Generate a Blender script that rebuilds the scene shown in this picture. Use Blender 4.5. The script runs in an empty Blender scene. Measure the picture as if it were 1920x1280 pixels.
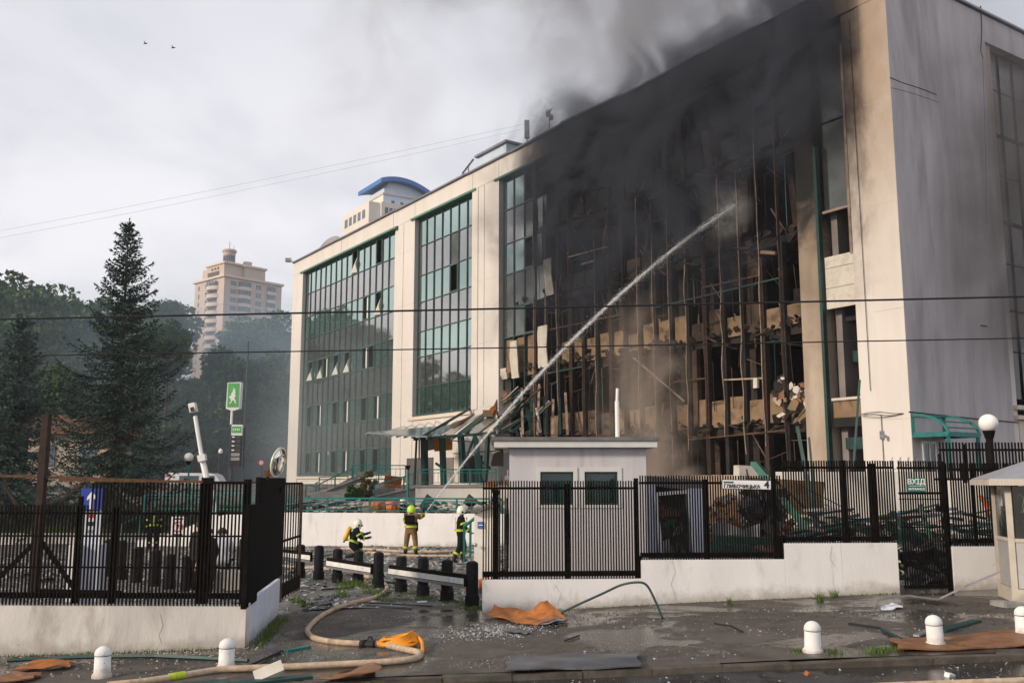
import bpy, bmesh, math, random
import numpy as np
from mathutils import Vector, Matrix, Quaternion, Euler

random.seed(11)
rng = np.random.default_rng(5)
SC = bpy.context.scene
COL = SC.collection
R = math.radians

# ------------------------------------------------------------------ camera
CAMZ = 2.73
PITCH = R(8.33)
FPX = 1775.0
cam_data = bpy.data.cameras.new('camera')
cam = bpy.data.objects.new('camera', cam_data)
COL.objects.link(cam)
cam.location = (0, 0, CAMZ)
cam.rotation_euler = (math.pi / 2 + PITCH, 0, 0)
cam_data.sensor_width = 36.0
cam_data.lens = FPX / 1920 * 36.0
cam_data.clip_start = 0.1
cam_data.clip_end = 3000
SC.camera = cam

# ------------------------------------------------------------------ exposure and render
SC.view_settings.view_transform = 'Standard'
SC.view_settings.look = 'None'
SC.view_settings.gamma = 1.0
SC.view_settings.exposure = 0.78
SC.view_settings.use_curve_mapping = False
SC.render.engine = 'CYCLES'
cy = SC.cycles
cy.max_bounces = 6
cy.diffuse_bounces = 3
cy.glossy_bounces = 3
cy.transmission_bounces = 4
cy.volume_bounces = 1
cy.transparent_max_bounces = 12
cy.use_denoising = True
cy.volume_step_rate = 1.0
cy.volume_max_steps = 256
cy.caustics_reflective = False
cy.caustics_refractive = False

# ------------------------------------------------------------------ sun and overcast sky
SUN_DIR = Vector((-0.86, -0.50, 0.40)).normalized()
SUN_EL = math.asin(SUN_DIR.z)
SUN_AZ = math.atan2(SUN_DIR.x, SUN_DIR.y)
sd = bpy.data.lights.new('sun', 'SUN')
sd.energy = 2.0
sd.angle = R(8)
sd.color = (1.0, 0.84, 0.66)
sun = bpy.data.objects.new('sun', sd)
COL.objects.link(sun)
sun.rotation_euler = SUN_DIR.to_track_quat('Z', 'Y').to_euler()
sun.location = (-40, -20, 40)

world = bpy.data.worlds.new('World')
SC.world = world
world.use_nodes = True
wt = world.node_tree
wt.nodes.clear()


def N(t, typ, **kw):
    n = t.nodes.new(typ)
    for k, v in kw.items():
        if k == 'ins':
            for a, b in v.items():
                n.inputs[a].default_value = b
        else:
            setattr(n, k, v)
    return n


def L(t, a, b):
    t.links.new(a, b)


def ramp(t, src, stops, interp='LINEAR'):
    r = t.nodes.new('ShaderNodeValToRGB')
    r.color_ramp.interpolation = interp
    el = r.color_ramp.elements
    while len(el) > 1:
        el.remove(el[-1])
    for i, (p, c) in enumerate(stops):
        e = el[0] if i == 0 else el.new(p)
        e.position = p
        if isinstance(c, (int, float)):
            c = (c, c, c)
        e.color = (*c[:3], 1)
    t.links.new(src, r.inputs[0])
    return r.outputs[0]


def math_n(t, op, a, b=None, c=None, clamp=False):
    n = t.nodes.new('ShaderNodeMath')
    n.operation = op
    n.use_clamp = clamp
    for i, v in enumerate((a, b, c)):
        if v is None:
            continue
        if isinstance(v, (int, float)):
            n.inputs[i].default_value = v
        else:
            t.links.new(v, n.inputs[i])
    return n.outputs[0]


def smooth_n(t, v, lo, hi):
    n = t.nodes.new('ShaderNodeMapRange')
    n.interpolation_type = 'SMOOTHSTEP'
    t.links.new(v, n.inputs[0])
    if lo > hi:
        n.inputs[1].default_value, n.inputs[2].default_value = hi, lo
        n.inputs[3].default_value, n.inputs[4].default_value = 1.0, 0.0
    else:
        n.inputs[1].default_value, n.inputs[2].default_value = lo, hi
    return n.outputs[0]


def mixc(t, fac, a, b, blend='MIX'):
    n = t.nodes.new('ShaderNodeMix')
    n.data_type = 'RGBA'
    n.blend_type = blend
    for sock, v in ((0, fac), (6, a), (7, b)):
        if isinstance(v, (int, float)):
            n.inputs[sock].default_value = v if sock == 0 else (v, v, v, 1)
        elif isinstance(v, tuple):
            n.inputs[sock].default_value = (*v[:3], 1)
        else:
            t.links.new(v, n.inputs[sock])
    return n.outputs[2]


def noise_n(t, vec, scale, detail=4.0, rough=0.55, dist=0.0):
    n = N(t, 'ShaderNodeTexNoise', ins={'Scale': scale, 'Detail': detail, 'Roughness': rough, 'Distortion': dist})
    if vec is not None:
        L(t, vec, n.inputs['Vector'])
    return n.outputs[0]


def mapping_n(t, vec, scale=(1, 1, 1), loc=(0, 0, 0), rot=(0, 0, 0)):
    n = N(t, 'ShaderNodeMapping')
    n.inputs['Scale'].default_value = scale
    n.inputs['Location'].default_value = loc
    n.inputs['Rotation'].default_value = rot
    L(t, vec, n.inputs['Vector'])
    return n.outputs[0]


# overcast cloud layer in front of a Nishita sky, world direction coordinates
_sky = N(wt, 'ShaderNodeTexSky')
_sky.sky_type = 'NISHITA'
_sky.sun_disc = False
_sky.sun_elevation = SUN_EL
_sky.sun_rotation = SUN_AZ
_tc = N(wt, 'ShaderNodeTexCoord')
_sep = N(wt, 'ShaderNodeSeparateXYZ')
L(wt, _tc.outputs['Generated'], _sep.inputs[0])
# project the direction on a cloud deck so that clouds get flatter towards the horizon
_zz = math_n(wt, 'ADD', math_n(wt, 'MAXIMUM', _sep.outputs[2], 0.0), 0.22)
_cv = N(wt, 'ShaderNodeCombineXYZ')
L(wt, math_n(wt, 'DIVIDE', _sep.outputs[0], _zz), _cv.inputs[0])
L(wt, math_n(wt, 'DIVIDE', _sep.outputs[1], _zz), _cv.inputs[1])
_n1 = noise_n(wt, _cv.outputs[0], 1.3, 7, 0.52, 0.3)
_n2 = noise_n(wt, mapping_n(wt, _cv.outputs[0], loc=(4.2, 1.7, 0)), 0.6, 4, 0.5)
_cl = math_n(wt, 'ADD', math_n(wt, 'MULTIPLY', _n1, 0.5), math_n(wt, 'MULTIPLY', _n2, 0.5))
_cc = ramp(wt, _cl, [(0.36, (3.8, 3.85, 4.05)), (0.45, (5.1, 5.1, 5.3)), (0.52, (6.1, 6.0, 6.15)), (0.62, (6.6, 6.45, 6.55))])
_cc = mixc(wt, 1.0, _cc, ramp(wt, _sep.outputs[2], [(0.02, (1.0, 0.985, 0.985)), (0.25, (0.93, 0.93, 0.95)), (0.55, (0.74, 0.76, 0.80))]), 'MULTIPLY')
_mix = mixc(wt, 0.92, _sky.outputs[0], _cc)
_bg = N(wt, 'ShaderNodeBackground')
_bg.inputs[1].default_value = 0.1
L(wt, _mix, _bg.inputs[0])
_wo = N(wt, 'ShaderNodeOutputWorld')
L(wt, _bg.outputs[0], _wo.inputs[0])

# ------------------------------------------------------------------ picture geometry -> places
_c, _s = math.cos(PITCH), math.sin(PITCH)


def ray(px, py):
    return Vector((px - 960, FPX * _c - (640 - py) * _s, FPX * _s + (640 - py) * _c))


def P(px, py, Y):
    r = ray(px, py)
    r = r * (Y / r.y)
    return Vector((r.x, r.y, r.z + CAMZ))


def sst(v, a, b):
    t = min(1, max(0, (v - a) / (b - a)))
    return t * t * (3 - 2 * t)


def gz(x, y):
    k = 0.038 + (0.012 - 0.038) * sst(y, 20, 30)
    z = k * max(-45, min(45, x))
    z += 0.55 * sst(x, 2.5, 9) * sst(y, 24, 32)
    return z


def G(px, py, up=0.0):
    r = ray(px, py)
    Y = 20.0
    for _ in range(80):
        X = r.x / r.y * Y
        Y = (CAMZ - gz(X, Y) - up) / (-r.z / r.y)
        Y = max(2.0, min(400.0, Y))
    X = r.x / r.y * Y
    return Vector((X, Y, gz(X, Y) + up))


# main building frame: s runs along the front away from the near corner, o outwards, z up
FA = Vector((14.122, 33.597, 0))
FD = Vector((-0.55927, 0.82898, 0))
FN = Vector((-0.82898, -0.55927, 0))
FROT = math.atan2(FD.y, FD.x)


def FP(s, o, z):
    return FA + FD * s + FN * o + Vector((0, 0, z))


def Fpx(px, py, off=0.0):
    r = ray(px, py)
    t = ((FA + FN * off).dot(FN)) / (r.x * FN.x + r.y * FN.y)
    q = r * t
    return (Vector((q.x, q.y, 0)) - FA).dot(FD), q.z + CAMZ


# ------------------------------------------------------------------ materials
MATS = {}


def mat(name, col, rough=0.7, metal=0.0, var=0.25, scale=3.0, stretch=(1, 1, 1), bump=0.0, bscale=30.0, spec=0.4,
        dirt=None, dirt_amt=0.0, dirt_scale=1.2, coat=0.0, rvar=0.0, trans=0.0, emit=None):
    if name in MATS:
        return MATS[name]
    m = bpy.data.materials.new(name)
    m.use_nodes = True
    t = m.node_tree
    b = t.nodes['Principled BSDF']
    geo = N(t, 'ShaderNodeNewGeometry')
    pos = mapping_n(t, geo.outputs['Position'], scale=stretch)
    n = noise_n(t, pos, scale, 5, 0.6)
    lo = tuple(c * (1 - var) for c in col)
    hi = tuple(min(1, c * (1 + var)) for c in col)
    c = ramp(t, n, [(0.3, lo), (0.7, hi)])
    if dirt is not None:
        dn = noise_n(t, pos, dirt_scale, 6, 0.65, 0.4)
        f = smooth_n(t, dn, 0.60 - 0.25 * dirt_amt, 0.80 - 0.2 * dirt_amt)
        c = mixc(t, math_n(t, 'MULTIPLY', f, min(1, dirt_amt + 0.3)), c, dirt)
    L(t, c, b.inputs['Base Color'])
    b.inputs['Roughness'].default_value = rough
    if rvar:
        L(t, ramp(t, noise_n(t, pos, scale * 0.6, 4), [(0.3, max(0.03, rough - rvar)), (0.7, min(1, rough + rvar))]), b.inputs['Roughness'])
    b.inputs['Metallic'].default_value = metal
    b.inputs['Specular IOR Level'].default_value = spec
    b.inputs['Coat Weight'].default_value = coat
    if trans:
        b.inputs['Transmission Weight'].default_value = trans
    if bump:
        bn = N(t, 'ShaderNodeBump', ins={'Strength': bump, 'Distance': 0.02})
        L(t, noise_n(t, pos, bscale, 5, 0.65), bn.inputs['Height'])
        L(t, bn.outputs[0], b.inputs['Normal'])
    MATS[name] = m
    return m


def splash(name, col, zlo, zhi):
    """mud splashed over the foot of a street wall, drip streaks and chipped spots"""
    m = MATS[name]
    t = m.node_tree
    b = t.nodes['Principled BSDF']
    src = b.inputs['Base Color'].links[0].from_socket
    geo = N(t, 'ShaderNodeNewGeometry')
    sp = N(t, 'ShaderNodeSeparateXYZ')
    L(t, geo.outputs['Position'], sp.inputs[0])
    h = math_n(t, 'SUBTRACT', sp.outputs[2], math_n(t, 'MULTIPLY', sp.outputs[0], 0.038))
    nz = noise_n(t, geo.outputs['Position'], 3.2, 7, 0.68)
    h = math_n(t, 'ADD', h, math_n(t, 'MULTIPLY', math_n(t, 'SUBTRACT', nz, 0.5), 0.55))
    f = math_n(t, 'MULTIPLY', smooth_n(t, h, zhi, zlo), 0.75)
    c = mixc(t, f, src, col)
    st = smooth_n(t, noise_n(t, mapping_n(t, geo.outputs['Position'], scale=(9, 9, 0.35)), 1.0, 4, 0.6), 0.60, 0.78)
    c = mixc(t, math_n(t, 'MULTIPLY', st, 0.28), c, col)
    v = N(t, 'ShaderNodeTexVoronoi', ins={'Scale': 5.0, 'Randomness': 1.0})
    L(t, geo.outputs['Position'], v.inputs['Vector'])
    ch = math_n(t, 'LESS_THAN', math_n(t, 'ADD', v.outputs['Distance'], math_n(t, 'MULTIPLY', noise_n(t, geo.outputs['Position'], 24, 3), .08)), 0.085)
    ch = math_n(t, 'MULTIPLY', ch, smooth_n(t, noise_n(t, geo.outputs['Position'], 0.9, 3), .52, .58))
    c = mixc(t, math_n(t, 'MULTIPLY', ch, .8), c, tuple(q * .6 for q in col))
    L(t, c, b.inputs['Base Color'])


def M(name):
    return MATS[name]


mat('white_wall', (0.82, 0.80, 0.78), 0.85, var=0.06, scale=1.6, stretch=(1, 1, 0.4), bump=0.3, bscale=30, dirt=(0.46, 0.41, 0.35), dirt_amt=0.22, dirt_scale=2.2)
mat('dirty_wall', (0.60, 0.575, 0.54), 0.88, var=0.16, scale=1.6, stretch=(1, 1, 0.35), bump=0.35, bscale=22, dirt=(0.30, 0.27, 0.23), dirt_amt=0.4, dirt_scale=1.3)
mat('cool_wall', (0.62, 0.66, 0.76), 0.85, var=0.08, scale=1.5, stretch=(1, 1, 0.4), bump=0.2, dirt=(0.3, 0.3, 0.3), dirt_amt=0.15)  # bluish tint puts the return wall's shade into the colour; other pieces share it
mat('terrace_white', (0.72, 0.68, 0.62), 0.85, var=0.1, scale=0.9, stretch=(1, 1, 0.3), bump=0.2, dirt=(0.35, 0.30, 0.25), dirt_amt=0.3, dirt_scale=0.8)
mat('guard_wall_shaded', (0.56, 0.54, 0.56), 0.9, var=0.07, scale=1.4, stretch=(2, 2, 0.2), bump=0.25, bscale=40, dirt=(0.40, 0.37, 0.36), dirt_amt=0.22, dirt_scale=1.6)  # greyer than the left side: shade on the guardhouse put into the colour
mat('guard_side', (0.80, 0.77, 0.72), 0.85, var=0.05, scale=2)  # paler cream, sunlight on the left side put into the colour; cabinet shares it
mat('guard_trim', (0.62, 0.61, 0.58), 0.7, var=0.06)
mat('roof_metal', (0.17, 0.16, 0.15), 0.55, 0.3, var=0.3, scale=4, dirt=(0.25, 0.15, 0.09), dirt_amt=0.3)
mat('grey_roof', (0.34, 0.34, 0.36), 0.5, 0.3, var=0.1)
mat('black_steel', (0.006, 0.005, 0.0045), 0.7, 0.0, spec=0.06, var=0.4, scale=8, dirt=(0.028, 0.016, 0.010), dirt_amt=0.3, dirt_scale=5)
mat('brown_steel', (0.0085, 0.0065, 0.0055), 0.7, 0.0, spec=0.06, var=0.4, scale=9, dirt=(0.04, 0.022, 0.012), dirt_amt=0.25, dirt_scale=6)
mat('black_panel', (0.003, 0.0034, 0.005), 0.75, 0.0, spec=0.04, var=0.3, scale=2)
mat('rust', (0.10, 0.05, 0.022), 0.85, 0.0, var=0.5, scale=9, bump=0.3)
mat('rust_dark', (0.035, 0.020, 0.014), 0.85, 0.0, var=0.5, scale=7)
mat('concrete', (0.30, 0.29, 0.27), 0.9, var=0.22, scale=4, bump=0.3, dirt=(0.12, 0.11, 0.09), dirt_amt=0.35)
mat('kerb', (0.085, 0.072, 0.058), 0.7, var=0.5, scale=3.2, bump=0.8, bscale=40, dirt=(0.06, 0.05, 0.03), dirt_amt=0.5, dirt_scale=3)
mat('stair', (0.33, 0.31, 0.29), 0.9, var=0.2, scale=3, bump=0.2)
mat('dark_granite', (0.16, 0.155, 0.16), 0.6, var=0.2, scale=4)
mat('teal', (0.012, 0.155, 0.145), 0.45, 0.1, var=0.25, scale=5, dirt=(0.05, 0.06, 0.05), dirt_amt=0.2)
mat('teal_dark', (0.009, 0.045, 0.040), 0.5, 0.1, var=0.3, scale=4, dirt=(0.04, 0.035, 0.03), dirt_amt=0.3)
mat('green_frame', (0.06, 0.105, 0.093), 0.45, 0.2, var=0.2, scale=2)
mat('green_awning', (0.075, 0.20, 0.14), 0.5, 0.1, var=0.15, scale=2)
mat('bollard_white', (0.74, 0.73, 0.71), 0.75, var=0.07, scale=6, bump=0.25, bscale=35, dirt=(0.36, 0.29, 0.22), dirt_amt=0.25, dirt_scale=6)
mat('bollard_black', (0.010, 0.0105, 0.012), 0.65, spec=0.12, var=0.35, scale=5, bump=0.2, dirt=(0.05, 0.045, 0.04), dirt_amt=0.25, dirt_scale=4)
mat('barrier_white', (0.70, 0.69, 0.66), 0.7, var=0.12, scale=4, dirt=(0.3, 0.27, 0.23), dirt_amt=0.3, dirt_scale=3)
mat('white_paint', (0.78, 0.77, 0.75), 0.5, var=0.06, scale=3)
mat('globe', (0.85, 0.83, 0.78), 0.3, var=0.03, coat=0.3)
mat('sign_white', (0.80, 0.80, 0.80), 0.4, var=0.05)
mat('sign_black', (0.02, 0.02, 0.022), 0.5, var=0.1)
mat('sign_blue', (0.022, 0.052, 0.34), 0.4, var=0.15)
mat('sign_green', (0.008, 0.14, 0.105), 0.4, var=0.1)
mat('sign_red', (0.55, 0.03, 0.03), 0.4, var=0.1)
mat('fuel_green', (0.10, 0.40, 0.10), 0.45, var=0.1)
mat('hose', (0.47, 0.36, 0.255), 0.85, var=0.25, scale=10, bump=0.3, bscale=90, dirt=(0.20, 0.13, 0.08), dirt_amt=0.35, dirt_scale=3)
mat('hose_yellow', (0.78, 0.30, 0.012), 0.65, var=0.2, scale=8, bump=0.2)
mat('hi_vis', (0.42, 0.52, 0.03), 0.5, var=0.3, scale=14)
mat('tank_yellow', (0.74, 0.42, 0.03), 0.4, var=0.15)
mat('helmet_white', (0.72, 0.74, 0.60), 0.25, var=0.05, coat=0.4)
mat('helmet_yellow', (0.50, 0.78, 0.03), 0.25, var=0.05, coat=0.4)
mat('suit_dark', (0.010, 0.0115, 0.016), 0.9, var=0.5, scale=9, bump=1.0, bscale=9, spec=.1)
mat('suit_tan', (0.235, 0.13, 0.052), 0.9, var=0.35, scale=9, bump=1.0, bscale=9, dirt=(0.07, 0.045, 0.028), dirt_amt=.4, dirt_scale=5)
mat('jacket_black', (0.012, 0.011, 0.011), 0.85, var=0.3, scale=10)
mat('trousers', (0.03, 0.027, 0.022), 0.9, var=0.3, scale=10)
mat('shirt_white', (0.68, 0.70, 0.76), 0.85, var=0.06, scale=10)
mat('skin', (0.50, 0.29, 0.19), 0.6, var=0.1)
mat('hair', (0.05, 0.03, 0.02), 0.7, var=0.3, scale=20)
mat('rubber', (0.015, 0.015, 0.016), 0.7, var=0.3)
mat('char', (0.014, 0.013, 0.013), 0.95, var=0.5, scale=1.2, dirt=(0.06, 0.038, 0.024), dirt_amt=0.4, dirt_scale=1.1)
mat('soot', (0.030, 0.023, 0.018), 0.95, var=0.5, scale=0.9, dirt=(0.10, 0.07, 0.045), dirt_amt=0.3, dirt_scale=1.0)
mat('fibre_panel', (0.225, 0.15, 0.088), 0.9, var=0.22, scale=1.2, bump=0.25, dirt=(0.045, 0.032, 0.024), dirt_amt=0.5, dirt_scale=1.4)
mat('scorched_panel', (0.075, 0.050, 0.033), 0.95, var=0.45, scale=1.6, dirt=(0.02, 0.017, 0.015), dirt_amt=0.6, dirt_scale=1.0)
mat('mullion_pale', (0.31, 0.235, 0.175), 0.6, 0.2, var=0.35, scale=2.5, dirt=(0.09, 0.045, 0.028), dirt_amt=0.45, dirt_scale=2)
mat('mullion_rust', (0.085, 0.046, 0.030), 0.8, 0.2, var=0.5, scale=2.5, dirt=(0.02, 0.016, 0.014), dirt_amt=0.4, dirt_scale=2)
mat('white_board', (0.54, 0.50, 0.43), 0.85, var=0.12, scale=3, dirt=(0.25, 0.19, 0.13), dirt_amt=0.3, dirt_scale=2)
mat('interior_grey', (0.20, 0.175, 0.17), 0.95, var=0.2, scale=1)
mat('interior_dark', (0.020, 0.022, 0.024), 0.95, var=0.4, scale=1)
mat('pillar_tan', (0.42, 0.33, 0.255), 0.9, var=0.14, scale=0.7, stretch=(1, 1, 0.3), bump=0.15, dirt=(0.10, 0.075, 0.055), dirt_amt=0.32, dirt_scale=0.9)
mat('side_plaster_shaded', (0.47, 0.435, 0.445), 0.92, var=0.16, scale=1.6, stretch=(1, 1, 0.18), bump=0.35, bscale=16, dirt=(0.25, 0.235, 0.245), dirt_amt=0.4, dirt_scale=0.45)  # same plaster as the front, its shade put in as a darker grey
mat('beige', (0.66, 0.57, 0.48), 0.85, var=0.06, scale=0.8)
mat('coping', (0.22, 0.22, 0.24), 0.5, 0.4, var=0.2, scale=2)
mat('curtain', (0.72, 0.70, 0.64), 0.9, var=0.06)
mat('orange_sheet', (0.36, 0.125, 0.028), 0.8, var=0.3, scale=5, bump=0.4, bscale=25, dirt=(0.13, 0.065, 0.035), dirt_amt=0.5, dirt_scale=4)
mat('brown_sheet', (0.20, 0.088, 0.038), 0.55, var=0.4, scale=4, bump=0.3, dirt=(0.36, 0.33, 0.3), dirt_amt=0.2, dirt_scale=3)
mat('grey_sheet', (0.085, 0.088, 0.10), 0.28, var=0.35, scale=3, dirt=(0.28, 0.28, 0.30), dirt_amt=0.3, dirt_scale=2)
mat('shard', (0.40, 0.41, 0.40), 0.3, var=0.5, scale=30)
mat('rubble_pale', (0.40, 0.37, 0.33), 0.9, var=0.4, scale=5)
mat('rubble_dark', (0.05, 0.052, 0.05), 0.8, var=0.6, scale=5)
mat('brick_rubble', (0.46, 0.25, 0.12), 0.9, var=0.4, scale=5)
mat('soil', (0.07, 0.055, 0.035), 0.95, var=0.4, scale=2, bump=0.5)
mat('dark_pane', (0.006, 0.030, 0.030), 0.06, var=0.2, spec=0.6)
mat('cracked_pane', (0.012, 0.014, 0.014), 0.12, var=0.4, spec=0.6)
mat('booth_panel', (0.37, 0.365, 0.36), 0.5, 0.2, var=0.1, scale=3, dirt=(0.2, 0.17, 0.14), dirt_amt=0.2)
mat('booth_frame', (0.47, 0.42, 0.36), 0.6, var=0.12, dirt=(0.3, 0.16, 0.08), dirt_amt=0.2, dirt_scale=4)
mat('galv', (0.30, 0.30, 0.32), 0.35, 0.6, var=0.2, scale=6)
mat('far_fence', (0.055, 0.06, 0.07), 0.7, var=0.2, scale=1)
mat('van_white', (0.70, 0.71, 0.73), 0.35, var=0.04, coat=0.3)
mat('house_beige', (0.40, 0.33, 0.26), 0.9, var=0.1)
mat('roof_brown', (0.16, 0.08, 0.05), 0.85, var=0.25, scale=2)
mat('tower_beige', (0.50, 0.40, 0.345), 0.9, var=0.06, scale=0.3)
mat('tower_trim', (0.60, 0.50, 0.44), 0.85, var=0.04, scale=0.3)
mat('tower_glass', (0.07, 0.10, 0.13), 0.12, var=0.25, scale=0.5, spec=0.7)
mat('tower_dark', (0.10, 0.085, 0.085), 0.8, var=0.2)
mat('blue_roof', (0.045, 0.16, 0.42), 0.5, 0.1, var=0.12, scale=0.5)
mat('blue_white', (0.52, 0.60, 0.70), 0.8, var=0.08, scale=0.5)
mat('warm_white', (0.66, 0.60, 0.54), 0.8, var=0.08, scale=0.5)
mat('bark', (0.06, 0.045, 0.032), 0.95, var=0.4, scale=6, bump=0.6)
mat('cone_orange', (0.72, 0.17, 0.03), 0.55, var=0.15)
mat('wire', (0.008, 0.008, 0.009), 0.6, var=0.2)
mat('faint_wire', (0.55, 0.55, 0.57), 0.7, var=0.1)
mat('blue_plate', (0.06, 0.14, 0.46), 0.5, var=0.1)
mat('mirror_glass', (0.75, 0.78, 0.76), 0.04, 1.0, var=0.05)
mat('dish', (0.30, 0.29, 0.29), 0.6, var=0.08)


splash('white_wall', (0.33, 0.285, 0.23), -0.05, 0.30)
splash('dirty_wall', (0.27, 0.24, 0.20), -0.05, 0.30)
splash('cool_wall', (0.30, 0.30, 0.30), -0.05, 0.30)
splash('bollard_white', (0.34, 0.28, 0.22), -0.02, 0.16)


def glass_mat(name, tint, refl, rough, fac, soot=0.0):
    m = bpy.data.materials.new(name)
    m.use_nodes = True
    t = m.node_tree
    t.nodes.remove(t.nodes['Principled BSDF'])
    out = t.nodes['Material Output']
    geo = N(t, 'ShaderNodeNewGeometry')
    d = N(t, 'ShaderNodeBsdfDiffuse')
    n = noise_n(t, geo.outputs['Position'], 0.35, 3)
    L(t, ramp(t, n, [(0.3, tuple(c * 0.65 for c in tint)), (0.7, tuple(c * 1.3 for c in tint))]), d.inputs[0])
    g = N(t, 'ShaderNodeBsdfGlossy')
    g.inputs['Color'].default_value = (*refl, 1)
    g.inputs['Roughness'].default_value = rough
    bn = N(t, 'ShaderNodeBump', ins={'Strength': 0.06, 'Distance': 0.05})
    L(t, noise_n(t, geo.outputs['Position'], 0.9, 2), bn.inputs['Height'])
    L(t, bn.outputs[0], g.inputs['Normal'])
    mx = N(t, 'ShaderNodeMixShader')
    lw = N(t, 'ShaderNodeFresnel', ins={'IOR': 1.6})
    f = math_n(t, 'ADD', fac, math_n(t, 'MULTIPLY', lw.outputs[0], 0.5), clamp=True)
    if soot:
        f = math_n(t, 'MULTIPLY', f, ramp(t, noise_n(t, geo.outputs['Position'], 0.5, 4), [(0.35, 1 - soot), (0.65, 1.0)]))
    L(t, f, mx.inputs[0])
    L(t, d.outputs[0], mx.inputs[1])
    L(t, g.outputs[0], mx.inputs[2])
    L(t, mx.outputs[0], out.inputs[0])
    MATS[name] = m
    return m


glass_mat('vision_glass', (0.045, 0.085, 0.076), (0.70, 0.82, 0.745), 0.03, 0.68)
glass_mat('spandrel_glass', (0.10, 0.105, 0.105), (0.76, 0.73, 0.70), 0.04, 0.62)
glass_mat('sooty_glass', (0.05, 0.055, 0.05), (0.58, 0.58, 0.53), 0.10, 0.36, 0.6)
glass_mat('canopy_glass', (0.20, 0.23, 0.22), (0.8, 0.85, 0.85), 0.15, 0.25)


# facade plaster with soot and heat browning around the burnt part
def facade_plaster():
    m = bpy.data.materials.new('facade_plaster')
    m.use_nodes = True
    t = m.node_tree
    b = t.nodes['Principled BSDF']
    b.inputs['Roughness'].default_value = 0.88
    b.inputs['Specular IOR Level'].default_value = 0.25
    geo = N(t, 'ShaderNodeNewGeometry')
    pos = geo.outputs['Position']
    sub = N(t, 'ShaderNodeVectorMath', operation='SUBTRACT')
    L(t, pos, sub.inputs[0])
    sub.inputs[1].default_value = FA
    dot = N(t, 'ShaderNodeVectorMath', operation='DOT_PRODUCT')
    L(t, sub.outputs[0], dot.inputs[0])
    dot.inputs[1].default_value = FD
    sp = N(t, 'ShaderNodeSeparateXYZ')
    L(t, pos, sp.inputs[0])
    nz = noise_n(t, pos, 0.45, 6, 0.6, 0.5)
    nz2 = noise_n(t, mapping_n(t, pos, scale=(1, 1, .45)), 2.6, 5, 0.65)
    nn = math_n(t, 'ADD', math_n(t, 'MULTIPLY', math_n(t, 'SUBTRACT', nz, 0.5), 3.5), math_n(t, 'MULTIPLY', math_n(t, 'SUBTRACT', nz2, 0.5), 1.6))
    s = math_n(t, 'ADD', dot.outputs['Value'], nn)
    z = math_n(t, 'ADD', sp.outputs[2], nn)
    a = math_n(t, 'MULTIPLY', smooth_n(t, s, 0.9, 3.4), smooth_n(t, s, 25.0, 21.5))
    soot = math_n(t, 'MULTIPLY', a, smooth_n(t, z, 8.0, 15.0))
    brown = math_n(t, 'MULTIPLY', math_n(t, 'MULTIPLY', smooth_n(t, s, -4.6, 1.4), smooth_n(t, s, 25.5, 22.0)), smooth_n(t, z, 7.0, 19.0))
    base = ramp(t, noise_n(t, mapping_n(t, pos, scale=(1, 1, 0.25)), 1.2, 5), [(0.3, (0.62, 0.575, 0.53)), (0.7, (0.69, 0.645, 0.60))])
    streak = smooth_n(t, noise_n(t, mapping_n(t, pos, scale=(2.5, 2.5, 0.12)), 1.6, 4, 0.6), 0.62, 0.8)
    base = mixc(t, math_n(t, 'MULTIPLY', streak, 0.35), base, (0.42, 0.36, 0.30))
    c = mixc(t, math_n(t, 'MULTIPLY', brown, 0.88), base, (0.30, 0.215, 0.15))
    c = mixc(t, soot, c, (0.014, 0.013, 0.013))
    L(t, c, b.inputs['Base Color'])
    bn = N(t, 'ShaderNodeBump', ins={'Strength': 0.15, 'Distance': 0.02})
    L(t, noise_n(t, pos, 25, 4), bn.inputs['Height'])
    L(t, bn.outputs[0], b.inputs['Normal'])
    MATS['facade_plaster'] = m


facade_plaster()


def pier_mat():
    m = bpy.data.materials.new('sooty_pier')
    m.use_nodes = True
    t = m.node_tree
    b = t.nodes['Principled BSDF']
    b.inputs['Roughness'].default_value = 0.92
    geo = N(t, 'ShaderNodeNewGeometry')
    pos = geo.outputs['Position']
    sp = N(t, 'ShaderNodeSeparateXYZ')
    L(t, pos, sp.inputs[0])
    z = math_n(t, 'ADD', sp.outputs[2], math_n(t, 'MULTIPLY', math_n(t, 'SUBTRACT', noise_n(t, pos, 0.7, 6, .65, .5), 0.5), 7.0))
    c = ramp(t, noise_n(t, mapping_n(t, pos, scale=(1, 1, .25)), 1.3, 6, .6), [(.3, (.30, .23, .175)), (.7, (.46, .38, .30))])
    c = mixc(t, math_n(t, 'MULTIPLY', smooth_n(t, noise_n(t, mapping_n(t, pos, scale=(3, 3, .3)), 1.2, 5, .6), .6, .75), .5), c, (.10, .08, .06))
    c = mixc(t, math_n(t, 'MULTIPLY', smooth_n(t, z, 5.5, 12.0), .6), c, (.16, .11, .075))
    c = mixc(t, smooth_n(t, z, 11.0, 14.5), c, (.018, .016, .015))
    L(t, c, b.inputs['Base Color'])
    MATS['sooty_pier'] = m


pier_mat()


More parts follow.
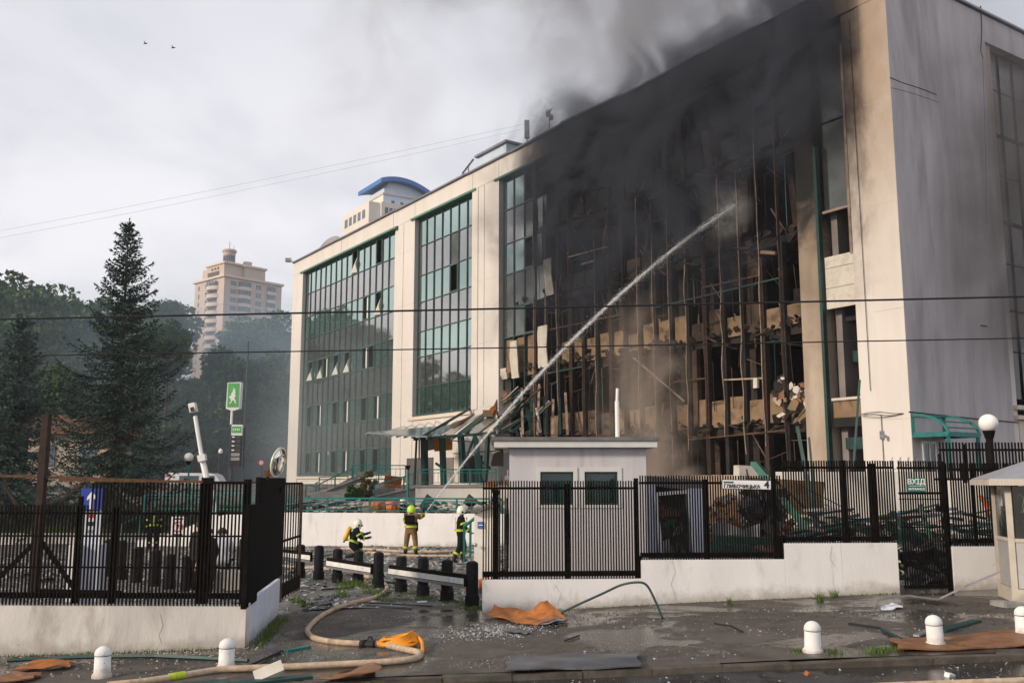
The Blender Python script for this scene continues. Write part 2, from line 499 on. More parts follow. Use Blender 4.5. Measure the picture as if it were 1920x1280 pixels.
def ground_mat(name, base, dark, wet_amt, speck, gravel_scale=60.0, dust=None):
    m = bpy.data.materials.new(name)
    m.use_nodes = True
    t = m.node_tree
    b = t.nodes['Principled BSDF']
    geo = N(t, 'ShaderNodeNewGeometry')
    pos = geo.outputs['Position']
    big = noise_n(t, pos, 0.35, 6, 0.6, 0.6)
    mid = noise_n(t, pos, 2.2, 6, 0.65, 0.3)
    fine = noise_n(t, pos, gravel_scale, 4, 0.7)
    c = ramp(t, mid, [(0.3, dark), (0.68, base)])
    if dust:
        c = mixc(t, math_n(t, 'MULTIPLY', smooth_n(t, noise_n(t, mapping_n(t, pos, loc=(9, 3, 0)), 0.5, 6, 0.65), 0.48, 0.68), 0.8), c, dust)
    c = mixc(t, 0.55, c, ramp(t, fine, [(0.35, 0.25), (0.7, 0.9)]), 'MULTIPLY')
    if speck:
        v = N(t, 'ShaderNodeTexVoronoi', ins={'Scale': 24.0})
        L(t, pos, v.inputs['Vector'])
        sp = math_n(t, 'LESS_THAN', v.outputs['Distance'], 0.12)
        sp = math_n(t, 'MULTIPLY', sp, smooth_n(t, mid, 0.42, 0.6))
        c = mixc(t, math_n(t, 'MULTIPLY', sp, speck), c, (0.42, 0.43, 0.42))
    wet = smooth_n(t, big, 0.62 - 0.3 * wet_amt, 0.72 - 0.3 * wet_amt)
    c = mixc(t, math_n(t, 'MULTIPLY', wet, 0.45), c, tuple(x * 0.45 for x in dark))
    L(t, c, b.inputs['Base Color'])
    r = math_n(t, 'SUBTRACT', 0.85, math_n(t, 'MULTIPLY', wet, 0.70))
    L(t, r, b.inputs['Roughness'])
    b.inputs['Specular IOR Level'].default_value = 0.5
    bn = N(t, 'ShaderNodeBump', ins={'Distance': 0.02})
    L(t, math_n(t, 'SUBTRACT', 0.7, math_n(t, 'MULTIPLY', wet, 0.6)), bn.inputs['Strength'])
    L(t, fine, bn.inputs['Height'])
    L(t, bn.outputs[0], b.inputs['Normal'])
    MATS[name] = m
    return m


ground_mat('asphalt_pavement', (0.15, 0.125, 0.10), (0.062, 0.052, 0.043), 0.55, 0.5, dust=(0.15, 0.125, 0.10))
ground_mat('asphalt_road', (0.07, 0.066, 0.064), (0.036, 0.034, 0.034), 0.75, 0.3)
ground_mat('yard_ground', (0.19, 0.18, 0.165), (0.08, 0.078, 0.075), 0.25, 0.8, 40.0, dust=(0.30, 0.285, 0.26))
ground_mat('terrace_soil', (0.10, 0.10, 0.06), (0.04, 0.045, 0.025), 0.0, 0.0, 20.0)


def leaf_mat(name, dark, light, scale=0.5):
    m = bpy.data.materials.new(name)
    m.use_nodes = True
    t = m.node_tree
    b = t.nodes['Principled BSDF']
    geo = N(t, 'ShaderNodeNewGeometry')
    n = noise_n(t, geo.outputs['Position'], scale, 4, 0.6)
    n2 = noise_n(t, geo.outputs['Position'], scale * 14, 2, 0.6)
    f = math_n(t, 'ADD', math_n(t, 'MULTIPLY', n, 0.6), math_n(t, 'MULTIPLY', n2, 0.4))
    L(t, ramp(t, f, [(0.35, dark), (0.65, light)]), b.inputs['Base Color'])
    b.inputs['Roughness'].default_value = 0.75
    b.inputs['Specular IOR Level'].default_value = 0.2
    MATS[name] = m


leaf_mat('leaf_dark', (0.022, 0.046, 0.020), (0.065, 0.110, 0.045), 0.35)
leaf_mat('leaf_mid', (0.030, 0.064, 0.028), (0.085, 0.14, 0.055), 0.35)
leaf_mat('leaf_shrub', (0.045, 0.095, 0.022), (0.11, 0.19, 0.05), 2.0)
leaf_mat('leaf_shrub_dry', (0.11, 0.095, 0.03), (0.24, 0.20, 0.075), 2.0)
leaf_mat('needle', (0.012, 0.030, 0.024), (0.062, 0.110, 0.090), 1.8)
leaf_mat('needle_blue', (0.030, 0.060, 0.052), (0.10, 0.155, 0.138), 1.6)
leaf_mat('grass_blade', (0.05, 0.095, 0.018), (0.12, 0.19, 0.04), 3.0)

# ------------------------------------------------------------------ object helpers
W = {}


def tag(o, label=None, cat=None, group=None, kind=None):
    if label:
        o['label'] = label
    if cat:
        o['category'] = cat
    if group:
        o['group'] = group
    if kind:
        o['kind'] = kind
    return o


def adopt(o, parent, world=None):
    w = world if world is not None else Matrix.LocRotScale(o.location, o.rotation_euler, o.scale)
    W[o.name] = w
    if parent is not None:
        o.parent = parent
        o.matrix_parent_inverse = W[parent.name].inverted()
    return o


def root(name, loc, label, cat, group=None, rz=0.0):
    o = bpy.data.objects.new(name, None)
    o.empty_display_size = 0.2
    o.location = loc
    o.rotation_euler = (0, 0, rz)
    COL.objects.link(o)
    W[o.name] = Matrix.Translation(Vector(loc)) @ Matrix.Rotation(rz, 4, 'Z')
    return tag(o, label, cat, group)


_UC = {}


def ucube(m):
    if m not in _UC:
        me = bpy.data.meshes.new('box_' + m)
        v = [(x, y, z) for x in (-.5, .5) for y in (-.5, .5) for z in (-.5, .5)]
        f = [(0, 1, 3, 2), (4, 6, 7, 5), (0, 4, 5, 1), (2, 3, 7, 6), (0, 2, 6, 4), (1, 5, 7, 3)]
        me.from_pydata(v, [], f)
        me.materials.append(MATS[m])
        _UC[m] = me
    return _UC[m]


def piece(name, m, parent, loc, size, rz=0.0, rot=None, lab=None):
    o = bpy.data.objects.new(name, ucube(m))
    o.location = loc
    o.rotation_euler = rot if rot is not None else (0, 0, rz)
    o.scale = size
    COL.objects.link(o)
    adopt(o, parent)
    if lab:
        o['label'] = lab
    return o


def bar(name, m, parent, a, b, w, h=None, lab=None):
    a, b = Vector(a), Vector(b)
    d = b - a
    h = h or w
    q = d.to_track_quat('X', 'Z')
    return piece(name, m, parent, (a + b) / 2, (d.length, w, h), rot=q.to_euler(), lab=lab)


def fpiece(name, m, parent, s0, s1, o0, o1, z0, z1, lab=None):
    return piece(name, m, parent, FP((s0 + s1) / 2, (o0 + o1) / 2, (z0 + z1) / 2), (abs(s1 - s0), abs(o1 - o0), abs(z1 - z0)), rz=FROT, lab=lab)


class MB:
    def __init__(self):
        self.v, self.f, self.mi = [], [], []
        self.m = 0

    def add(self, vs, fs):
        n = len(self.v)
        self.v += [tuple(x) for x in vs]
        for f in fs:
            self.f.append(tuple(n + i for i in f))
            self.mi.append(self.m)

    def box(self, c, s, mtx=None):
        c = Vector(c)
        vs = [Vector((x * s[0], y * s[1], z * s[2])) for x in (-.5, .5) for y in (-.5, .5) for z in (-.5, .5)]
        if mtx is not None:
            vs = [mtx @ v for v in vs]
        self.add([v + c for v in vs], [(0, 1, 3, 2), (4, 6, 7, 5), (0, 4, 5, 1), (2, 3, 7, 6), (0, 2, 6, 4), (1, 5, 7, 3)])

    def bar(self, a, b, w, h=None):
        a, b = Vector(a), Vector(b)
        d = b - a
        q = d.to_track_quat('X', 'Z').to_matrix()
        self.box((a + b) / 2, (d.length, w, h or w), q)

    def tube(self, pts, r, n=8, caps=True):
        pts = [Vector(p) for p in pts]
        rs = r if isinstance(r, (list, tuple)) else [r] * len(pts)
        vs, fs = [], []
        up = None
        for i, p in enumerate(pts):
            t = (pts[min(i + 1, len(pts) - 1)] - pts[max(i - 1, 0)]).normalized()
            if up is None:
                up = t.orthogonal().normalized()
            else:
                up = (up - t * up.dot(t))
                up = up.normalized() if up.length > 1e-6 else t.orthogonal().normalized()
            sd_ = t.cross(up)
            for k in range(n):
                a = 2 * math.pi * k / n
                vs.append(p + (up * math.cos(a) + sd_ * math.sin(a)) * rs[i])
        for i in range(len(pts) - 1):
            for k in range(n):
                fs.append((i * n + k, i * n + (k + 1) % n, (i + 1) * n + (k + 1) % n, (i + 1) * n + k))
        if caps:
            fs.append(tuple(reversed(range(n))))
            fs.append(tuple((len(pts) - 1) * n + k for k in range(n)))
        self.add(vs, fs)

    def lathe(self, prof, c=(0, 0, 0), n=20, axis=None):
        c = Vector(c)
        q = Vector((0, 0, 1)).rotation_difference(Vector(axis).normalized()).to_matrix() if axis is not None else None
        vs, fs = [], []
        for r, z in prof:
            for k in range(n):
                a = 2 * math.pi * k / n
                v = Vector((r * math.cos(a), r * math.sin(a), z))
                vs.append((q @ v if q else v) + c)
        for i in range(len(prof) - 1):
            for k in range(n):
                fs.append((i * n + k, i * n + (k + 1) % n, (i + 1) * n + (k + 1) % n, (i + 1) * n + k))
        fs.append(tuple(reversed(range(n))))
        fs.append(tuple((len(prof) - 1) * n + k for k in range(n)))
        self.add(vs, fs)

    def prism(self, poly, ext):
        """planar polygon (3D points) extruded by vector ext"""
        poly = [Vector(p) for p in poly]
        ext = Vector(ext)
        n = len(poly)
        vs = poly + [p + ext for p in poly]
        fs = [tuple(reversed(range(n))), tuple(range(n, 2 * n))]
        fs += [(i, (i + 1) % n, n + (i + 1) % n, n + i) for i in range(n)]
        self.add(vs, fs)

    def grid(self, fn, nu, nv):
        vs = [fn(i / nu, j / nv) for i in range(nu + 1) for j in range(nv + 1)]
        fs = [(i * (nv + 1) + j, (i + 1) * (nv + 1) + j, (i + 1) * (nv + 1) + j + 1, i * (nv + 1) + j + 1) for i in range(nu) for j in range(nv)]
        self.add(vs, fs)

    def mesh(self, name, mats, smooth=False):
        me = bpy.data.meshes.new(name)
        me.from_pydata(self.v, [], self.f)
        for m in ([mats] if isinstance(mats, str) else mats):
            me.materials.append(MATS[m])
        if not isinstance(mats, str):
            me.polygons.foreach_set('material_index', self.mi)
        bm = bmesh.new()
        bm.from_mesh(me)
        bmesh.ops.recalc_face_normals(bm, faces=bm.faces)
        bm.to_mesh(me)
        bm.free()
        if smooth:
            me.polygons.foreach_set('use_smooth', [True] * len(me.polygons))
            try:
                me.set_sharp_from_angle(angle=R(40))
            except Exception:
                pass
        return me

    def build(self, name, mats, parent=None, smooth=False, lab=None, origin=None):
        if origin is not None:
            o_ = Vector(origin)
            self.v = [tuple(Vector(v) - o_) for v in self.v]
        o = bpy.data.objects.new(name, self.mesh(name, mats, smooth))
        if origin is not None:
            o.location = origin
        COL.objects.link(o)
        adopt(o, parent)
        if lab:
            o['label'] = lab
        return o


def quads_mesh(name, V, m, kind=None):
    """V: (n,4,3) numpy quads -> mesh"""
    n = len(V)
    me = bpy.data.meshes.new(name)
    me.vertices.add(n * 4)
    me.vertices.foreach_set('co', V.reshape(-1).astype(np.float32))
    me.loops.add(n * 4)
    me.loops.foreach_set('vertex_index', np.arange(n * 4, dtype=np.int32))
    me.polygons.add(n)
    me.polygons.foreach_set('loop_start', np.arange(0, n * 4, 4, dtype=np.int32))
    me.polygons.foreach_set('loop_total', np.full(n, 4, dtype=np.int32))
    for mm in ([m] if isinstance(m, str) else m):
        me.materials.append(MATS[mm])
    me.update(calc_edges=True)
    return me


def mesh_obj(name, me, parent=None, loc=(0, 0, 0)):
    o = bpy.data.objects.new(name, me)
    o.location = loc
    COL.objects.link(o)
    adopt(o, parent)
    return o


def copy_tree(o, parent=None):
    c = o.copy()
    COL.objects.link(c)
    if parent is not None:
        c.parent = parent
    for ch in o.children:
        copy_tree(ch, c)
    return c


def smooth_path(pts, n=8):
    """Catmull-Rom through points"""
    p = [Vector(x) for x in pts]
    p = [p[0] * 2 - p[1]] + p + [p[-1] * 2 - p[-2]]
    out = []
    for i in range(1, len(p) - 2):
        for k in range(n):
            t = k / n
            a, b, c, d = p[i - 1], p[i], p[i + 1], p[i + 2]
            out.append(0.5 * ((2 * b) + (c - a) * t + (2 * a - 5 * b + 4 * c - d) * t * t + (3 * b - a - 3 * c + d) * t ** 3))
    out.append(p[-2])
    return out
# ================================================================== SETTING
def sheet(name, fn, xs, ys, m, kind='structure', label=None):
    nx, ny = len(xs), len(ys)
    v = [(x, y, fn(x, y)) for x in xs for y in ys]
    f = [(i * ny + j, (i + 1) * ny + j, (i + 1) * ny + j + 1, i * ny + j + 1) for i in range(nx - 1) for j in range(ny - 1)]
    me = bpy.data.meshes.new(name)
    me.from_pydata(v, [], f)
    me.materials.append(MATS[m])
    me.polygons.foreach_set('use_smooth', [True] * len(f))
    o = mesh_obj(name, me)
    tag(o, label, None, None, kind)
    return o


def lin(a, b, n):
    return [a + (b - a) * i / n for i in range(n + 1)]


def hill(x, y):
    z = -1.6
    z += 4.2 * sst(y, 98, 108)
    z += 11.0 * sst(y, 112, 210) + 16 * sst(y, 210, 420)
    z += 3.0 * sst(-x, 70, 110) * sst(y, 60, 100)
    return z


sheet('ground', hill, lin(-480, 480, 48), lin(-110, 60, 6) + lin(66, 240, 40) + lin(255, 510, 14), 'terrace_soil')
sheet('road', lambda x, y: gz(x, y) - 0.09 + 0.01 * math.sin(x * 1.3) * math.cos(y * 1.1), lin(-60, 60, 120), lin(-40, 8, 12) + lin(8.5, 14.05, 14), 'asphalt_road')


def pave_z(x, y):
    return gz(x, y) + 0.012 * math.sin(x * 0.9 + y * 0.5) * math.sin(y * 1.3 - x * 0.3)


sheet('pavement', pave_z, lin(-45, 45, 180), lin(14.22, 22.0, 24), 'asphalt_pavement')
kr = root('kerb', (0, 14.1, gz(0, 14) - 0.13), None, None)
kr['kind'] = 'structure'
for i in range(-15, 16):
    x = i * 1.0 + 0.5
    piece('kerb_stone', 'kerb', kr, (x, 14.12 + random.uniform(-.015, .015), gz(x, 14.1) - 0.085 + random.uniform(-.014, .004)),
          (0.996, 0.2, 0.17), rot=(random.uniform(-.03, .03), -0.038 + random.uniform(-.015, .015), random.uniform(-.012, .012)))


def yard_z(x, y):
    z = gz(x, y)
    z += 0.03 * math.sin(x * 1.9 + y * 0.7) * math.sin(y * 1.1 - x * 0.6)
    z += 0.45 * sst(x, 4, 10) * sst(y, 26, 31) * (0.5 + 0.5 * math.sin(x * 2.1) * math.sin(y * 1.7))
    return z


sheet('yard', yard_z, lin(-45, 40, 170), lin(21.95, 64, 84), 'yard_ground')


def front_y(x):
    return 40.6 + max(0, (-x - 0.4)) * 0.185 if x > -12 else 46.0


def tz(x, y):
    z = 1.3
    if x < -12:
        z = 1.3 - 1.15 * (1 - sst(y, 46, 50.5)) * sst(-x, 12, 14)
    z -= 1.15 * sst(x, -6.6, -6.0) * (1 - sst(x, -3.8, -3.2)) * (1 - sst(y, 44.2, 46))
    z += 1.12 * sst(y, 56, 63) + 0.04 * math.sin(x * 1.7) * math.sin(y * 1.3)
    return z


def terrace_sheet():
    xs = lin(-80, -0.6, 110)
    v, f = [], []
    ny = 46
    for x in xs:
        y0 = front_y(x) + 0.1
        for j in range(ny + 1):
            y = y0 + (109 - y0) * (j / ny) ** 1.6
            v.append((x, y, tz(x, y)))
    for i in range(len(xs) - 1):
        for j in range(ny):
            a = i * (ny + 1) + j
            f.append((a, a + ny + 1, a + ny + 2, a + 1))
    me = bpy.data.meshes.new('terrace_ground')
    me.from_pydata(v, [], f)
    me.materials.append(M('yard_ground'))
    o = mesh_obj('terrace_ground', me)
    tag(o, None, None, None, 'structure')


terrace_sheet()


# ---- low walls. Each wall is one thing, built as a prism with a slightly uneven face
def wall_seg(name, label, a, b, z0, z1, th, m, group=None, cat='wall'):
    a, b = Vector((*a, 0)), Vector((*b, 0))
    d = (b - a)
    n = Vector((d.y, -d.x, 0)).normalized()
    mb = MB()
    k = max(2, int(d.length / 0.5))
    za = z0 if callable(z0) else (lambda p: z0)
    zb = z1 if callable(z1) else (lambda p: z1)
    for i in range(k):
        p, q = a + d * (i / k), a + d * ((i + 1) / k)
        mb.add([p + Vector((0, 0, za(p))), q + Vector((0, 0, za(q))), q + Vector((0, 0, zb(q))), p + Vector((0, 0, zb(p))),
                p + Vector((0, 0, za(p))) - n * th, q + Vector((0, 0, za(q))) - n * th, q + Vector((0, 0, zb(q))) - n * th, p + Vector((0, 0, zb(p))) - n * th],
               [(0, 1, 2, 3), (7, 6, 5, 4), (3, 2, 6, 7)] + ([(0, 3, 7, 4)] if i == 0 else []) + ([(1, 5, 6, 2)] if i == k - 1 else []))
    o = mb.build(name, m)
    tag(o, label, cat, group)
    return o


low = lambda p: gz(p.x, p.y) - 0.25
# street wall on the left with its return beside the gate
LWZ = 0.565
wall_seg('boundary_wall', 'long stained cream wall under the dark steel fence beside the gate', (-16, 17.55), (-4.69, 17.2), low, LWZ, 0.25, 'dirty_wall', 'low street walls')
wall_seg('boundary_wall', 'short wall tinted bluish as if shaded, running back under the black sheet panel', (-4.71, 17.3), (-5.16, 21.6), low, LWZ, 0.25, 'cool_wall', 'low street walls')
# stepped white wall to the right of the gate
WZ = [P(1050, 1086, 20.5).z, P(1340, 1050, 20.6).z, P(1580, 1018, 20.9).z, P(1820, 1022, 21.5).z]
XA, XB, XC, XD = P(905, 1100, 20.5).x, P(1205, 1080, 20.5).x, P(1477, 1060, 20.7).x, P(1684, 1060, 21.1).x
wy = lambda x: 20.5 + (x + 0.6) * 0.065
wall_seg('boundary_wall', 'lowest white wall step below the guardhouse fence', (XA, wy(XA)), (XB, wy(XB)), low, WZ[0], 0.3, 'white_wall', 'low street walls')
wall_seg('boundary_wall', 'white wall step below the street name sign', (XB + .003, wy(XB)), (XC, wy(XC)), low, WZ[1], 0.3, 'white_wall', 'low street walls')
wall_seg('boundary_wall', 'highest white wall step ending at the entrance gate', (XC + .003, wy(XC)), (XD, wy(XD)), low, WZ[2], 0.3, 'white_wall', 'low street walls')
XE = P(1781, 1100, 21.4).x
wall_seg('boundary_wall', 'cream wall between entrance gate and grey kiosk', (XE, wy(XE)), (XE + 4, wy(XE + 4)), low, WZ[3], 0.3, 'white_wall', 'low street walls')

# retaining wall of the terrace
rw0, rw1 = (-0.35, 40.5), (-11.9, 42.6)
wall_seg('retaining_wall', 'white retaining wall behind the firefighters below the teal railing', rw1, rw0, lambda p: gz(p.x, p.y) - 0.4, 1.33, 0.3, 'white_wall')
wall_seg('retaining_wall', 'low cream wall below the spruces behind the left fence', (-34, 46.2), (-14.6, 46.0), lambda p: -1.2, lambda p: 0.22, 0.35, 'terrace_white')
wall_seg('ramp_wall', 'sloping pale ramp wall joining the low and high retaining walls', (-17.0, 43.6), (-11.9, 42.63), lambda p: -1.0, lambda p: 1.30 - 1.25 * sst(-p.x, 12, 17), 0.3, 'white_wall')
# ================================================================== OFFICE BUILDING
ROOF = 22.12
LEN = 60.58
ob = root('office_building', FP(0, 0, gz(14, 33)), 'large burnt cream office building with green glass bays and charred front', 'building')
PZ = 1.078
Z_ROWS = [(18.86, 20.80, 'v'), (16.76, 18.86, 's'), (14.87, 16.76, 'v'), (12.82, 14.87, 's'), (11.06, 12.82, 'v'), (8.98, 11.06, 's'), (7.13, 8.98, 'v'), (5.08, 7.13, 's'), (3.27, 5.08, 'v')]


def subdiv_wall(name, s0, s1, o0, o1, z0, z1, m='facade_plaster'):
    return fpiece(name, m, ob, s0, s1, o0, o1, z0, z1)


# pilasters: a main face and a slightly set back strip on the far side of each
def pilaster(s0, s1, step, z1=20.97, z0=-0.6, far=True):
    if far:
        subdiv_wall('pilaster', s0, s1 - step, -0.9, 0.0, z0, z1)
        subdiv_wall('pilaster_strip', s1 - step, s1, -0.9, -0.13, z0, z1)
    else:
        subdiv_wall('pilaster', s0 + step, s1, -0.9, 0.0, z0, z1)
        subdiv_wall('pilaster_strip', s0, s0 + step, -0.9, -0.13, z0, z1)


subdiv_wall('pilaster', 58.25, LEN, -0.9, 0.0, 2.4, 20.97)
pilaster(37.45, 40.72, 0.75)
pilaster(26.68, 29.68, 0.0001)
subdiv_wall('pilaster_strip', 29.0, 29.68, -0.9, 0.06, 7.0, 20.97)
# corner pier with grooves
subdiv_wall('corner_pier', 0.0, 1.22, -0.9, 0.0, -0.6, 20.97)
subdiv_wall('corner_pier', 1.225, 1.38, -0.9, -0.03, -0.6, 20.97)
subdiv_wall('corner_pier', 1.385, 2.05, -0.9, -0.07, -0.6, 20.97)
subdiv_wall('parapet', 0.0, 10.1, -0.7, 0.02, 20.975, ROOF)
subdiv_wall('parapet', 10.11, 25.0, -0.7, 0.018, 20.975, ROOF - .05)
subdiv_wall('parapet', 25.01, 38.9, -0.7, 0.02, 20.975, ROOF)
subdiv_wall('parapet', 38.91, LEN, -0.7, 0.016, 20.975, ROOF)
for i in range(12):
    a = i * LEN / 12
    w_ = random.uniform(-0.02, 0.02)
    if 8 < a < 22:
        w_ = random.uniform(-0.12, 0.1)
    piece('coping', 'coping', ob, FP(a + LEN / 24, -0.28, ROOF + 0.06 + w_), (LEN / 12 - 0.02, 0.95, 0.09), rot=(0, random.uniform(-.008, .008) * (4 if 8 < a < 22 else 1), FROT))
# open joints between the facade slabs and rain streaked fixings
for s_j, z0_, z1_ in ((40.74, 20.98, 22.0), (37.43, 20.98, 22.0), (29.7, 20.98, 22.0), (26.66, 20.98, 22.0), (50.0, 20.98, 22.0), (39.1, 3.0, 20.9), (28.3, 7.2, 20.9)):
    fpiece('slab_joint', 'mullion_rust' if z1_ > 21 else 'rubble_pale', ob, s_j - .012, s_j + .012, -.02, 0.024, z0_, z1_)
for z_j in (7.1, 11.0, 14.9, 18.8):
    for (a_, b_) in ((37.46, 39.95), (27.0, 28.98), (58.3, LEN - .02)):
        fpiece('slab_joint', 'rubble_pale', ob, a_, b_, -.02, 0.003, z_j - .006, z_j + .006)
for z_j in (4.9, 8.9, 12.9, 16.9):
    fpiece('slab_joint', 'rubble_pale', ob, 0.02, 1.2, -.02, 0.003, z_j - .006, z_j + .006)
# walls under the bays
subdiv_wall('plinth', 40.725, 58.245, -0.9, -0.05, 1.0, 2.85)
fpiece('plinth_ledge', 'beige', ob, 40.73, 58.24, -0.4, 0.06, 2.853, 3.05)
subdiv_wall('entrance_wall', 29.685, 37.445, -0.9, -0.04, -0.4, 6.75)
fpiece('sill_moulding', 'beige', ob, 29.4, 38.0, -0.4, 0.08, 6.753, 6.98)
# roof slab, rear and end walls (body of the house)
subdiv_wall('end_wall', LEN - 0.4, LEN - 0.001, -16, -0.905, 1.0, ROOF - 0.1, 'beige')
subdiv_wall('rear_wall', 0.4, LEN - 0.4, -16.3, -16.0, -1.0, ROOF - 0.1, 'beige')
subdiv_wall('roof', 0.4, LEN - 0.41, -15.95, -0.75, 21.2, 21.5, 'grey_roof')
# rooms behind the glass bays: their shade is put into near-black wall and slabs
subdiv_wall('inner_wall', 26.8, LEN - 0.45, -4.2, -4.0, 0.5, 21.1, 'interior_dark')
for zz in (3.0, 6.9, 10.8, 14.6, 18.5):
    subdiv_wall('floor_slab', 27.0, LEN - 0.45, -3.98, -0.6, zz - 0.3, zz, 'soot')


# ---- glass bays
def bay(s_hi, ncol, pitch, rows, openings, sooty=(), skip=()):
    """s_hi: far edge of the bay; columns counted from the far (left) edge"""
    off = -0.32
    for ri in rows:
        z0, z1, kind = Z_ROWS[ri]
        for c in range(ncol):
            if (c, ri) in skip:
                continue
            s1 = s_hi - c * pitch
            s0 = s1 - pitch
            sm, zm = (s0 + s1) / 2, (z0 + z1) / 2
            if (c, ri) in openings:
                typ = openings[(c, ri)]
                # open casement: dark inside, sash turned outwards, curtain pulled out
                tilt = 0.28 if typ != 'n' else 0.1
                sash = root_part('window_sash', ob)
                for (dx, dz, w_, h_) in ((0, (z1 - z0) / 2 - .06, pitch - .16, .07), (0, -(z1 - z0) / 2 + .06, pitch - .16, .07), (-(pitch / 2) + .09, 0, .06, z1 - z0 - .1), (pitch / 2 - .09, 0, .06, z1 - z0 - .1)):
                    piece('sash_rail', 'green_frame', sash, FP(sm + dx, off + 0.06, zm + dz), (w_, 0.06, h_), rz=FROT)
                if typ == 'c':
                    mb = MB()
                    a, b, c_ = FP(s0 + 0.15, off + 0.05, z0 + 0.1), FP(s0 + 0.72, off + 0.35, z0 + 0.06), FP(s0 + 0.2, off + 0.02, z1 - 0.5)
                    d_ = FP(s0 + 0.12, off + 0.25, z0 + 0.75)
                    mb.add([a, b, c_, d_], [(0, 1, 3), (1, 2, 3), (0, 3, 2), (0, 2, 1)])
                    mb.build('curtain', 'curtain', ob)
                if typ == 'w':
                    fpiece('curtain', 'curtain', ob, s0 + .12, s0 + 0.55, off - .05, off - .02, z0 + .08, z1 - .1)
                continue
            m = 'vision_glass' if kind == 'v' else 'spandrel_glass'
            if (c, ri) in sooty:
                m = 'sooty_glass'
            piece('pane', m, ob, FP(sm, off, zm), (pitch - 0.05, 0.03, z1 - z0 - 0.055),
                  rot=(random.uniform(-.006, .006), 0, FROT + random.uniform(-.008, .008)))


def root_part(name, parent):
    e = bpy.data.objects.new(name, None)
    COL.objects.link(e)
    W[e.name] = Matrix.Identity(4)
    e.parent = parent
    e.matrix_parent_inverse = W[parent.name].inverted()
    return e


def grid_frame(s_hi, ncol, pitch, zs, z_lo, z_hi, m='green_frame', off=-0.28):
    for c in range(ncol + 1):
        s = s_hi - c * pitch
        fpiece('mullion', m, ob, s - .024, s + .024, off - .1, off + .045, z_lo, z_hi)
    for z in zs:
        fpiece('transom', m, ob, s_hi - ncol * pitch, s_hi, off - .09, off + .04, z - .026, z + .026)


op1 = {(9, 0): 'c', (13, 0): 'n', (3, 2): 'c', (13, 2): 'c', (2, 4): 'c', (4, 4): 'c', (7, 4): 'c', (10, 3): 'w', (5, 6): 'w', (8, 6): 'c', (10, 6): 'w', (12, 6): 'n', (7, 6): 'w'}
op1 = {(9, 0): 'c', (13, 0): 'n', (11, 2): 'w', (13, 2): 'c', (1, 4): 'c', (3, 4): 'c', (6, 4): 'c', (12, 4): 'n', (3, 5): 'w', (6, 5): 'w', (8, 5): 'c', (11, 5): 'w', (13, 5): 'n',
       (1, 6): 'n', (3, 6): 'w', (6, 6): 'n', (8, 6): 'w', (11, 6): 'n', (13, 6): 'w', (1, 8): 'n', (3, 8): 'w', (6, 8): 'n', (8, 8): 'w', (11, 8): 'n', (13, 8): 'n'}
# vision rows are 0,2,4,6,8; the white blinds of the third storey belong to row 4
op1 = {k: v for k, v in op1.items() if k[1] % 2 == 0}
op1.update({(4, 4): 'w', (8, 4): 'c', (11, 4): 'w'})
bay(58.12, 16, PZ, range(9), op1)
grid_frame(58.12, 16, PZ, [3.27, 5.08, 7.13, 8.98, 11.06, 12.82, 14.87, 16.76, 18.86, 20.78], 3.2, 20.85)
fpiece('bay_sill', 'green_frame', ob, 40.8, 58.2, -0.5, -0.1, 3.08, 3.2)
fpiece('awning_strip', 'green_awning', ob, 40.1, 58.75, -0.3, 0.12, 20.83, 20.97)
bay(37.3, 7, 1.085, range(7), {(4, 2): 'n'}, sooty=((4, 1),))
grid_frame(37.3, 7, 1.085, [7.13, 8.98, 11.06, 12.82, 14.87, 16.76, 18.86, 20.78], 7.05, 20.85)
fpiece('bay_sill', 'green_frame', ob, 29.72, 37.4, -0.5, -0.05, 6.985, 7.06)
fpiece('awning_strip', 'green_awning', ob, 29.2, 37.9, -0.3, 0.14, 20.84, 20.98)
fpiece('awning_strip', 'green_awning', ob, 22.8, 27.1, -0.3, 0.12, 20.83, 20.96)
# surviving corner of the third bay
BP = 1.1
S3 = 26.55
bay(S3, 4, BP, range(6), {(2, 0): 'n', (2, 2): 'd', (2, 4): 'd'}, sooty=((2, 1), (3, 1), (2, 3), (3, 3), (1, 3), (0, 3), (0, 5), (1, 5), (2, 5), (1, 4), (0, 4)), skip=((3, 0), (3, 2), (3, 4), (3, 5), (0, 5), (1, 5), (2, 5)))
grid_frame(S3, 3, BP, [11.06, 12.82, 14.87, 16.76, 18.86, 20.78], 8.0, 20.85)
# bent glazing sheets at the edge of the fire
for (z0, z1, sx) in ((16.9, 18.8, 0.35), (14.9, 16.7, 0.45), (12.9, 14.8, .1)):
    mb = MB()
    s1 = S3 - 3 * BP - .05
    mb.grid(lambda u, v: FP(s1 - u * (BP - .1) * (1 - sx * v), -0.3 + 0.25 * u * (1 - v) * sx * 3, z0 + (z1 - z0) * v), 6, 6)
    mb.build('bent_pane', 'sooty_glass', ob)

# ---- burnt part: floor slabs, inner walls, hanging frames
S_B0, S_B1 = 4.6, 23.2
subdiv_wall('burnt_inner_wall', 2.1, 26.7, -6.2, -6.0, -0.6, 21.1, 'char')
for zz, m in ((5.0, 'soot'), (9.0, 'soot'), (12.9, 'char'), (16.8, 'char'), (20.8, 'char')):
    subdiv_wall('floor_slab', 4.55, 26.66, -5.98, -0.55, zz - 0.35, zz, m)
for s in (8.2, 12.4, 16.8, 21.2, 24.9):
    subdiv_wall('partition_wall', s - .1, s + .1, -5.97, -2.2, -0.5, 20.4, 'char')
    subdiv_wall('inner_column', s - .22, s + .22, -1.6, -1.15, -0.5, 20.4, 'soot')
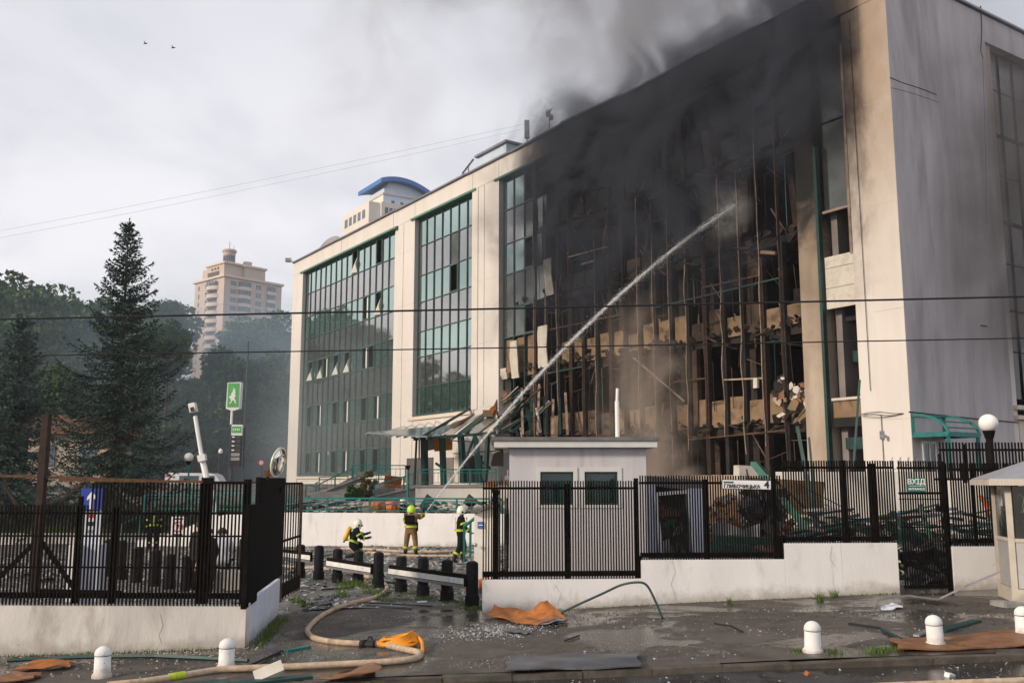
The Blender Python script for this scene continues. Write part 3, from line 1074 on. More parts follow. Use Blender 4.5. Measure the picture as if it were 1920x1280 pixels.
# one paler scorched column and a cabinet frame as seen through the second storey opening
subdiv_wall('inner_column', 10.72, 11.0, -0.55, -0.3, 5.0, 8.6, 'scorched_panel')
for i in range(int((S3 - 4.55) / BP) + 1):
    s = S3 - i * BP
    if i < 3 or s < 4.7:
        continue
    # dark posts between the fibre panels
    fpiece('facade_post', 'char' if i % 3 else 'rust_dark', ob, s - .10, s + .10, -0.5, -0.22, 3.0 if s > 9 else -0.2, random.uniform(11.5, 13.5))
    # pale or rusty thin mullion in front, warped by the heat
    top = random.choice([13.4, 14.8, 15.5, 16.4, 16.9]) + random.uniform(-.4, .4)
    if i in (4, 5):
        top = 13.5
    z = random.uniform(3.1, 5.0)
    pts = []
    while z < top:
        pts.append(FP(s + random.gauss(0, .013), -0.12 + random.gauss(0, .03), z))
        z += random.uniform(0.7, 1.5)
    pts.append(FP(s + random.gauss(0, .03), -0.1, top))
    mb = MB()
    mb.tube(smooth_path(pts, 3), 0.021, 5)
    mb.build('burnt_mullion', random.choice(['mullion_pale', 'mullion_pale', 'mullion_pale', 'mullion_rust']), ob)
    if random.random() < .8:
        fpiece('burnt_mullion', 'mullion_rust', ob, s + .04, s + .1, -0.3, -0.16, top - random.uniform(1, 4), top + random.uniform(.5, 3.5))
# fibre spandrel panels, tan where the fire left them, brown or black higher up
for (z0, z1, m, i0, i1) in ((9.0, 10.25, 'fibre_panel', 3, 19), (5.05, 6.3, 'fibre_panel', 4, 19), (12.95, 13.9, 'scorched_panel', 3, 16), (16.9, 18.0, 'char', 4, 19)):
    for i in range(i0, i1 + 1):
        s = S3 - i * BP
        mm = m
        if m == 'fibre_panel' and random.random() < .18:
            mm = 'scorched_panel'
        if m == 'scorched_panel' and random.random() < .5:
            mm = 'char'
        dz = random.uniform(-.08, .08)
        if random.random() < .07:
            continue
        hz_ = z1 - z0 - (random.uniform(0, .5) if random.random() < .4 else random.uniform(0, .12))
        piece('spandrel_panel', mm, ob, FP(s - BP / 2, -0.42, z0 + hz_ / 2 + dz), (BP - .15, 0.06, hz_), rot=(random.uniform(-.05, .05), random.uniform(-.025, .025), FROT))
# surviving thin transoms
for (z, i0, i1, m) in ((10.95, 4, 10, 'mullion_rust'), (10.95, 12, 19, 'teal_dark'), (8.6, 3, 7, 'teal_dark'), (14.7, 6, 9, 'mullion_pale'), (14.0, 7, 8, 'mullion_pale'), (15.6, 8, 9, 'mullion_rust'), (4.6, 14, 19, 'mullion_rust'), (7.0, 16, 18, 'mullion_pale'), (7.3, 13, 15, 'mullion_rust'), (15.2, 11, 14, 'rust_dark'), (11.4, 15, 18, 'mullion_rust')):
    bar('burnt_transom', m, ob, FP(S3 - i0 * BP, -0.15, z + random.uniform(-.1, .1)), FP(S3 - i1 * BP, -0.15, z + random.uniform(-.1, .15)), 0.06, 0.07)
# white insulation boards hanging out
for (s0, s1, z0, z1, tl) in ((25.3, 24.55, 8.55, 10.7, .05), (22.55, 21.7, 8.9, 11.2, -.12), (26.3, 25.7, 8.6, 9.2, 0.0), (21.9, 21.2, 12.85, 14.9, .1)):
    mb = MB()
    def bd(u, v):
        j = 0.06 * math.sin(v * 9 + s0) * (u - .5)
        return FP(s0 + (s1 - s0) * u + tl * (v - .5) + j, -0.05 + 0.12 * math.sin(v * 2), z0 + (z1 - z0) * v)
    mb.grid(bd, 4, 8)
    o = mb.build('insulation_board', 'white_board', ob)
    so = o.modifiers.new('solid', 'SOLIDIFY')
    so.thickness = 0.06
for i in range(4):
    s = S3 - i * BP
    fpiece('spandrel_panel', 'fibre_panel', ob, s - BP + .1, s - .1, -0.5, -0.42, 8.7 + .2 * (i % 2), 10.95)
# broken inner frames, half burnt panels and linings in the openings
_zf = [(5.1, 8.6), (9.1, 12.6), (13.0, 16.4), (16.9, 20.4), (-.3, 4.6)]
for (z0, z1) in _zf:
    for i in range(4, 20):
        s = S3 - i * BP
        hi = z0 > 12.5
        if random.random() < .62:
            h_ = random.uniform(.5, z1 - z0)
            zc = random.choice([z0 + h_ / 2, z1 - h_ / 2])
            piece('burnt_lining', random.choice(['char', 'char', 'soot', 'soot', 'scorched_panel'] + ([] if hi else ['scorched_panel', 'scorched_panel', 'interior_grey'])), ob,
                  FP(s - BP / 2 + random.uniform(-.3, .3), -random.uniform(.6, 2.4), zc), (random.uniform(.25, .95), .05, h_), rot=(random.uniform(-.12, .12), random.uniform(-.1, .1), FROT + random.uniform(-.3, .3)))
        if random.random() < .85:
            m_ = random.choice(['mullion_rust', 'rust_dark', 'char', 'teal_dark'])
            zl, zh = z0 + random.uniform(.1, 1.4), z1 - random.uniform(0, 1.2)
            so_ = s - BP * random.choice([.33, .5, .66])
            bar('inner_frame', m_, ob, FP(so_, -.3, zl), FP(so_ + random.gauss(0, .06), -.28, zh), .03)
            if random.random() < .7:
                bar('inner_frame', m_, ob, FP(s - .05, -.3, zh + random.gauss(0, .1)), FP(s - BP + .05, -.28, zh + random.gauss(0, .12)), .035)
            if random.random() < .4:
                bar('inner_frame', m_, ob, FP(s - .05, -.3, zl + .3), FP(s - BP + .05, -.28, zl + .3 + random.gauss(0, .1)), .035)
# ragged edge of each floor: brown lumps along the slab noses
for fl in (5.05, 9.0, 12.92, 16.82):
    for k in range(46):
        s = random.uniform(4.8, 22.8 if fl < 16 else 20)
        piece('slab_fragment', random.choice(['scorched_panel', 'soot', 'soot', 'char'] if fl < 10 else ['soot', 'char', 'scorched_panel']), ob,
              FP(s, random.uniform(-.45, -.1), fl + random.uniform(-.55, .12)), (random.uniform(.15, .9), random.uniform(.05, .3), random.uniform(.02, .14)), rot=(random.uniform(-.9, .9), random.uniform(-.5, .5), FROT + random.uniform(-.5, .5)))
# hanging wires, rods and scraps inside the openings
mb = MB()
for k in range(150):
    s = random.uniform(5, 23)
    fl = random.choice([5.1, 9.1, 9.1, 13.0, 16.8])
    if random.random() < .55:
        z = fl - 0.4
        l_ = random.uniform(.3, 1.8)
        mb.bar(FP(s, random.uniform(-2.5, -.3), z), FP(s + random.gauss(0, .3), random.uniform(-2.5, -.3), z - l_), random.uniform(.015, .05))
    else:
        z = fl
        l_ = random.uniform(.3, 1.3)
        mb.bar(FP(s, random.uniform(-1.5, -.3), z), FP(s + random.gauss(0, .6), random.uniform(-1.0, -.1), z + l_), random.uniform(.02, .07))
o = mb.build('hanging_scraps', 'mullion_pale', ob)
o['kind'] = 'stuff'
mb = MB()
for k in range(420):
    s = random.uniform(4.8, 25.5)
    fl = random.choice([5.05, 9.02, 9.02, 12.92])
    mb.box(FP(s, random.uniform(-.9, -.15), fl + abs(random.gauss(0, .16))), (random.uniform(.05, .45), random.uniform(.05, .3), random.uniform(.02, .2)), Euler((random.uniform(-1, 1), random.uniform(-1, 1), random.uniform(0, 3))).to_matrix())
o = mb.build('floor_rubble', 'soot', ob)
o['kind'] = 'stuff'
# fallen beam across the second storey
a_, b_ = Fpx(1180, 670), Fpx(1282, 752)
bar('fallen_beam', 'mullion_pale', ob, FP(a_[0], -.3, a_[1]), FP(b_[0], -.05, b_[1]), .07)
# torn boards, linings and insulation wedged beside the concrete pier
rr_ = random.Random(5)
for k in range(34):
    px, py = rr_.gauss(1480, 20), rr_.gauss(745, 24)
    px = min(1506, max(1425, px)); py = min(785, max(692, py + (1480 - px) * .25))
    s_, z_ = Fpx(px, py)
    w_, h_ = rr_.uniform(.15, .6), rr_.uniform(.12, .5)
    a_ = rr_.uniform(-.9, .9)
    q = []
    for (u_, v_) in ((-1, -1), (.2, -1.2), (1, -.8), (1.1, .7), (.1, 1), (-.8, .9)):
        u2, v2 = u_ * w_ / 2 * rr_.uniform(.6, 1.1), v_ * h_ / 2 * rr_.uniform(.6, 1.1)
        q.append(FP(s_ + u2 * math.cos(a_) - v2 * math.sin(a_), -rr_.uniform(.05, .12) - .25 * (k % 3), z_ + u2 * math.sin(a_) + v2 * math.cos(a_)))
    mb = MB(); mb.prism(q, FN * rr_.uniform(.02, .08)); mb.build('broken_board', rr_.choice(['white_board', 'white_board', 'interior_grey', 'pillar_tan', 'fibre_panel', 'brown_sheet', 'scorched_panel', 'char']), ob)
for (px, py, w_, h_, m, r_) in ((1417, 718, .22, .42, 'white_board', 0), (1440, 474, .8, .14, 'fibre_panel', -.25)):
    s_, z_ = Fpx(px, py)
    piece('broken_board', m, ob, FP(s_, -0.02, z_), (w_, 0.12, h_), rot=(random.uniform(-.2, .2), r_, FROT))

# ---- concrete pier, window strip beside it
fpiece('concrete_pier', 'sooty_pier', ob, 3.62, 4.55, -0.9, -0.02, -0.5, 20.97)
fpiece('strip_frame', 'teal_dark', ob, 3.49, 3.615, -0.2, 0.02, -0.4, 16.0)
bar('strip_frame', 'mullion_pale', ob, FP(2.08, -.02, 11.3), FP(2.08, -.02, 19.8), .07)
fpiece('strip_inner_wall', 'interior_grey', ob, 2.06, 3.5, -3.2, -3.0, -0.4, 20.5)
fpiece('strip_inner_side', 'interior_grey', ob, 3.15, 3.44, -2.95, -0.7, -0.4, 20.5)
for (z0, z1) in ((9.35, 10.15), (10.17, 10.95), (10.97, 11.42)):
    fpiece('white_spandrel', 'white_board', ob, 2.07, 3.45, -0.3, -0.2, z0, z1)
fpiece('strip_pane', 'sooty_glass', ob, 2.07, 3.45, -0.4, -0.36, 13.3, 16.9)
fpiece('strip_pane', 'sooty_glass', ob, 2.07, 3.45, -0.4, -0.36, 17.0, 20.8)
fpiece('strip_transom', 'mullion_pale', ob, 2.07, 3.45, -0.35, -0.2, 13.2, 13.3)
fpiece('strip_transom', 'teal_dark', ob, 2.07, 3.2, -1.6, -1.2, 7.3, 7.75)
fpiece('strip_transom', 'teal_dark', ob, 2.07, 3.2, -0.8, -0.6, 3.9, 4.35)
fpiece('strip_spandrel', 'fibre_panel', ob, 2.07, 3.45, -0.6, -0.3, 5.1, 5.75)
fpiece('strip_rail', 'white_board', ob, 2.07, 3.45, -0.3, -0.2, 5.76, 5.86)
fpiece('strip_soffit', 'char', ob, 2.07, 3.45, -0.6, -0.25, 4.75, 5.1)
fpiece('strip_floor', 'interior_dark', ob, 2.07, 3.45, -2.9, -0.9, 8.9, 9.3)
fpiece('strip_base', 'pillar_tan', ob, 2.07, 26.6, -0.9, -0.15, -0.6, 2.95)
# scorched plaster flap and pipe at roof edge
bar('coping', 'coping', ob, FP(9.0, -.1, ROOF + .2), FP(10.4, 0.1, ROOF + .02), .5, .06)

# ---- shaded side wall
SX = -FN  # side wall runs along -FN from the corner


def SP(t, o, z):
    return FA + SX * t - FD * o + Vector((0, 0, z))


SROT = math.atan2(SX.y, SX.x)


def spiece(name, m, t0, t1, o0, o1, z0, z1):
    return piece(name, m, ob, SP((t0 + t1) / 2, (o0 + o1) / 2, (z0 + z1) / 2), (t1 - t0, abs(o1 - o0), z1 - z0), rz=SROT)


spiece('side_wall', 'side_plaster_shaded', 0.004, 6.85, -0.35, 0.01, -0.6, ROOF - .012)
spiece('side_wall', 'side_plaster_shaded', 6.852, 12.0, -0.35, 0.008, 20.9, ROOF - .013)
spiece('side_strip', 'facade_plaster', 6.853, 7.42, -0.6, -0.12, -0.6, 20.89)
spiece('side_wall', 'side_plaster_shaded', 12.0, 16.2, -0.35, 0.01, -0.6, ROOF - .012)
spiece('side_base', 'beige', 7.44, 11.998, -0.5, -0.1, -0.6, 5.1)
for z in (5.2, 5.6):
    spiece('side_sill', 'beige', 7.1, 12.0, -0.45, 0.10, z - .08, z + .08)
for z in (5.9, 9.6, 13.4, 17.2):
    for t_ in range(4):
        spiece('side_window', 'cracked_pane', 7.46 + t_ * 1.13, 8.55 + t_ * 1.13, -0.5, -0.46, z + .1, z + 2.0)
        spiece('side_spandrel', 'grey_sheet', 7.46 + t_ * 1.13, 8.55 + t_ * 1.13, -0.52, -0.47, z + 2.06, z + 3.7)
        spiece('side_mullion', 'rubble_dark', 8.56 + t_ * 1.13, 8.59 + t_ * 1.13, -0.5, -0.40, 5.7, 20.9)
spiece('side_coping', 'coping', -0.1, 16.3, -0.5, 0.14, ROOF + .012, ROOF + .10)
# cracks and cables on the side wall
def strip_on_side(name, m, pts, r):
    mb = MB()
    mb.tube([SP(t, 0.012, z) for t, z in pts], r, 4)
    return mb.build(name, m, ob)


def Spx(px, py):
    r = ray(px, py)
    t = FA.dot(FD) / (r.x * FD.x + r.y * FD.y)
    q = r * t
    return (Vector((q.x, q.y, 0)) - FA).dot(SX), q.z + CAMZ


strip_on_side('wall_crack', 'char', [Spx(x, y) for x, y in ((1668, 146), (1690, 155), (1715, 163), (1735, 170), (1755, 178))], 0.016)
strip_on_side('wall_crack', 'mullion_rust', [Spx(x, y) for x, y in ((1670, 165), (1700, 172), (1760, 192))], 0.008)
strip_on_side('wall_cable', 'wire', [Spx(x, y) for x, y in ((1838, 12), (1840, 60), (1838, 95), (1842, 110))], 0.025)
strip_on_side('wall_cable', 'wire', [Spx(x, y) for x, y in ((1842, 110), (1846, 240), (1850, 420))], 0.008)
strip_on_side('wall_cable', 'wire', [Spx(x, y) for x, y in ((1704, 772), (1760, 778), (1830, 785), (1908, 792))], 0.03)
strip_on_side('wall_cable', 'wire', [Spx(x, y) for x, y in ((1838, 610), (1843, 611), (1850, 612))], 0.03)
mb = MB()
for k in range(3):
    mb.tube(smooth_path([FP(2.0 - i * .35, .02 + .02 * k, 5.15 - .05 * k + .06 * math.sin(i + k)) for i in range(6)], 3), .012, 4)
mb.build('wall_cable', 'wire', ob)
mb = MB()
mb.tube([FP(1.15, .03, z) for z in (5.1, 4.2, 3.2)], .018, 5)
mb.box(FP(1.15, .05, 4.35), (.12, .1, .3))
mb.lathe([(.06, 0), (.06, .22)], FP(.95, .12, 4.3), 8, axis=-FN * -1)
mb.build('wall_camera', 'galv', ob)
mb = MB()
mb.tube([FP(1.62, -.02, 20.6), FP(1.6, -.02, 14), FP(1.58, -.02, 6)], .012, 4)
mb.build('wall_cable', 'wire', ob)

# ---- roof furniture
def thing_mesh(name, mb, mats, label, cat, group=None, smooth=False, kind=None):
    o = mb.build(name, mats, None, smooth)
    return tag(o, label, cat, group, kind)


# panel antenna on the edge of the roof
s_, z_ = Fpx(988, 262, -0.4)
r_ = root('panel_antenna', FP(s_, -.4, ROOF), 'upright grey panel antenna on a thin pole at the roof edge', 'antenna')
mb = MB(); mb.tube([FP(s_, -.4, ROOF + .05), FP(s_, -.4, ROOF + 1.0)], .05, 8); mb.build('pole', 'coping', r_)
mb = MB(); mb.box(FP(s_, -.4, ROOF + 1.25), (.3, .22, 1.1)); mb.build('panel', 'coping', r_)
s_, z_ = Fpx(1030, 240, -0.4)
r_ = root('mast_antenna', FP(s_, -.4, ROOF), 'slim mast with small antenna heads beside the smoke', 'antenna')
mb = MB(); mb.tube([FP(s_, -.4, ROOF + .05), FP(s_, -.4, ROOF + 1.75)], .03, 6); mb.build('mast', 'coping', r_)
mb = MB(); mb.box(FP(s_ + .1, -.4, ROOF + 1.5), (.25, .1, .35)); mb.box(FP(s_ - .2, -.4, ROOF + 1.2), (.2, .1, .3)); mb.bar(FP(s_ - .3, -.4, ROOF + 1.7), FP(s_ + .3, -.4, ROOF + 1.55), .05); mb.build('antenna_head', 'coping', r_)
# roof hatch house
s_, z_ = Fpx(932, 284, -2.4)
r_ = root('roof_house', FP(s_, -2.4, 21.5), 'low grey plant house on the flat roof above the glass bays', 'plant room')
mb = MB(); mb.box(FP(s_, -2.9, (21.4 + z_) / 2), (3.4, 1.8, z_ - 21.4), Matrix.Rotation(FROT, 3, 'Z')); mb.build('wall', 'blue_white', r_)
mb = MB(); mb.box(FP(s_, -2.9, z_ + .06), (3.8, 2.2, .14), Matrix.Rotation(FROT, 3, 'Z')); mb.build('roof', 'coping', r_)
# davit arm
s_, z_ = Fpx(872, 325, -1)
r_ = root('roof_davit', FP(s_, -1, 21.5), 'bent dark davit arm standing on the roof', 'davit')
mb = MB(); mb.tube([FP(s_ + .5, -1, 21.5), FP(s_ + .3, -1, 23.1), FP(s_ - 1.2, -.9, 23.6)], .07, 6); mb.build('arm', 'coping', r_)
mb = MB(); mb.tube([FP(s_ - .6, -1, 21.5), FP(s_ - .4, -1, 23.4)], .05, 6); mb.build('strut', 'coping', r_)
# satellite dish at the far end
s_, z_ = Fpx(634, 455, -2.5)
r_ = root('satellite_dish', FP(s_, -2.5, 21.5), 'large grey satellite dish half hidden by the roof edge', 'satellite dish')
mb = MB(); mb.lathe([(.02, 0), (.6, .08), (1.0, .24), (1.3, .43), (1.32, .46), (1.0, .29), (.6, .14), (.02, .06)], FP(s_, -2.0, 22.75), 28, axis=(-.5, -.75, .45)); mb.build('reflector', 'dish', r_, smooth=True)
mb = MB(); mb.tube([FP(s_, -2.5, 21.5), FP(s_, -2.3, 23.2)], .15, 8); mb.build('mount', 'coping', r_)
# camera on the far corner
r_ = root('security_camera', FP(LEN, .1, ROOF), 'small security camera on an arm at the far roof corner', 'camera')
mb = MB(); mb.tube([FP(LEN - .1, .05, ROOF), FP(LEN + .5, .25, ROOF + .55)], .06, 6); mb.build('arm', 'coping', r_)
mb = MB(); mb.box(FP(LEN + .6, .3, ROOF + .4), (.5, .3, .35)); mb.build('housing', 'coping', r_)
# ================================================================== FAR BUILDINGS
def far_tower():
    """cream apartment tower with stepped top and round lantern; corner towards us"""
    Y = 300.0
    base_z = 14.0
    cpos = P(421, 520, Y)
    cx, cy = cpos.x, cpos.y
    r_ = root('apartment_tower', (cx, cy, base_z), 'tall beige apartment tower with bowed balconies and round lantern on top', 'building')
    ang = R(48)                       # right face runs right and away
    u = Vector((math.cos(ang), math.sin(ang), 0))       # along right face
    w = Vector((-math.sin(ang), math.cos(ang), 0))      # along left face
    C = Vector((cx, cy, 0))
    rz = ang
    WU, WW = 22.5, 15.2
    ku, kw = 0.97, 1.2
    ZT = P(421, 518, Y).z             # main cornice
    top = P(421, 500, Y).z

    def bx(name, m, u0, u1, w0, w1, z0, z1):
        u0, u1, w0, w1 = [q * k if q > .5 else q for q, k in ((u0, ku), (u1, ku), (w0, kw), (w1, kw))]
        c = C + u * (u0 + u1) / 2 + w * (w0 + w1) / 2 + Vector((0, 0, (z0 + z1) / 2))
        return piece(name, m, r_, c, (u1 - u0, w1 - w0, z1 - z0), rz=rz)
    bx('wall', 'tower_beige', 0, WU, 0, WW, base_z, ZT)
    bx('cornice', 'tower_trim', -.6, WU + .6, -.6, WW + .6, ZT, ZT + .7)
    ZU = P(421, 453 + 5, Y).z
    ZU = ZT + 4.6
    bx('wall', 'tower_beige', 0.3, 14.5, 0.8, 9.5, ZT + .7, ZU)
    bx('wall', 'tower_beige', 7.5, 15.5, -.2, 8, ZT + .7, ZU - .3)
    bx('wall', 'tower_beige', 0.4, 3.5, 9.5, 12.0, ZT + .7, ZU - .6)
    bx('cornice', 'tower_trim', -.1, 15.0, 0.3, 10.0, ZU, ZU + .6)
    bx('cornice', 'tower_trim', 7.1, 16.0, -.6, 8.2, ZU - .3, ZU + .35)
    fl = 2.75
    for k in range(3):
        bx('window', 'tower_dark', 0.15, .32, 3.4 + k * 1.5, 4.1 + k * 1.5, ZU - 1.5, ZU - .8)
    bx('loggia', 'tower_dark', 0.2, .34, 3.2, 9.0, ZT + 1.0, ZT + 2.5)
    # lantern
    lc = C + u * 3.2 + w * 3.0
    mb = MB(); mb.lathe([(2.1, 0), (2.1, .3), (1.85, .35), (1.85, 2.5), (2.0, 2.7), (2.0, 3.6), (2.3, 3.8), (2.35, 4.4), (2.0, 4.6)], lc + Vector((0, 0, ZU + .6)), 20)
    mb.build('lantern', 'tower_beige', r_, smooth=True)
    for k in range(20):
        a = k / 20 * 2 * math.pi
        dv = Vector((math.cos(a), math.sin(a), 0))
        piece('window', 'tower_glass', r_, lc + dv * 1.88 + Vector((0, 0, ZU + 2.05)), (.12, .44, 1.9), rz=a)
    mb = MB(); mb.tube([lc + Vector((0, 0, ZU + 5)), lc + Vector((0, 0, ZU + 8))], .10, 6); mb.tube([lc + Vector((1.4, 0, ZU + 5)), lc + Vector((1.4, 0, ZU + 6.6))], .08, 5)
    mb.build('aerial', 'tower_dark', r_)
    mb = MB(); mb.lathe([(1.3, 0), (1.5, 1.2), (1.5, 1.5)], C + u * 9.5 + w * 2 + Vector((0, 0, ZU + .4)), 14); mb.build('vent', 'tower_trim', r_, smooth=True)
    for k in range(13):
        z = ZT - 1.0 - k * fl
        # right face (w = 0): recessed small window, bowed bay, two-light window, bay at the far end
        bx('window', 'tower_glass', 2.4, 4.6, -.03, .12, z - 1.5, z)
        if k < 11:
            bc = C + u * 7.6 * ku + Vector((0, 0, 0))
            mb = MB(); mb.lathe([(3.0, z - 2.75), (3.05, z - 1.6), (2.85, z - 1.58)], bc + w * 1.3, 20); mb.build('balcony', 'tower_trim', r_, smooth=True)
            for j in range(7):
                a = ang - math.pi / 2 + (j - 3) * .27
                dv = Vector((math.cos(a), math.sin(a), 0))
                piece('window', 'tower_glass', r_, bc + w * 1.3 + dv * 2.8 + Vector((0, 0, z - .75)), (.12, .68, 1.55), rz=a)
        bx('window', 'tower_glass', 12.1, 13.1, -.03, .12, z - 1.55, z)
        bx('window', 'tower_glass', 13.3, 14.3, -.03, .12, z - 1.55, z)
        bx('bay_wall', 'tower_trim', 16.4, 19.8, -.7, 0, z - 2.7, z - 1.6)
        for j in range(3):
            bx('window', 'tower_glass', 16.5 + j * 1.1, 17.5 + j * 1.1, -.62, -.5, z - 1.55, z)
        # left face (u = 0): bowed balconies and a narrow window
        bc = C + w * 5.6 * kw
        mb = MB(); mb.lathe([(4.0, z - 2.75), (4.1, z - 1.55), (3.9, z - 1.5)], bc + u * 2.2, 20); mb.build('balcony', 'tower_trim', r_, smooth=True)
        bx('loggia', 'tower_dark', -.05, .1, 3.4, 8.0, z - 1.5, z - .1)
        bx('window', 'tower_glass', -.04, .1, 8.4, 9.6, z - 1.6, z - .1)
        bx('window', 'tower_glass', -.04, .1, 12.6, 13.3, z - 1.8, z - .3)
        if k == 2:
            bx('string_course', 'tower_trim', -.15, WU + .15, -.15, WW + .15, z - 2.3, z - 2.0)
        if k == 0:
            for j in range(6):
                a = ang + math.pi + (j - 2.5) * .3
                dv = Vector((math.cos(a), math.sin(a), 0))
                piece('window', 'tower_glass', r_, bc + u * 2.2 + dv * 3.95 + Vector((0, 0, z - .7)), (.12, .75, 1.6), rz=a)


far_tower()


def blue_tower():
    Y = 210.0
    c0 = P(718, 420, Y)
    r_ = root('blue_roof_tower', (c0.x, c0.y, 14), 'pale tower top with a curved bright blue roof behind the office building', 'building')
    ang = R(33)
    u = Vector((math.cos(ang), math.sin(ang), 0))
    w = Vector((-math.sin(ang), math.cos(ang), 0))
    C = Vector((c0.x, c0.y, 0))

    def bx(name, m, u0, u1, w0, w1, z0, z1):
        c = C + u * (u0 + u1) / 2 + w * (w0 + w1) / 2 + Vector((0, 0, (z0 + z1) / 2))
        return piece(name, m, r_, c, (u1 - u0, w1 - w0, z1 - z0), rz=ang)
    zA = P(727, 364, Y).z
    zB = P(716, 384, Y).z
    bx('wall', 'blue_white', 0, 11, 0, 9, 14, zA)
    bx('side_wall', 'warm_white', -.06, 0, 0, 9.0, 14, zA)
    bx('cornice', 'tower_trim', -.3, 11.2, -.3, 9.2, zA, zA + .35)
    bx('upper_wall', 'blue_white', 0.3, 10.7, .3, 8.7, zA + .35, zA + 1.6)
    bx('lower_wall', 'warm_white', -4.0, 1.4, -1.0, 14, 14, zB)
    bx('lower_wall', 'warm_white', -1.2, 4.5, -1.6, 10, 14, zB + 0.2)
    for j in range(3):
        bx('window', 'tower_glass', 2.0 + j * 2.3, 2.8 + j * 2.3, -.04, .1, zA - 2.5, zA - 1.2)
        bx('window', 'tower_glass', 2.0 + j * 2.3, 2.8 + j * 2.3, -.04, .1, zA - 5.5, zA - 4.2)
    for j in range(3):
        bx('window', 'tower_glass', -.3 + j * 1.1, .5 + j * 1.1, -1.64, -1.5, zB - 2.6, zB - 1.0)
    for j in range(5):
        bx('window', 'tower_glass', -4.05, -3.95, 1.0 + j * 2.5, 2.6 + j * 2.5, zB - 3.4, zB - 1.4)
    # barrel roof with deep overhang
    mb = MB()
    n = 16
    H = 3.1
    prof = []
    for i in range(n + 1):
        t = i / n
        prof.append((-1.3 + 14.5 * t, H * (1 - .30 * ((.34 - t) / .34) ** 2) if t < .34 else H * (1 - ((t - .34) / .66) ** 2)))
    for (wa, wb) in ((-1.6, 11.5),):
        poly = [C + u * a + w * wa + Vector((0, 0, zA + 1.1 + max(0, h))) for a, h in prof] + [C + u * a + w * wa + Vector((0, 0, zA + 1.1 + max(0, h) - 1.0)) for a, h in reversed(prof)]
        mb.prism(poly, w * (wb - wa))
    mb.build('roof', 'blue_roof', r_)
    poly = [C + u * a + w * .35 + Vector((0, 0, zA + 1.0 + max(0, h) - .3)) for a, h in prof if .6 < a < 10.6]
    poly = [C + u * .6 + w * .35 + Vector((0, 0, zA + .35))] + poly + [C + u * 10.5 + w * .35 + Vector((0, 0, zA + .35))]
    mb = MB(); mb.prism(poly, w * 8); mb.build('gable', 'blue_white', r_)
    mb = MB(); mb.lathe([(.9, 0), (.9, 2.3), (1.0, 2.4), (1.0, 2.7)], C + u * 11.2 + w * 4 + Vector((0, 0, zA + 1)), 12); mb.build('chimney', 'warm_white', r_)


blue_tower()

# small house behind the spruces
hp = P(140, 870, 62)
r_ = root('small_house', (hp.x, hp.y, 2.4), 'low beige house with brown roof half hidden by the spruces', 'house')
piece('wall', 'house_beige', r_, (hp.x - .5, hp.y + 2, 4.0), (5.2, 4, 3.4))
mb = MB(); mb.prism([(hp.x - 3.6, hp.y - .6, 5.7), (hp.x + 2.7, hp.y - .6, 5.7), (hp.x + 1.6, hp.y - .6, 6.9), (hp.x - 2.5, hp.y - .6, 6.9)], (0, 5, 0)); mb.build('roof', 'roof_brown', r_)
for k in range(2):
    piece('window', 'tower_glass', r_, (hp.x - 1.8 + k * 2.6, hp.y - .02, 4.3), (1.0, .1, 1.3))

# long dark fence behind the yard
fy = 96.0
a, b = P(285, 880, fy), P(560, 880, fy)
r_ = root('metal_fence', (a.x, fy, 2.5), 'long dark grey sheet fence below the hazy trees', 'fence')
n = 11
for i in range(n):
    x0 = a.x - 2 + (b.x - a.x + 4) * i / n
    x1 = a.x - 2 + (b.x - a.x + 4) * (i + 1) / n
    piece('sheet_panel', 'far_fence', r_, ((x0 + x1) / 2, fy, 3.05), (x1 - x0 - .06, .06, 2.7))
    piece('post', 'far_fence', r_, (x1, fy - .06, 3.05), (.12, .12, 2.8))

# parked van in front of it
vp = P(375, 895, 80)
r_ = root('parked_van', (vp.x, vp.y, 1.2), 'white van parked behind the railing, only its roof showing', 'van')
mb = MB()
prof = [(-2.6, .5), (2.5, .5), (2.6, 1.1), (2.2, 1.25), (1.6, 2.15), (1.2, 2.3), (-2.4, 2.35), (-2.6, 2.2)]
mb.prism([(vp.x + x, vp.y - .95, 1.0 + z) for x, z in prof], (0, 1.9, 0)); mb.build('body', 'van_white', r_)
for k in (-1.6, 1.6):
    mb = MB(); mb.lathe([(.35, 0), (.35, .22)], (vp.x + k, vp.y - 1.0, 1.5), 14, axis=(0, 1, 0)); mb.build('wheel', 'rubber', r_)
piece('window', 'tower_glass', r_, (vp.x + 1.0, vp.y - .96, 2.85), (1.0, .05, .5))
piece('window', 'tower_glass', r_, (vp.x - .6, vp.y - .96, 2.85), (1.6, .05, .5))
piece('tail_light', 'sign_red', r_, (vp.x - 2.3, vp.y - .97, 3.1), (.3, .05, .18))

# fuel station pylon
Yp = 88.0
p0 = P(437, 745, Yp)
r_ = root('fuel_sign', (p0.x, Yp, 2.4), 'tall green fuel station sign with white winged beast emblem above a price board', 'sign')
w_ = 1.25 * Yp / 88
zt, zb = P(437, 716, Yp).z, P(437, 768, Yp).z
mb = MB(); mb.prism([(p0.x - w_ / 2 + .05, Yp, zt - .05), (p0.x + w_ / 2 + .05, Yp, zt), (p0.x + w_ / 2, Yp, zb + .1), (p0.x, Yp, zb - .1), (p0.x - w_ / 2, Yp, zb + .1)], (.12, .35, 0)); mb.build('sign_box', 'sign_white', r_)
piece('sign_face', 'fuel_green', r_, (p0.x + .02, Yp - .02, (zt + zb) / 2 + .08), (w_ - .2, .04, (zt - zb) - .35))
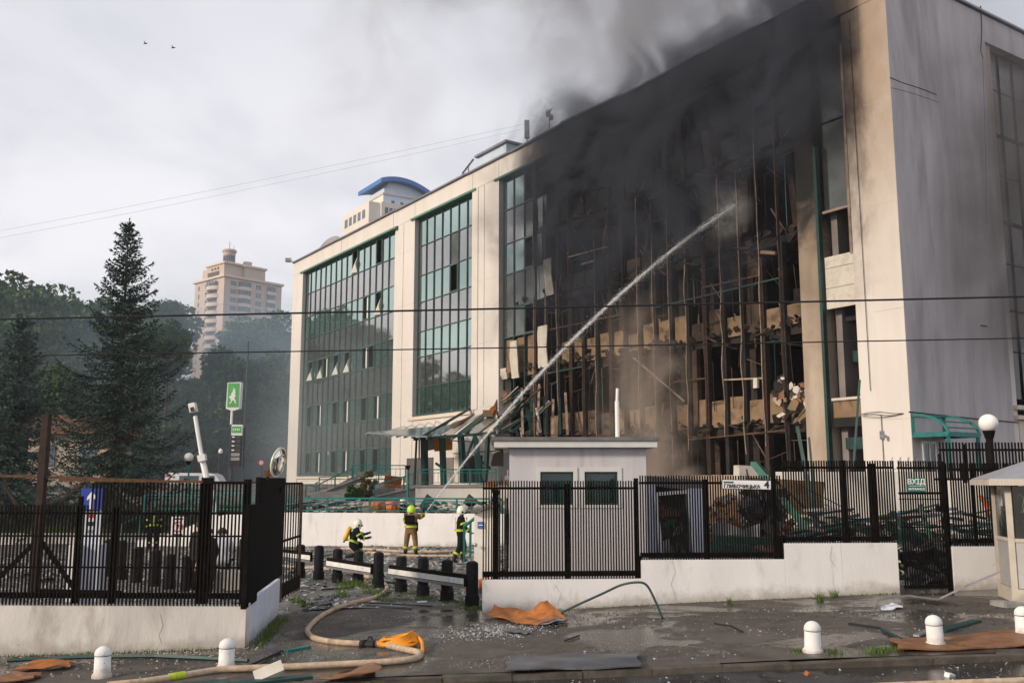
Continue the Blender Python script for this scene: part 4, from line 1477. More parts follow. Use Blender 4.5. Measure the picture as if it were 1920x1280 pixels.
# winged beast: raised wing, striding body
cx, cz, k = p0.x + .02, (zt + zb) / 2 - .1, (zt - zb) / 2.6
beast = [(-.34, -.62), (-.16, -.38), (-.26, -.14), (-.38, -.05), (-.36, .06), (-.2, .12), (-.18, .3), (-.06, .5), (0, .75), (.05, .95), (.1, .7), (.2, .78), (.16, .5), (.25, .5), (.16, .2), (.3, .1), (.18, 0), (.12, -.12), (.24, -.3), (.3, -.58), (.2, -.6), (.12, -.36), (0, -.28), (-.1, -.42), (-.22, -.64)]
mb = MB(); mb.prism([(cx + x * k, Yp - .045, cz + z * k) for x, z in beast], (0, -.03, 0)); mb.build('emblem', 'sign_white', r_)
mb = MB(); mb.tube([(p0.x - .1, Yp + .2, zb), (p0.x - .12, Yp + .2, P(437, 796, Yp).z)], .12, 8); mb.build('upper_pole', 'sign_white', r_)
zp = P(443, 795, Yp).z
piece('post', 'far_fence', r_, (P(432, 850, Yp).x, Yp + .2, (zp + 2.4) / 2), (.32, .3, zp - 2.4))
piece('post', 'far_fence', r_, (P(456, 850, Yp).x, Yp + .2, (zp + 2.4) / 2 - .2), (.12, .2, zp - 2.6))
bx0 = P(444, 806, Yp)
piece('board_head', 'sign_white', r_, (bx0.x + .05, Yp, bx0.z), (1.0, .3, .98))
piece('board_face', 'fuel_green', r_, (bx0.x + .02, Yp - .17, bx0.z + .05), (.86, .04, .62))
for j in range(4):
    piece('board_mark', 'sign_white', r_, (bx0.x - .24 + j * .17, Yp - .2, bx0.z + .05), (.10, .03, .16))
zbd = P(444, 845, Yp).z
piece('price_board', 'sign_black', r_, (bx0.x, Yp, zbd), (1.0, .25, 2.9))
for j in range(6):
    zz = P(444, 819 + j * 8.2, Yp).z
    if j < 4:
        piece('price_mark', 'sign_white', r_, (bx0.x - .25, Yp - .14, zz), (.24, .03, .12))
        piece('price_row', 'far_fence', r_, (bx0.x + .2, Yp - .14, zz), (.4, .03, .24))
    else:
        piece('price_row', 'dish', r_, (bx0.x, Yp - .14, zz), (.8, .03, .28))
# small round road sign and a far lamp
sp = P(491, 867, 90)
r_ = root('road_sign', (sp.x, 90, 2.4), 'tiny round red and white road sign by the dark fence', 'sign')
mb = MB(); mb.tube([(sp.x, 90, 2.3), (sp.x, 90, sp.z)], .04, 6); mb.build('pole', 'far_fence', r_)
mb = MB(); mb.lathe([(.33, 0), (.33, .03)], (sp.x, 89.9, sp.z), 16, axis=(0, -1, 0)); mb.build('ring', 'sign_red', r_)
mb = MB(); mb.lathe([(.2, 0), (.2, .03)], (sp.x, 89.85, sp.z), 16, axis=(0, -1, 0)); mb.build('face', 'sign_white', r_)
sp = P(411, 848, 84)
r_ = root('lamp_post', (sp.x, 84, 2.4), 'thin dark lamp post with tiny white head in the haze', 'street lamp')
mb = MB(); mb.tube([(sp.x, 84, 2.3), (sp.x, 84, sp.z + .5), (sp.x + .15, 84, sp.z + .55)], .05, 6); mb.build('pole', 'far_fence', r_)
mb = MB(); mb.lathe([(.06, .25), (.18, .1), (.2, -.1), (.1, -.2)], (sp.x + .12, 84, sp.z + .1), 10); mb.build('lamp_head', 'globe', r_)
sp = P(463, 560, 92)
r_ = root('lamp_mast', (sp.x - 1.0, 92, 2.4), 'very tall thin grey mast beside the fuel sign', 'mast')
mb = MB(); mb.tube([P(455, 880, 92), P(466, 640, 92)], .09, 6); mb.build('mast', 'far_fence', r_)

# ================================================================== TREES
def leaf_cloud(n_clumps, per, size, hw, hh, seed, gap=0.0):
    """crown made of leaf-sized quads in clumps; centred at origin, half width hw, half height hh"""
    g = np.random.default_rng(seed)
    cl = []
    while len(cl) < n_clumps:
        p = g.uniform(-1, 1, 3)
        r = np.linalg.norm(p)
        if r > 1 or r < 0.35:
            continue
        if p[2] < -0.2 and g.random() < .35:
            continue
        wob = 0.8 + 0.35 * math.sin(3 * math.atan2(p[1], p[0]) + seed) * (1 - abs(p[2]))
        cl.append(p * [hw * wob, hw * wob, hh])
    cl = np.array(cl)
    cs = g.uniform(.55, 1.25, n_clumps) * hw * 0.27
    idx = np.repeat(np.arange(n_clumps), per)
    d = g.normal(0, 1, (len(idx), 3))
    d /= np.linalg.norm(d, axis=1)[:, None]
    rad = cs[idx] * g.uniform(.3, 1, len(idx)) ** 0.5
    c = cl[idx] + d * rad[:, None] * [1, 1, .7]
    a = g.normal(0, 1, (len(idx), 3)); a /= np.linalg.norm(a, axis=1)[:, None]
    b = np.cross(a, g.normal(0, 1, (len(idx), 3))); b /= np.linalg.norm(b, axis=1)[:, None]
    s = size * g.uniform(.6, 1.3, len(idx))[:, None]
    V = np.stack([c - a * s, c - b * s * .6, c + a * s, c + b * s * .6], 1)
    return V, cl


TREE_PROTO = []
for k in range(4):
    V, cl = leaf_cloud(70, 210, 0.21, 4.3 + .4 * k, 4.6, 20 + k)
    me = quads_mesh('crown_leaves', V, 'leaf_dark' if k % 2 else 'leaf_mid')
    mb = MB()
    H = 7.0
    mb.tube([(0, 0, -H), (.1, 0, -3), (0, .1, -1), (.1, 0, .6)], [.38, .3, .2, .06], 8)
    tm = mb.mesh('trunk_mesh', 'bark', True)
    mb = MB()
    g = random.Random(k)
    for j in range(9):
        q = cl[g.randrange(len(cl))]
        mb.tube(smooth_path([(0, 0, -3 + j * .5), (q[0] * .45, q[1] * .45, -1.5 + (q[2] + 1) * .4), tuple(q)], 3), [.12, .11, .1, .08, .07, .06, .04], 5)
    TREE_PROTO.append((me, tm, mb.mesh('limbs_mesh', 'bark', True)))

tree_n = [0]


def tree(px, ytop, Y, width_px, label, proto=None, dark=False):
    """tree whose crown top appears at picture row ytop"""
    topz = P(px, ytop, Y).z
    x = P(px, ytop, Y).x
    base = max(hill(x, Y), 2.2) - 0.2
    h = topz - base
    k = tree_n[0] % 4 if proto is None else proto
    tree_n[0] += 1
    me, tm, lm = TREE_PROTO[k]
    hw = width_px * 1.35 * Y / FPX / 2
    sx = hw / 4.6
    sz = min(h * 0.43, hw * 1.05) / 4.6
    r_ = root('tree', (x, Y, base), label, 'tree', 'broadleaf trees behind the yard')
    rz = random.uniform(0, 6.28)
    zc = base + h - 4.6 * sz
    c = bpy.data.objects.new('crown', me); c.location = (x, Y, zc); c.rotation_euler = (0, 0, rz); c.scale = (sx, sx, sz); COL.objects.link(c); adopt(c, r_)
    t = bpy.data.objects.new('trunk', tm); t.location = (x, Y, zc); t.rotation_euler = (0, 0, rz); t.scale = (sx, sx, max(sz, (zc - base) / 7.0)); COL.objects.link(t); adopt(t, r_)
    b = bpy.data.objects.new('limbs', lm); b.location = (x, Y, zc); b.rotation_euler = (0, 0, rz); b.scale = (sx, sx, sz * .95); COL.objects.link(b); adopt(b, r_)
    return r_


for a in [
    (-25, 548, 98, 190, 'dark tree cut by the frame edge behind the small spruce'),
    (55, 533, 104, 190, 'dark broadleaf tree topmost at the far corner of the yard'),
    (135, 536, 100, 170, 'dark rounded tree just beside the tall spruce tip'),
    (10, 660, 95, 150, 'low dark tree behind the small blue spruce'),
    (120, 690, 92, 130, 'lower green tree filling the gap between the two spruces'),
    (195, 600, 104, 150, 'tree hidden behind the top of the tall spruce'),
    (290, 552, 101, 120, 'rounded tree rising just past the tall spruce'),
    (318, 606, 92, 70, 'hazy tree in front of the beige tower foot'),
    (345, 588, 120, 34, 'small hazy crown touching the beige tower'),
    (298, 680, 98, 140, 'hazy lower tree right behind the spruce boughs'),
    (474, 594, 112, 84, 'bluish hazy tree hiding the beige tower front'),
    (515, 596, 108, 120, 'hazy tree touching the office building corner'),
    (425, 660, 96, 120, 'hazy tree above the green fuel sign'),
    (500, 665, 98, 120, 'hazy tree between fuel sign and office corner'),
    (372, 700, 98, 90, 'hazy tree above the leaning white mast'),
    (445, 745, 104, 150, 'low hazy tree behind the price board'),
    (350, 760, 95, 130, 'low hazy tree behind the white globe lamp'),
    (520, 750, 100, 120, 'low hazy tree beside the bottom of the office corner'),
]:
    tree(*a)

# wooded slope seen in the glass of the bays and past the frame edge: one mass
Vs = []
g = np.random.default_rng(3)
for i in range(26):
    V, _ = leaf_cloud(26, 60, .5, 6.5, 7.5, 60 + i)
    x, y = g.uniform(-95, -52), 40 + i * 4.2
    if x / y > -0.6:
        x = -0.62 * y - 4
    Vs.append(V + np.array([x, y, 3.5 + g.uniform(4, 8.5)]))
tag(mesh_obj('wooded_slope', quads_mesh('wooded_slope', np.concatenate(Vs), 'leaf_dark')), 'dark wooded slope along the edge of the yard', 'trees', None, 'stuff')


Vs = []
for i in range(34):
    if 22 < i < 29:
        continue
    V, _ = leaf_cloud(22, 60, .6, 6.0, 4.5, 160 + i)
    y = g.uniform(122, 150)
    x = -0.62 * y + (i / 33) * (0.40 * y)
    Vs.append(V + np.array([x, y, hill(x, y) + g.uniform(1, 8.5)]))
tag(mesh_obj('far_woods', quads_mesh('far_woods', np.concatenate(Vs), 'leaf_mid')), 'hazy far woods on the rising ground behind the yard', 'trees', None, 'stuff')


# spruces: whorls of drooping boughs, every bough set with needle tufts
def spruce(x, y, z0, H, rad, seed, label, m):
    g = random.Random(seed)
    r_ = root('spruce_tree', (x, y, z0), label, 'spruce', 'spruces behind the left fence')
    mb = MB()
    mb.tube([(x, y, z0 - .3), (x + .02, y, z0 + H * .5), (x, y, z0 + H * .97)], [.23, .13, .015], 8)
    quads = []
    wood = MB()
    z = 0.05 * H

    def tuft(c, dirv, n, ln, wd):
        for e in range(n):
            nd = (dirv + Vector((g.gauss(0, .5), g.gauss(0, .5), g.gauss(0, .45)))).normalized()
            w_ = nd.cross(Vector((g.gauss(0, 1), g.gauss(0, 1), g.gauss(0, 1)))).normalized() * wd
            l2 = nd * ln * g.uniform(.7, 1.2)
            quads.append((c - l2 * .4, c + w_, c + l2, c - w_))
    while z < H * .975:
        t = z / H
        rr = rad * (1 - t) ** 0.92 + 0.03
        nb = 9 if t < .6 else (7 if t < .85 else 5)
        a0 = g.uniform(0, 6.28)
        for b in range(nb):
            a = a0 + 6.28 * b / nb + g.uniform(-.35, .35)
            ln = rr * (g.uniform(.5, .95) if g.random() < .6 else g.uniform(.95, 1.3))
            dx, dy = math.cos(a), math.sin(a)
            droop = -0.42 * ln * (1 - t) ** 1.5 + .42 * ln * t * t
            zb = z + g.uniform(-.22, .22)
            npts = max(3, int(ln / .15))
            pts = []
            for i in range(npts + 1):
                u = i / npts
                pts.append(Vector((x + dx * ln * u, y + dy * ln * u, z0 + zb + droop * math.sin(u * 1.9) + .30 * ln * u ** 3)))
            wood.tube([pts[0], pts[npts // 2], pts[-1]], [.035 * (1 - t) + .008, .02 * (1 - t) + .006, .004], 4, False)
            side = Vector((-dy, dx, 0))
            for i in range(1, npts + 1):
                u = i / npts
                p = pts[i]
                d = (pts[i] - pts[i - 1]).normalized()
                tl = (0.60 * ln ** .8 * (1 - u) * (0.3 + u) + 0.14) * g.uniform(.5, 1.3)
                for sgn in (-1, 1):
                    if g.random() < .12:
                        continue
                    dirv = (d * .8 + side * sgn * .75 + Vector((0, 0, g.uniform(-.45, .0)))).normalized()
                    nt = max(1, int(tl / .15))
                    for q in range(nt):
                        c = p + dirv * (tl * (q + .6) / nt) + Vector((0, 0, -.10 * (q / nt) ** 2))
                        tuft(c, dirv, 2, .15, .036)
                    if g.random() < .35:
                        tuft(p + Vector((0, 0, -.14)), Vector((0, 0, -1)) + d * .5, 2, .17, .034)
                tuft(p, d, 2, .15, .04)
            tuft(pts[-1], (pts[-1] - pts[-2]).normalized() + Vector((0, 0, .35)), 4, .18, .035)
        z += (0.42 * (1 - t) + 0.16) * (H / 14) ** .5
    for i in range(26):
        zz = z0 + H * (.92 + .08 * i / 26)
        a = g.uniform(0, 6.28)
        tuft(Vector((x, y, zz)), Vector((math.cos(a) * .5, math.sin(a) * .5, .7)), 2, .16 if i < 20 else .10, .03)
    mb.build('trunk', 'bark', r_, smooth=True)
    wood.build('boughs', 'bark', r_)
    V = np.array([[tuple(v) for v in q] for q in quads], dtype=np.float32)
    me = quads_mesh('needles', V, m)
    mesh_obj('crown', me, r_)
    return len(quads)


sx = P(240, 990, 46.5)
NS = spruce(P(243, 408, 46.5).x, 46.5, 0.7, P(243, 408, 46.5).z - 0.7, 4.1, 4, 'tall dark spruce with its tip standing clear against the sky', 'needle')
sx = P(38, 990, 44)
NS2 = spruce(P(42, 585, 48).x, 48, 0.7, P(42, 585, 48).z - 0.7, 3.6, 9, 'shorter bluish spruce at the frame edge left of the tall one', 'needle_blue')
print('spruce quads', NS, NS2)


def bush(name, x, y, z, hw, hh, m, label, seed):
    V, cl = leaf_cloud(40, 90, .07, hw, hh, seed)
    r_ = root(name, (x, y, z), label, 'shrub')
    mesh_obj('foliage', quads_mesh('foliage', V + np.array([x, y, z + hh * .85]), m), r_)
    mb = MB()
    for q in cl[:8]:
        mb.tube([(x, y, z - .1), (x + q[0] * .6, y + q[1] * .6, z + hh * .85 + q[2] * .6)], .02, 5)
    mb.build('stem', 'bark', r_)


b_ = P(663, 935, 53.5)
bush('shrub', b_.x, 53.5, 1.3, .58, .62, 'leaf_shrub', 'rounded green shrub beside the terrace stairs', 1)
b_ = P(690, 915, 54.2)
bush('shrub', b_.x, 54.2, 1.35, .55, 1.0, 'leaf_shrub_dry', 'taller yellowish shrub next to the green one by the ramp', 2)
# ================================================================== TERRACE, STAIRS, RAILINGS
def railing(name, label, pts, h, m='teal', post_every=1.5, mid=True, bars=0.0, group='teal railings', r=0.03, base_up=0.0):
    """pts: foot points; top rail, lower rail, posts and thin bars"""
    pts = [Vector(p) for p in pts]
    r_ = root(name, pts[0], label, 'railing', group)
    up = Vector((0, 0, h))
    for a, b in zip(pts, pts[1:]):
        bar('top_rail', m, r_, a + up, b + up, r * 2.0)
        if mid:
            bar('lower_rail', m, r_, a + up * .16, b + up * .16, r * 1.2)
            bar('lower_rail', m, r_, a + up * .8, b + up * .8, r * 1.2)
        ln = (b - a).length
        n = max(1, int(round(ln / post_every)))
        for i in range(n + 1):
            p = a + (b - a) * (i / n)
            bar('post', m, r_, p - Vector((0, 0, .05)), p + up, r * 2.2)
        if bars:
            nb = int(ln / bars)
            for i in range(1, nb):
                p = a + (b - a) * (i / nb)
                bar('bar', m, r_, p + up * .16, p + up * .8, r * .7)
    return r_


# railing on the retaining wall
A0, A1 = Vector((-11.9, 42.75, 1.33)), Vector((-0.45, 40.66, 1.33))
railing('terrace_railing', 'long teal railing on top of the white retaining wall', [A0, A1], 0.62, bars=0.42, r=.035, post_every=1.9)
railing('terrace_railing', 'teal railing continuing left of the gate behind the open leaf', [(-17.3, 45.2, 1.3), (-12.0, 42.8, 1.33)], 0.75, bars=0.5, r=.035)
# sloping handrails of the stair behind the left fence
hp0, hp1 = P(232, 985, 44), P(345, 938, 45.5)
railing('stair_handrail', 'lower teal handrail sloping beside the left spruce', [P(228, 1012, 44), P(262, 998, 44.5)], .75, mid=False, r=.035, post_every=.9)
railing('stair_handrail', 'upper teal handrail sloping behind the no parking sign', [P(290, 975, 45), P(350, 950, 46.5)], .9, mid=False, r=.04, post_every=1.2)
railing('stair_handrail', 'second sloping teal handrail left of the big fence post', [P(330, 985, 44.5), P(378, 962, 46)], .85, mid=False, r=.035, post_every=1.2)
railing('stair_handrail', 'level teal handrail behind the big fence post', [P(352, 950, 47), P(470, 952, 46)], .8, mid=True, r=.035, post_every=1.2)

# upper terrace block with pale front wall
zt = 2.36
c0, c1 = P(779, 912, 52.5), P(930, 912, 52.5)
mb = MB()
mb.prism([(c0.x, 52.5, 0.9), (c1.x + 1, 52.5, 0.9), (c1.x + 1, 52.5, zt), (c0.x, 52.5, zt)], (0, 14, 0))
o = mb.build('entrance_terrace', 'terrace_white')
tag(o, 'pale raised entrance terrace wall under the wrecked canopy', 'terrace')
mb = MB(); mb.prism([(c0.x - .1, 52.4, zt + .003), (c1.x + 1, 52.4, zt + .003), (c1.x + 1, 52.4, zt + .1), (c0.x - .1, 52.4, zt + .1)], (0, 14, 0))
o = mb.build('terrace_slab', 'concrete'); tag(o, 'grey slab edge on top of the entrance terrace', 'slab')
rl = railing('entrance_railing', 'teal railing along the entrance terrace under the canopy', [(c0.x + .1, 52.55, zt + .1), (c1.x, 52.55, zt + .1)], 0.85, bars=.22, r=.03)
# ramp walls in dark granite in front
for (lab, pts, Y) in (('lower dark ramp wall rising to the entrance terrace', [(695, 948), (779, 948), (779, 914), (695, 933)], 52.9),
                      ('upper dark stair flank wall running up to the left glass bay', [(600, 930), (682, 902), (682, 890), (660, 893), (618, 917), (575, 932), (575, 945), (600, 945)], 57.5)):
    mb = MB(); mb.prism([P(x, y, Y) for x, y in pts], (0, .3, 0))
    o = mb.build('ramp_wall', 'dark_granite'); tag(o, lab, 'wall')
mb = MB(); mb.prism([P(x, y, 52.8) for x, y in ((694, 934), (780, 914), (780, 911), (694, 931))], (0, .5, 0)); o = mb.build('ramp_coping', 'stair'); tag(o, 'pale sloping coping on the lower ramp wall', 'coping')
mb = MB(); mb.prism([P(x, y, 57.4) for x, y in ((573, 933), (618, 918), (684, 893), (684, 890), (618, 914), (573, 930))], (0, .5, 0)); o = mb.build('ramp_coping', 'stair'); tag(o, 'pale sloping coping on the upper stair flank', 'coping')
mb = MB(); mb.prism([P(x, y, 58.6) for x, y in ((676, 905), (740, 905), (740, 948), (640, 948), (640, 925))], (0, .3, 0)); o = mb.build('planter_wall', 'concrete'); tag(o, 'grey planter wall behind the two shrubs', 'wall')
r_ = root('stairs', P(612, 945, 55), 'pale concrete stairs with broad steps left of the green shrub', 'stairs')
for i in range(5):
    p = P(610, 944 - i * 5.6, 55.2 + i * .32)
    piece('step', 'stair', r_, (p.x + .1 * i, p.y + .6, p.z - .12), (2.7 - i * .12, 1.5, .26))
railing('stair_railing', 'teal railing sloping up the stair flank', [P(573, 930, 57.3), P(592, 930, 57.3), P(628, 912, 57.3), P(662, 897, 57.3)], .62, mid=False, r=.035, post_every=1.5)
railing('stair_railing', 'level teal railing with close bars above the planter', [P(660, 903, 57.6), P(760, 903, 57.6)], .98, bars=.28, r=.03, post_every=2.0)
railing('stair_railing', 'teal railing sloping along the lower ramp wall', [P(702, 930, 52.6), P(757, 915, 52.6), P(775, 909, 52.6)], .62, mid=False, r=.035, post_every=1.5)
railing('stair_railing', 'dark thin railing before the plinth of the left glass bay', [P(598, 920, 59.5), P(652, 918, 59.5)], .85, m='teal_dark', bars=.25, r=.025, post_every=1.5)
# yellow litter on the ramp
o = piece('insulation_sheet', 'orange_sheet', None, P(737, 900, 55), (1.0, .06, .5), rot=(.3, .1, .2)); tag(o, 'ochre sheet leaning on the terrace railing', 'sheet')
o = piece('insulation_sheet', 'orange_sheet', None, P(737, 911, 53.5), (.9, .5, .12), rot=(.1, .1, .3)); tag(o, 'flat ochre sheet lying on the lower ramp', 'sheet')

# ---- entrance door wall details
for (px0, px1, py0, py1, m, lab) in ((762, 812, 857, 912, 'tower_dark', None), (836, 850, 857, 905, 'interior_grey', None), (852, 860, 857, 905, 'white_board', None), (862, 905, 853, 905, 'interior_dark', None)):
    s0, z0 = Fpx(px0, py1); s1, z1 = Fpx(px1, py0)
    fpiece('entrance_door', m, ob, s1, s0, -.1, 0.02, z0, z1)

# ---- wrecked entrance canopy
CY = 53.6
cp = P(800, 912, CY)
cn = root('entrance_canopy', (cp.x, CY, zt + .1), 'wrecked teal entrance canopy with torn glass roof and leaning posts', 'canopy')
for (x0, y0, x1, y1, w_) in ((797, 912, 795, 820, .3), (832, 908, 829, 816, .28), (870, 905, 864, 815, .28), (898, 905, 890, 812, .24), (910, 905, 915, 815, .2), (904, 905, 894, 822, .15), (777, 912, 781, 823, .09), (786, 860, 786, 823, .08)):
    bar('post', 'teal_dark', cn, P(x0, y0, CY), P(x1, y1, CY + random.uniform(-.1, .3)), w_)
for (x0, y0, x1, y1, w_) in ((872, 865, 889, 820, .12), (830, 877, 817, 868, .12), (893, 858, 920, 878, .12), (893, 875, 918, 878, .1), (775, 823, 970, 808, .16), (835, 825, 890, 828, .06), (850, 850, 930, 845, .05), (930, 818, 1000, 770, .14), (925, 805, 1000, 745, .12)):
    bar('beam', 'teal_dark', cn, P(x0, y0, CY), P(x1, y1, CY + .2), w_)
# roof: rafters run from the wall down to the front beam, part of them collapsed
back = lambda px, py: P(px, py, 57.5)
for k in range(9):
    u = k / 8
    x0, y0 = 785 + u * 165, 822 - u * 10
    x1, y1 = 800 + u * 165 + 60 * u, 812 - u * 55 - 6
    bar('rafter', random.choice(['teal_dark', 'teal_dark', 'mullion_pale']), cn, P(x0 + random.uniform(-6, 6), y0 + random.uniform(-4, 5), CY - .1), P(x1 + 25 + random.uniform(-14, 14), y1 + random.uniform(-10, 10), 58.0), random.uniform(.05, .11), .12)
panes = [((782, 818), (830, 800), (850, 795), (800, 818)), ((805, 818), (856, 790), (872, 788), (826, 816)), ((835, 815), (885, 780), (900, 778), (850, 814)), ((858, 813), (910, 772), (922, 770), (875, 812)), ((880, 811), (930, 770), (944, 772), (900, 811)), ((842, 800), (890, 776), (885, 784), (850, 804)), ((905, 810), (955, 772), (968, 776), (925, 809))]
for k, q in enumerate(panes):
    mb = MB()
    ys = (CY, 57.0, 57.0, CY)
    p4 = [P(x, y, yy + .06 * k) for (x, y), yy in zip(q, ys)]
    mb.prism(p4, (0, .0, .05)); mb.build('roof_pane', ['canopy_glass', 'canopy_glass', 'white_board', 'teal_dark', 'canopy_glass', 'fibre_panel', 'white_board'][k], cn)
# intact glass wing on the left, hung by thin rods
wing = [P(686, 813, 51.5), P(800, 820, 52.5), P(835, 800, 58), P(745, 806, 58)]
mb = MB(); mb.prism(wing, (0, 0, .08)); mb.build('roof_pane', 'canopy_glass', cn)
for k in range(9):
    u = k / 8
    a = wing[0].lerp(wing[1], u); b = wing[3].lerp(wing[2], u)
    bar('rafter', 'canopy_glass', cn, a - Vector((0, 0, .05)), b - Vector((0, 0, .05)), .07, .12)
for k in range(5):
    u = (k + .5) / 5
    f_ = Fpx(758 + k * 15, 799 - k * 2.6, 0.02)
    w0 = wing[0].lerp(wing[1], u).lerp(wing[3].lerp(wing[2], u), .55)
    bar('tie_rod', 'mullion_pale', cn, FP(f_[0], .02, f_[1]), w0 + Vector((0, 0, .08)), .035)
bar('beam', 'teal_dark', cn, P(790, 819, 52.5), FP(*((Fpx(882, 766)[0], .05, Fpx(882, 766)[1]))), .12)
for k in range(5):
    mb = MB()
    mb.box(P(915 + k * 9, 775 - k * 8 + 4 * (k % 2), 56), (.6, .3, .4), Euler((k, k * .7, k * 2)).to_matrix())
    mb.build('torn_lining', ['fibre_panel', 'orange_sheet', 'scorched_panel'][k % 3], cn)
for (px0, px1, py0, py1, m) in ((798, 816, 818, 845, 'pillar_tan'), (814, 848, 817, 846, 'hose_yellow')):
    mb = MB()
    mb.grid(lambda u, v: P(px0 + (px1 - px0) * u, py0 + (py1 - py0) * v - 3 * u * v, 55.5) + Vector((0, .25 * math.sin(v * 2.5), 0)), 4, 5)
    mb.build('hanging_panel', m, cn)
# collapsed outer frames right of the canopy, in front of the charred bay
cf = root('collapsed_frame', P(990, 815, 47), 'tangle of fallen teal and charred window frames beside the canopy', 'wreckage')
for k in range(26):
    x0 = random.uniform(930, 1010); y0 = random.uniform(745, 812)
    a = random.choice([-.75, -.75, -.6, 1.4])
    l_ = random.uniform(25, 70)
    bar('frame_bar', random.choice(['teal_dark', 'teal_dark', 'mullion_rust', 'white_board', 'fibre_panel']), cf, P(x0, y0, 50 + random.uniform(-1, 1)), P(x0 + l_ * math.cos(a) * .8, y0 + l_ * math.sin(a) * .8, 49 + random.uniform(-1, 2)), random.uniform(.06, .2), random.uniform(.04, .08))
for k in range(7):
    x0 = 980 + k * 14
    bar('frame_bar', 'teal_dark' if k % 2 else 'mullion_pale', cf, P(x0, 815, 49), P(x0 + random.uniform(-6, 6), 730 + random.uniform(-10, 20), 50), .12)

# ---- lamp posts
def globe_lamp(px_x, px_top, px_base, Y, label, pole='teal', globe_r=0.22, with_globe=True, pr=.04, zb=None):
    t = P(px_x, px_top, Y)
    b = P(px_x, px_base, Y) if zb is None else Vector((t.x, Y, zb))
    r_ = root('globe_lamp', b, label, 'street lamp')
    mb = MB(); mb.tube([b, (t.x, Y, t.z - globe_r - .05)], pr, 10); mb.build('pole', pole, r_, smooth=True)
    mb = MB(); mb.lathe([(pr * 1.1, 0), (globe_r * .62, .16), (globe_r * .66, .2), (pr, .2)], (t.x, Y, t.z - globe_r - .16), 14); mb.build('collar', 'black_steel', r_)
    if with_globe:
        mb = MB()
        mb.lathe([(globe_r * math.sin(a * math.pi / 14) + .001, -globe_r * math.cos(a * math.pi / 14)) for a in range(15)], (t.x, Y, t.z), 22)
        mb.build('globe', 'globe', r_, smooth=True)
    return r_


globe_lamp(354, 857, 990, 46.5, 'white globe lamp on a slim teal pole behind the left fence')
globe_lamp(765, 866, 950, 47, 'teal lamp pole without its globe in front of the entrance terrace', with_globe=False, pr=.065, globe_r=.2)
# leaning white mast with a box head
ms = root('leaning_mast', P(398, 985, 43.5), 'leaning white mast with a broken box head behind the left fence', 'mast')
p_ = [P(398, 985, 43.5), P(386, 890, 43.8), P(378, 855, 44), P(366, 780, 44.2)]
mb = MB(); mb.tube([p_[0], p_[1], p_[2]], .14, 8); mb.build('lower_tube', 'white_paint', ms, smooth=True)
mb = MB(); mb.tube([p_[2], p_[3]], .10, 8); mb.build('upper_tube', 'white_paint', ms, smooth=True)
mb = MB(); mb.box(P(362, 764, 44.2), (.3, .35, .42), Euler((0, -.25, 0)).to_matrix()); mb.build('box_head', 'white_paint', ms)
mb = MB(); mb.box(P(360.5, 767, 43.95), (.16, .05, .2), Euler((0, -.25, 0)).to_matrix()); mb.build('socket', 'mullion_rust', ms)
mb = MB(); mb.box(P(379, 858, 43.8), (.34, .3, .3), Euler((0, -.25, 0)).to_matrix()); mb.build('clamp', 'white_paint', ms)
mb = MB(); mb.prism([P(400, 918, 43.4), P(414, 990, 43.4), P(402, 990, 43.4)], (0, .1, 0)); mb.build('foot_plate', 'white_paint', ms)

# white debris field on the terrace behind the railing
def scatter(name, m, n, fn, smin, smax, flat=.35, label=None, seed=1, cat='debris'):
    g = np.random.default_rng(seed)
    mb_v = []
    for i in range(n):
        p = fn(g)
        if p is None:
            continue
        s = g.uniform(smin, smax) ** 1.0
        q = Euler((g.uniform(-.6, .6), g.uniform(-.6, .6), g.uniform(0, 6.28))).to_matrix()
        sx_, sy_, sz_ = s * g.uniform(.5, 1.4), s * g.uniform(.4, 1), s * flat * g.uniform(.4, 1.2)
        corners = [Vector((x * sx_, y * sy_, z * sz_)) for x, y, z in ((-.5, -.5, 0), (.5, -.4, 0), (.35, .5, 0), (-.45, .4, 0), (0, 0, .7))]
        c = [q @ v + Vector(p) for v in corners]
        mb_v.append(c)
    vs = [tuple(v) for c in mb_v for v in c]
    fs = []
    for k in range(len(mb_v)):
        b = k * 5
        fs += [(b, b + 1, b + 4), (b + 1, b + 2, b + 4), (b + 2, b + 3, b + 4), (b + 3, b, b + 4), (b + 3, b + 2, b + 1, b)]
    me = bpy.data.meshes.new(name)
    me.from_pydata(vs, [], fs)
    me.materials.append(MATS[m])
    o = mesh_obj(name, me)
    tag(o, label, cat, None, 'stuff')
    return o


def on_terrace(g):
    x = g.uniform(-13, -.8)
    y = front_y(x) + .4 + abs(g.normal(0, 4))
    return (x, y, tz(x, y) + g.uniform(0, .25))


scatter('terrace_debris', 'rubble_pale', 900, on_terrace, .08, .55, .4, 'pale wreckage strewn on the terrace behind the teal railing', 3)
scatter('terrace_debris', 'teal_dark', 260, on_terrace, .15, .9, .15, 'dark green frame scraps strewn on the terrace', 4)
scatter('terrace_debris', 'white_board', 160, on_terrace, .1, .6, .2, 'white board scraps strewn on the terrace', 5)
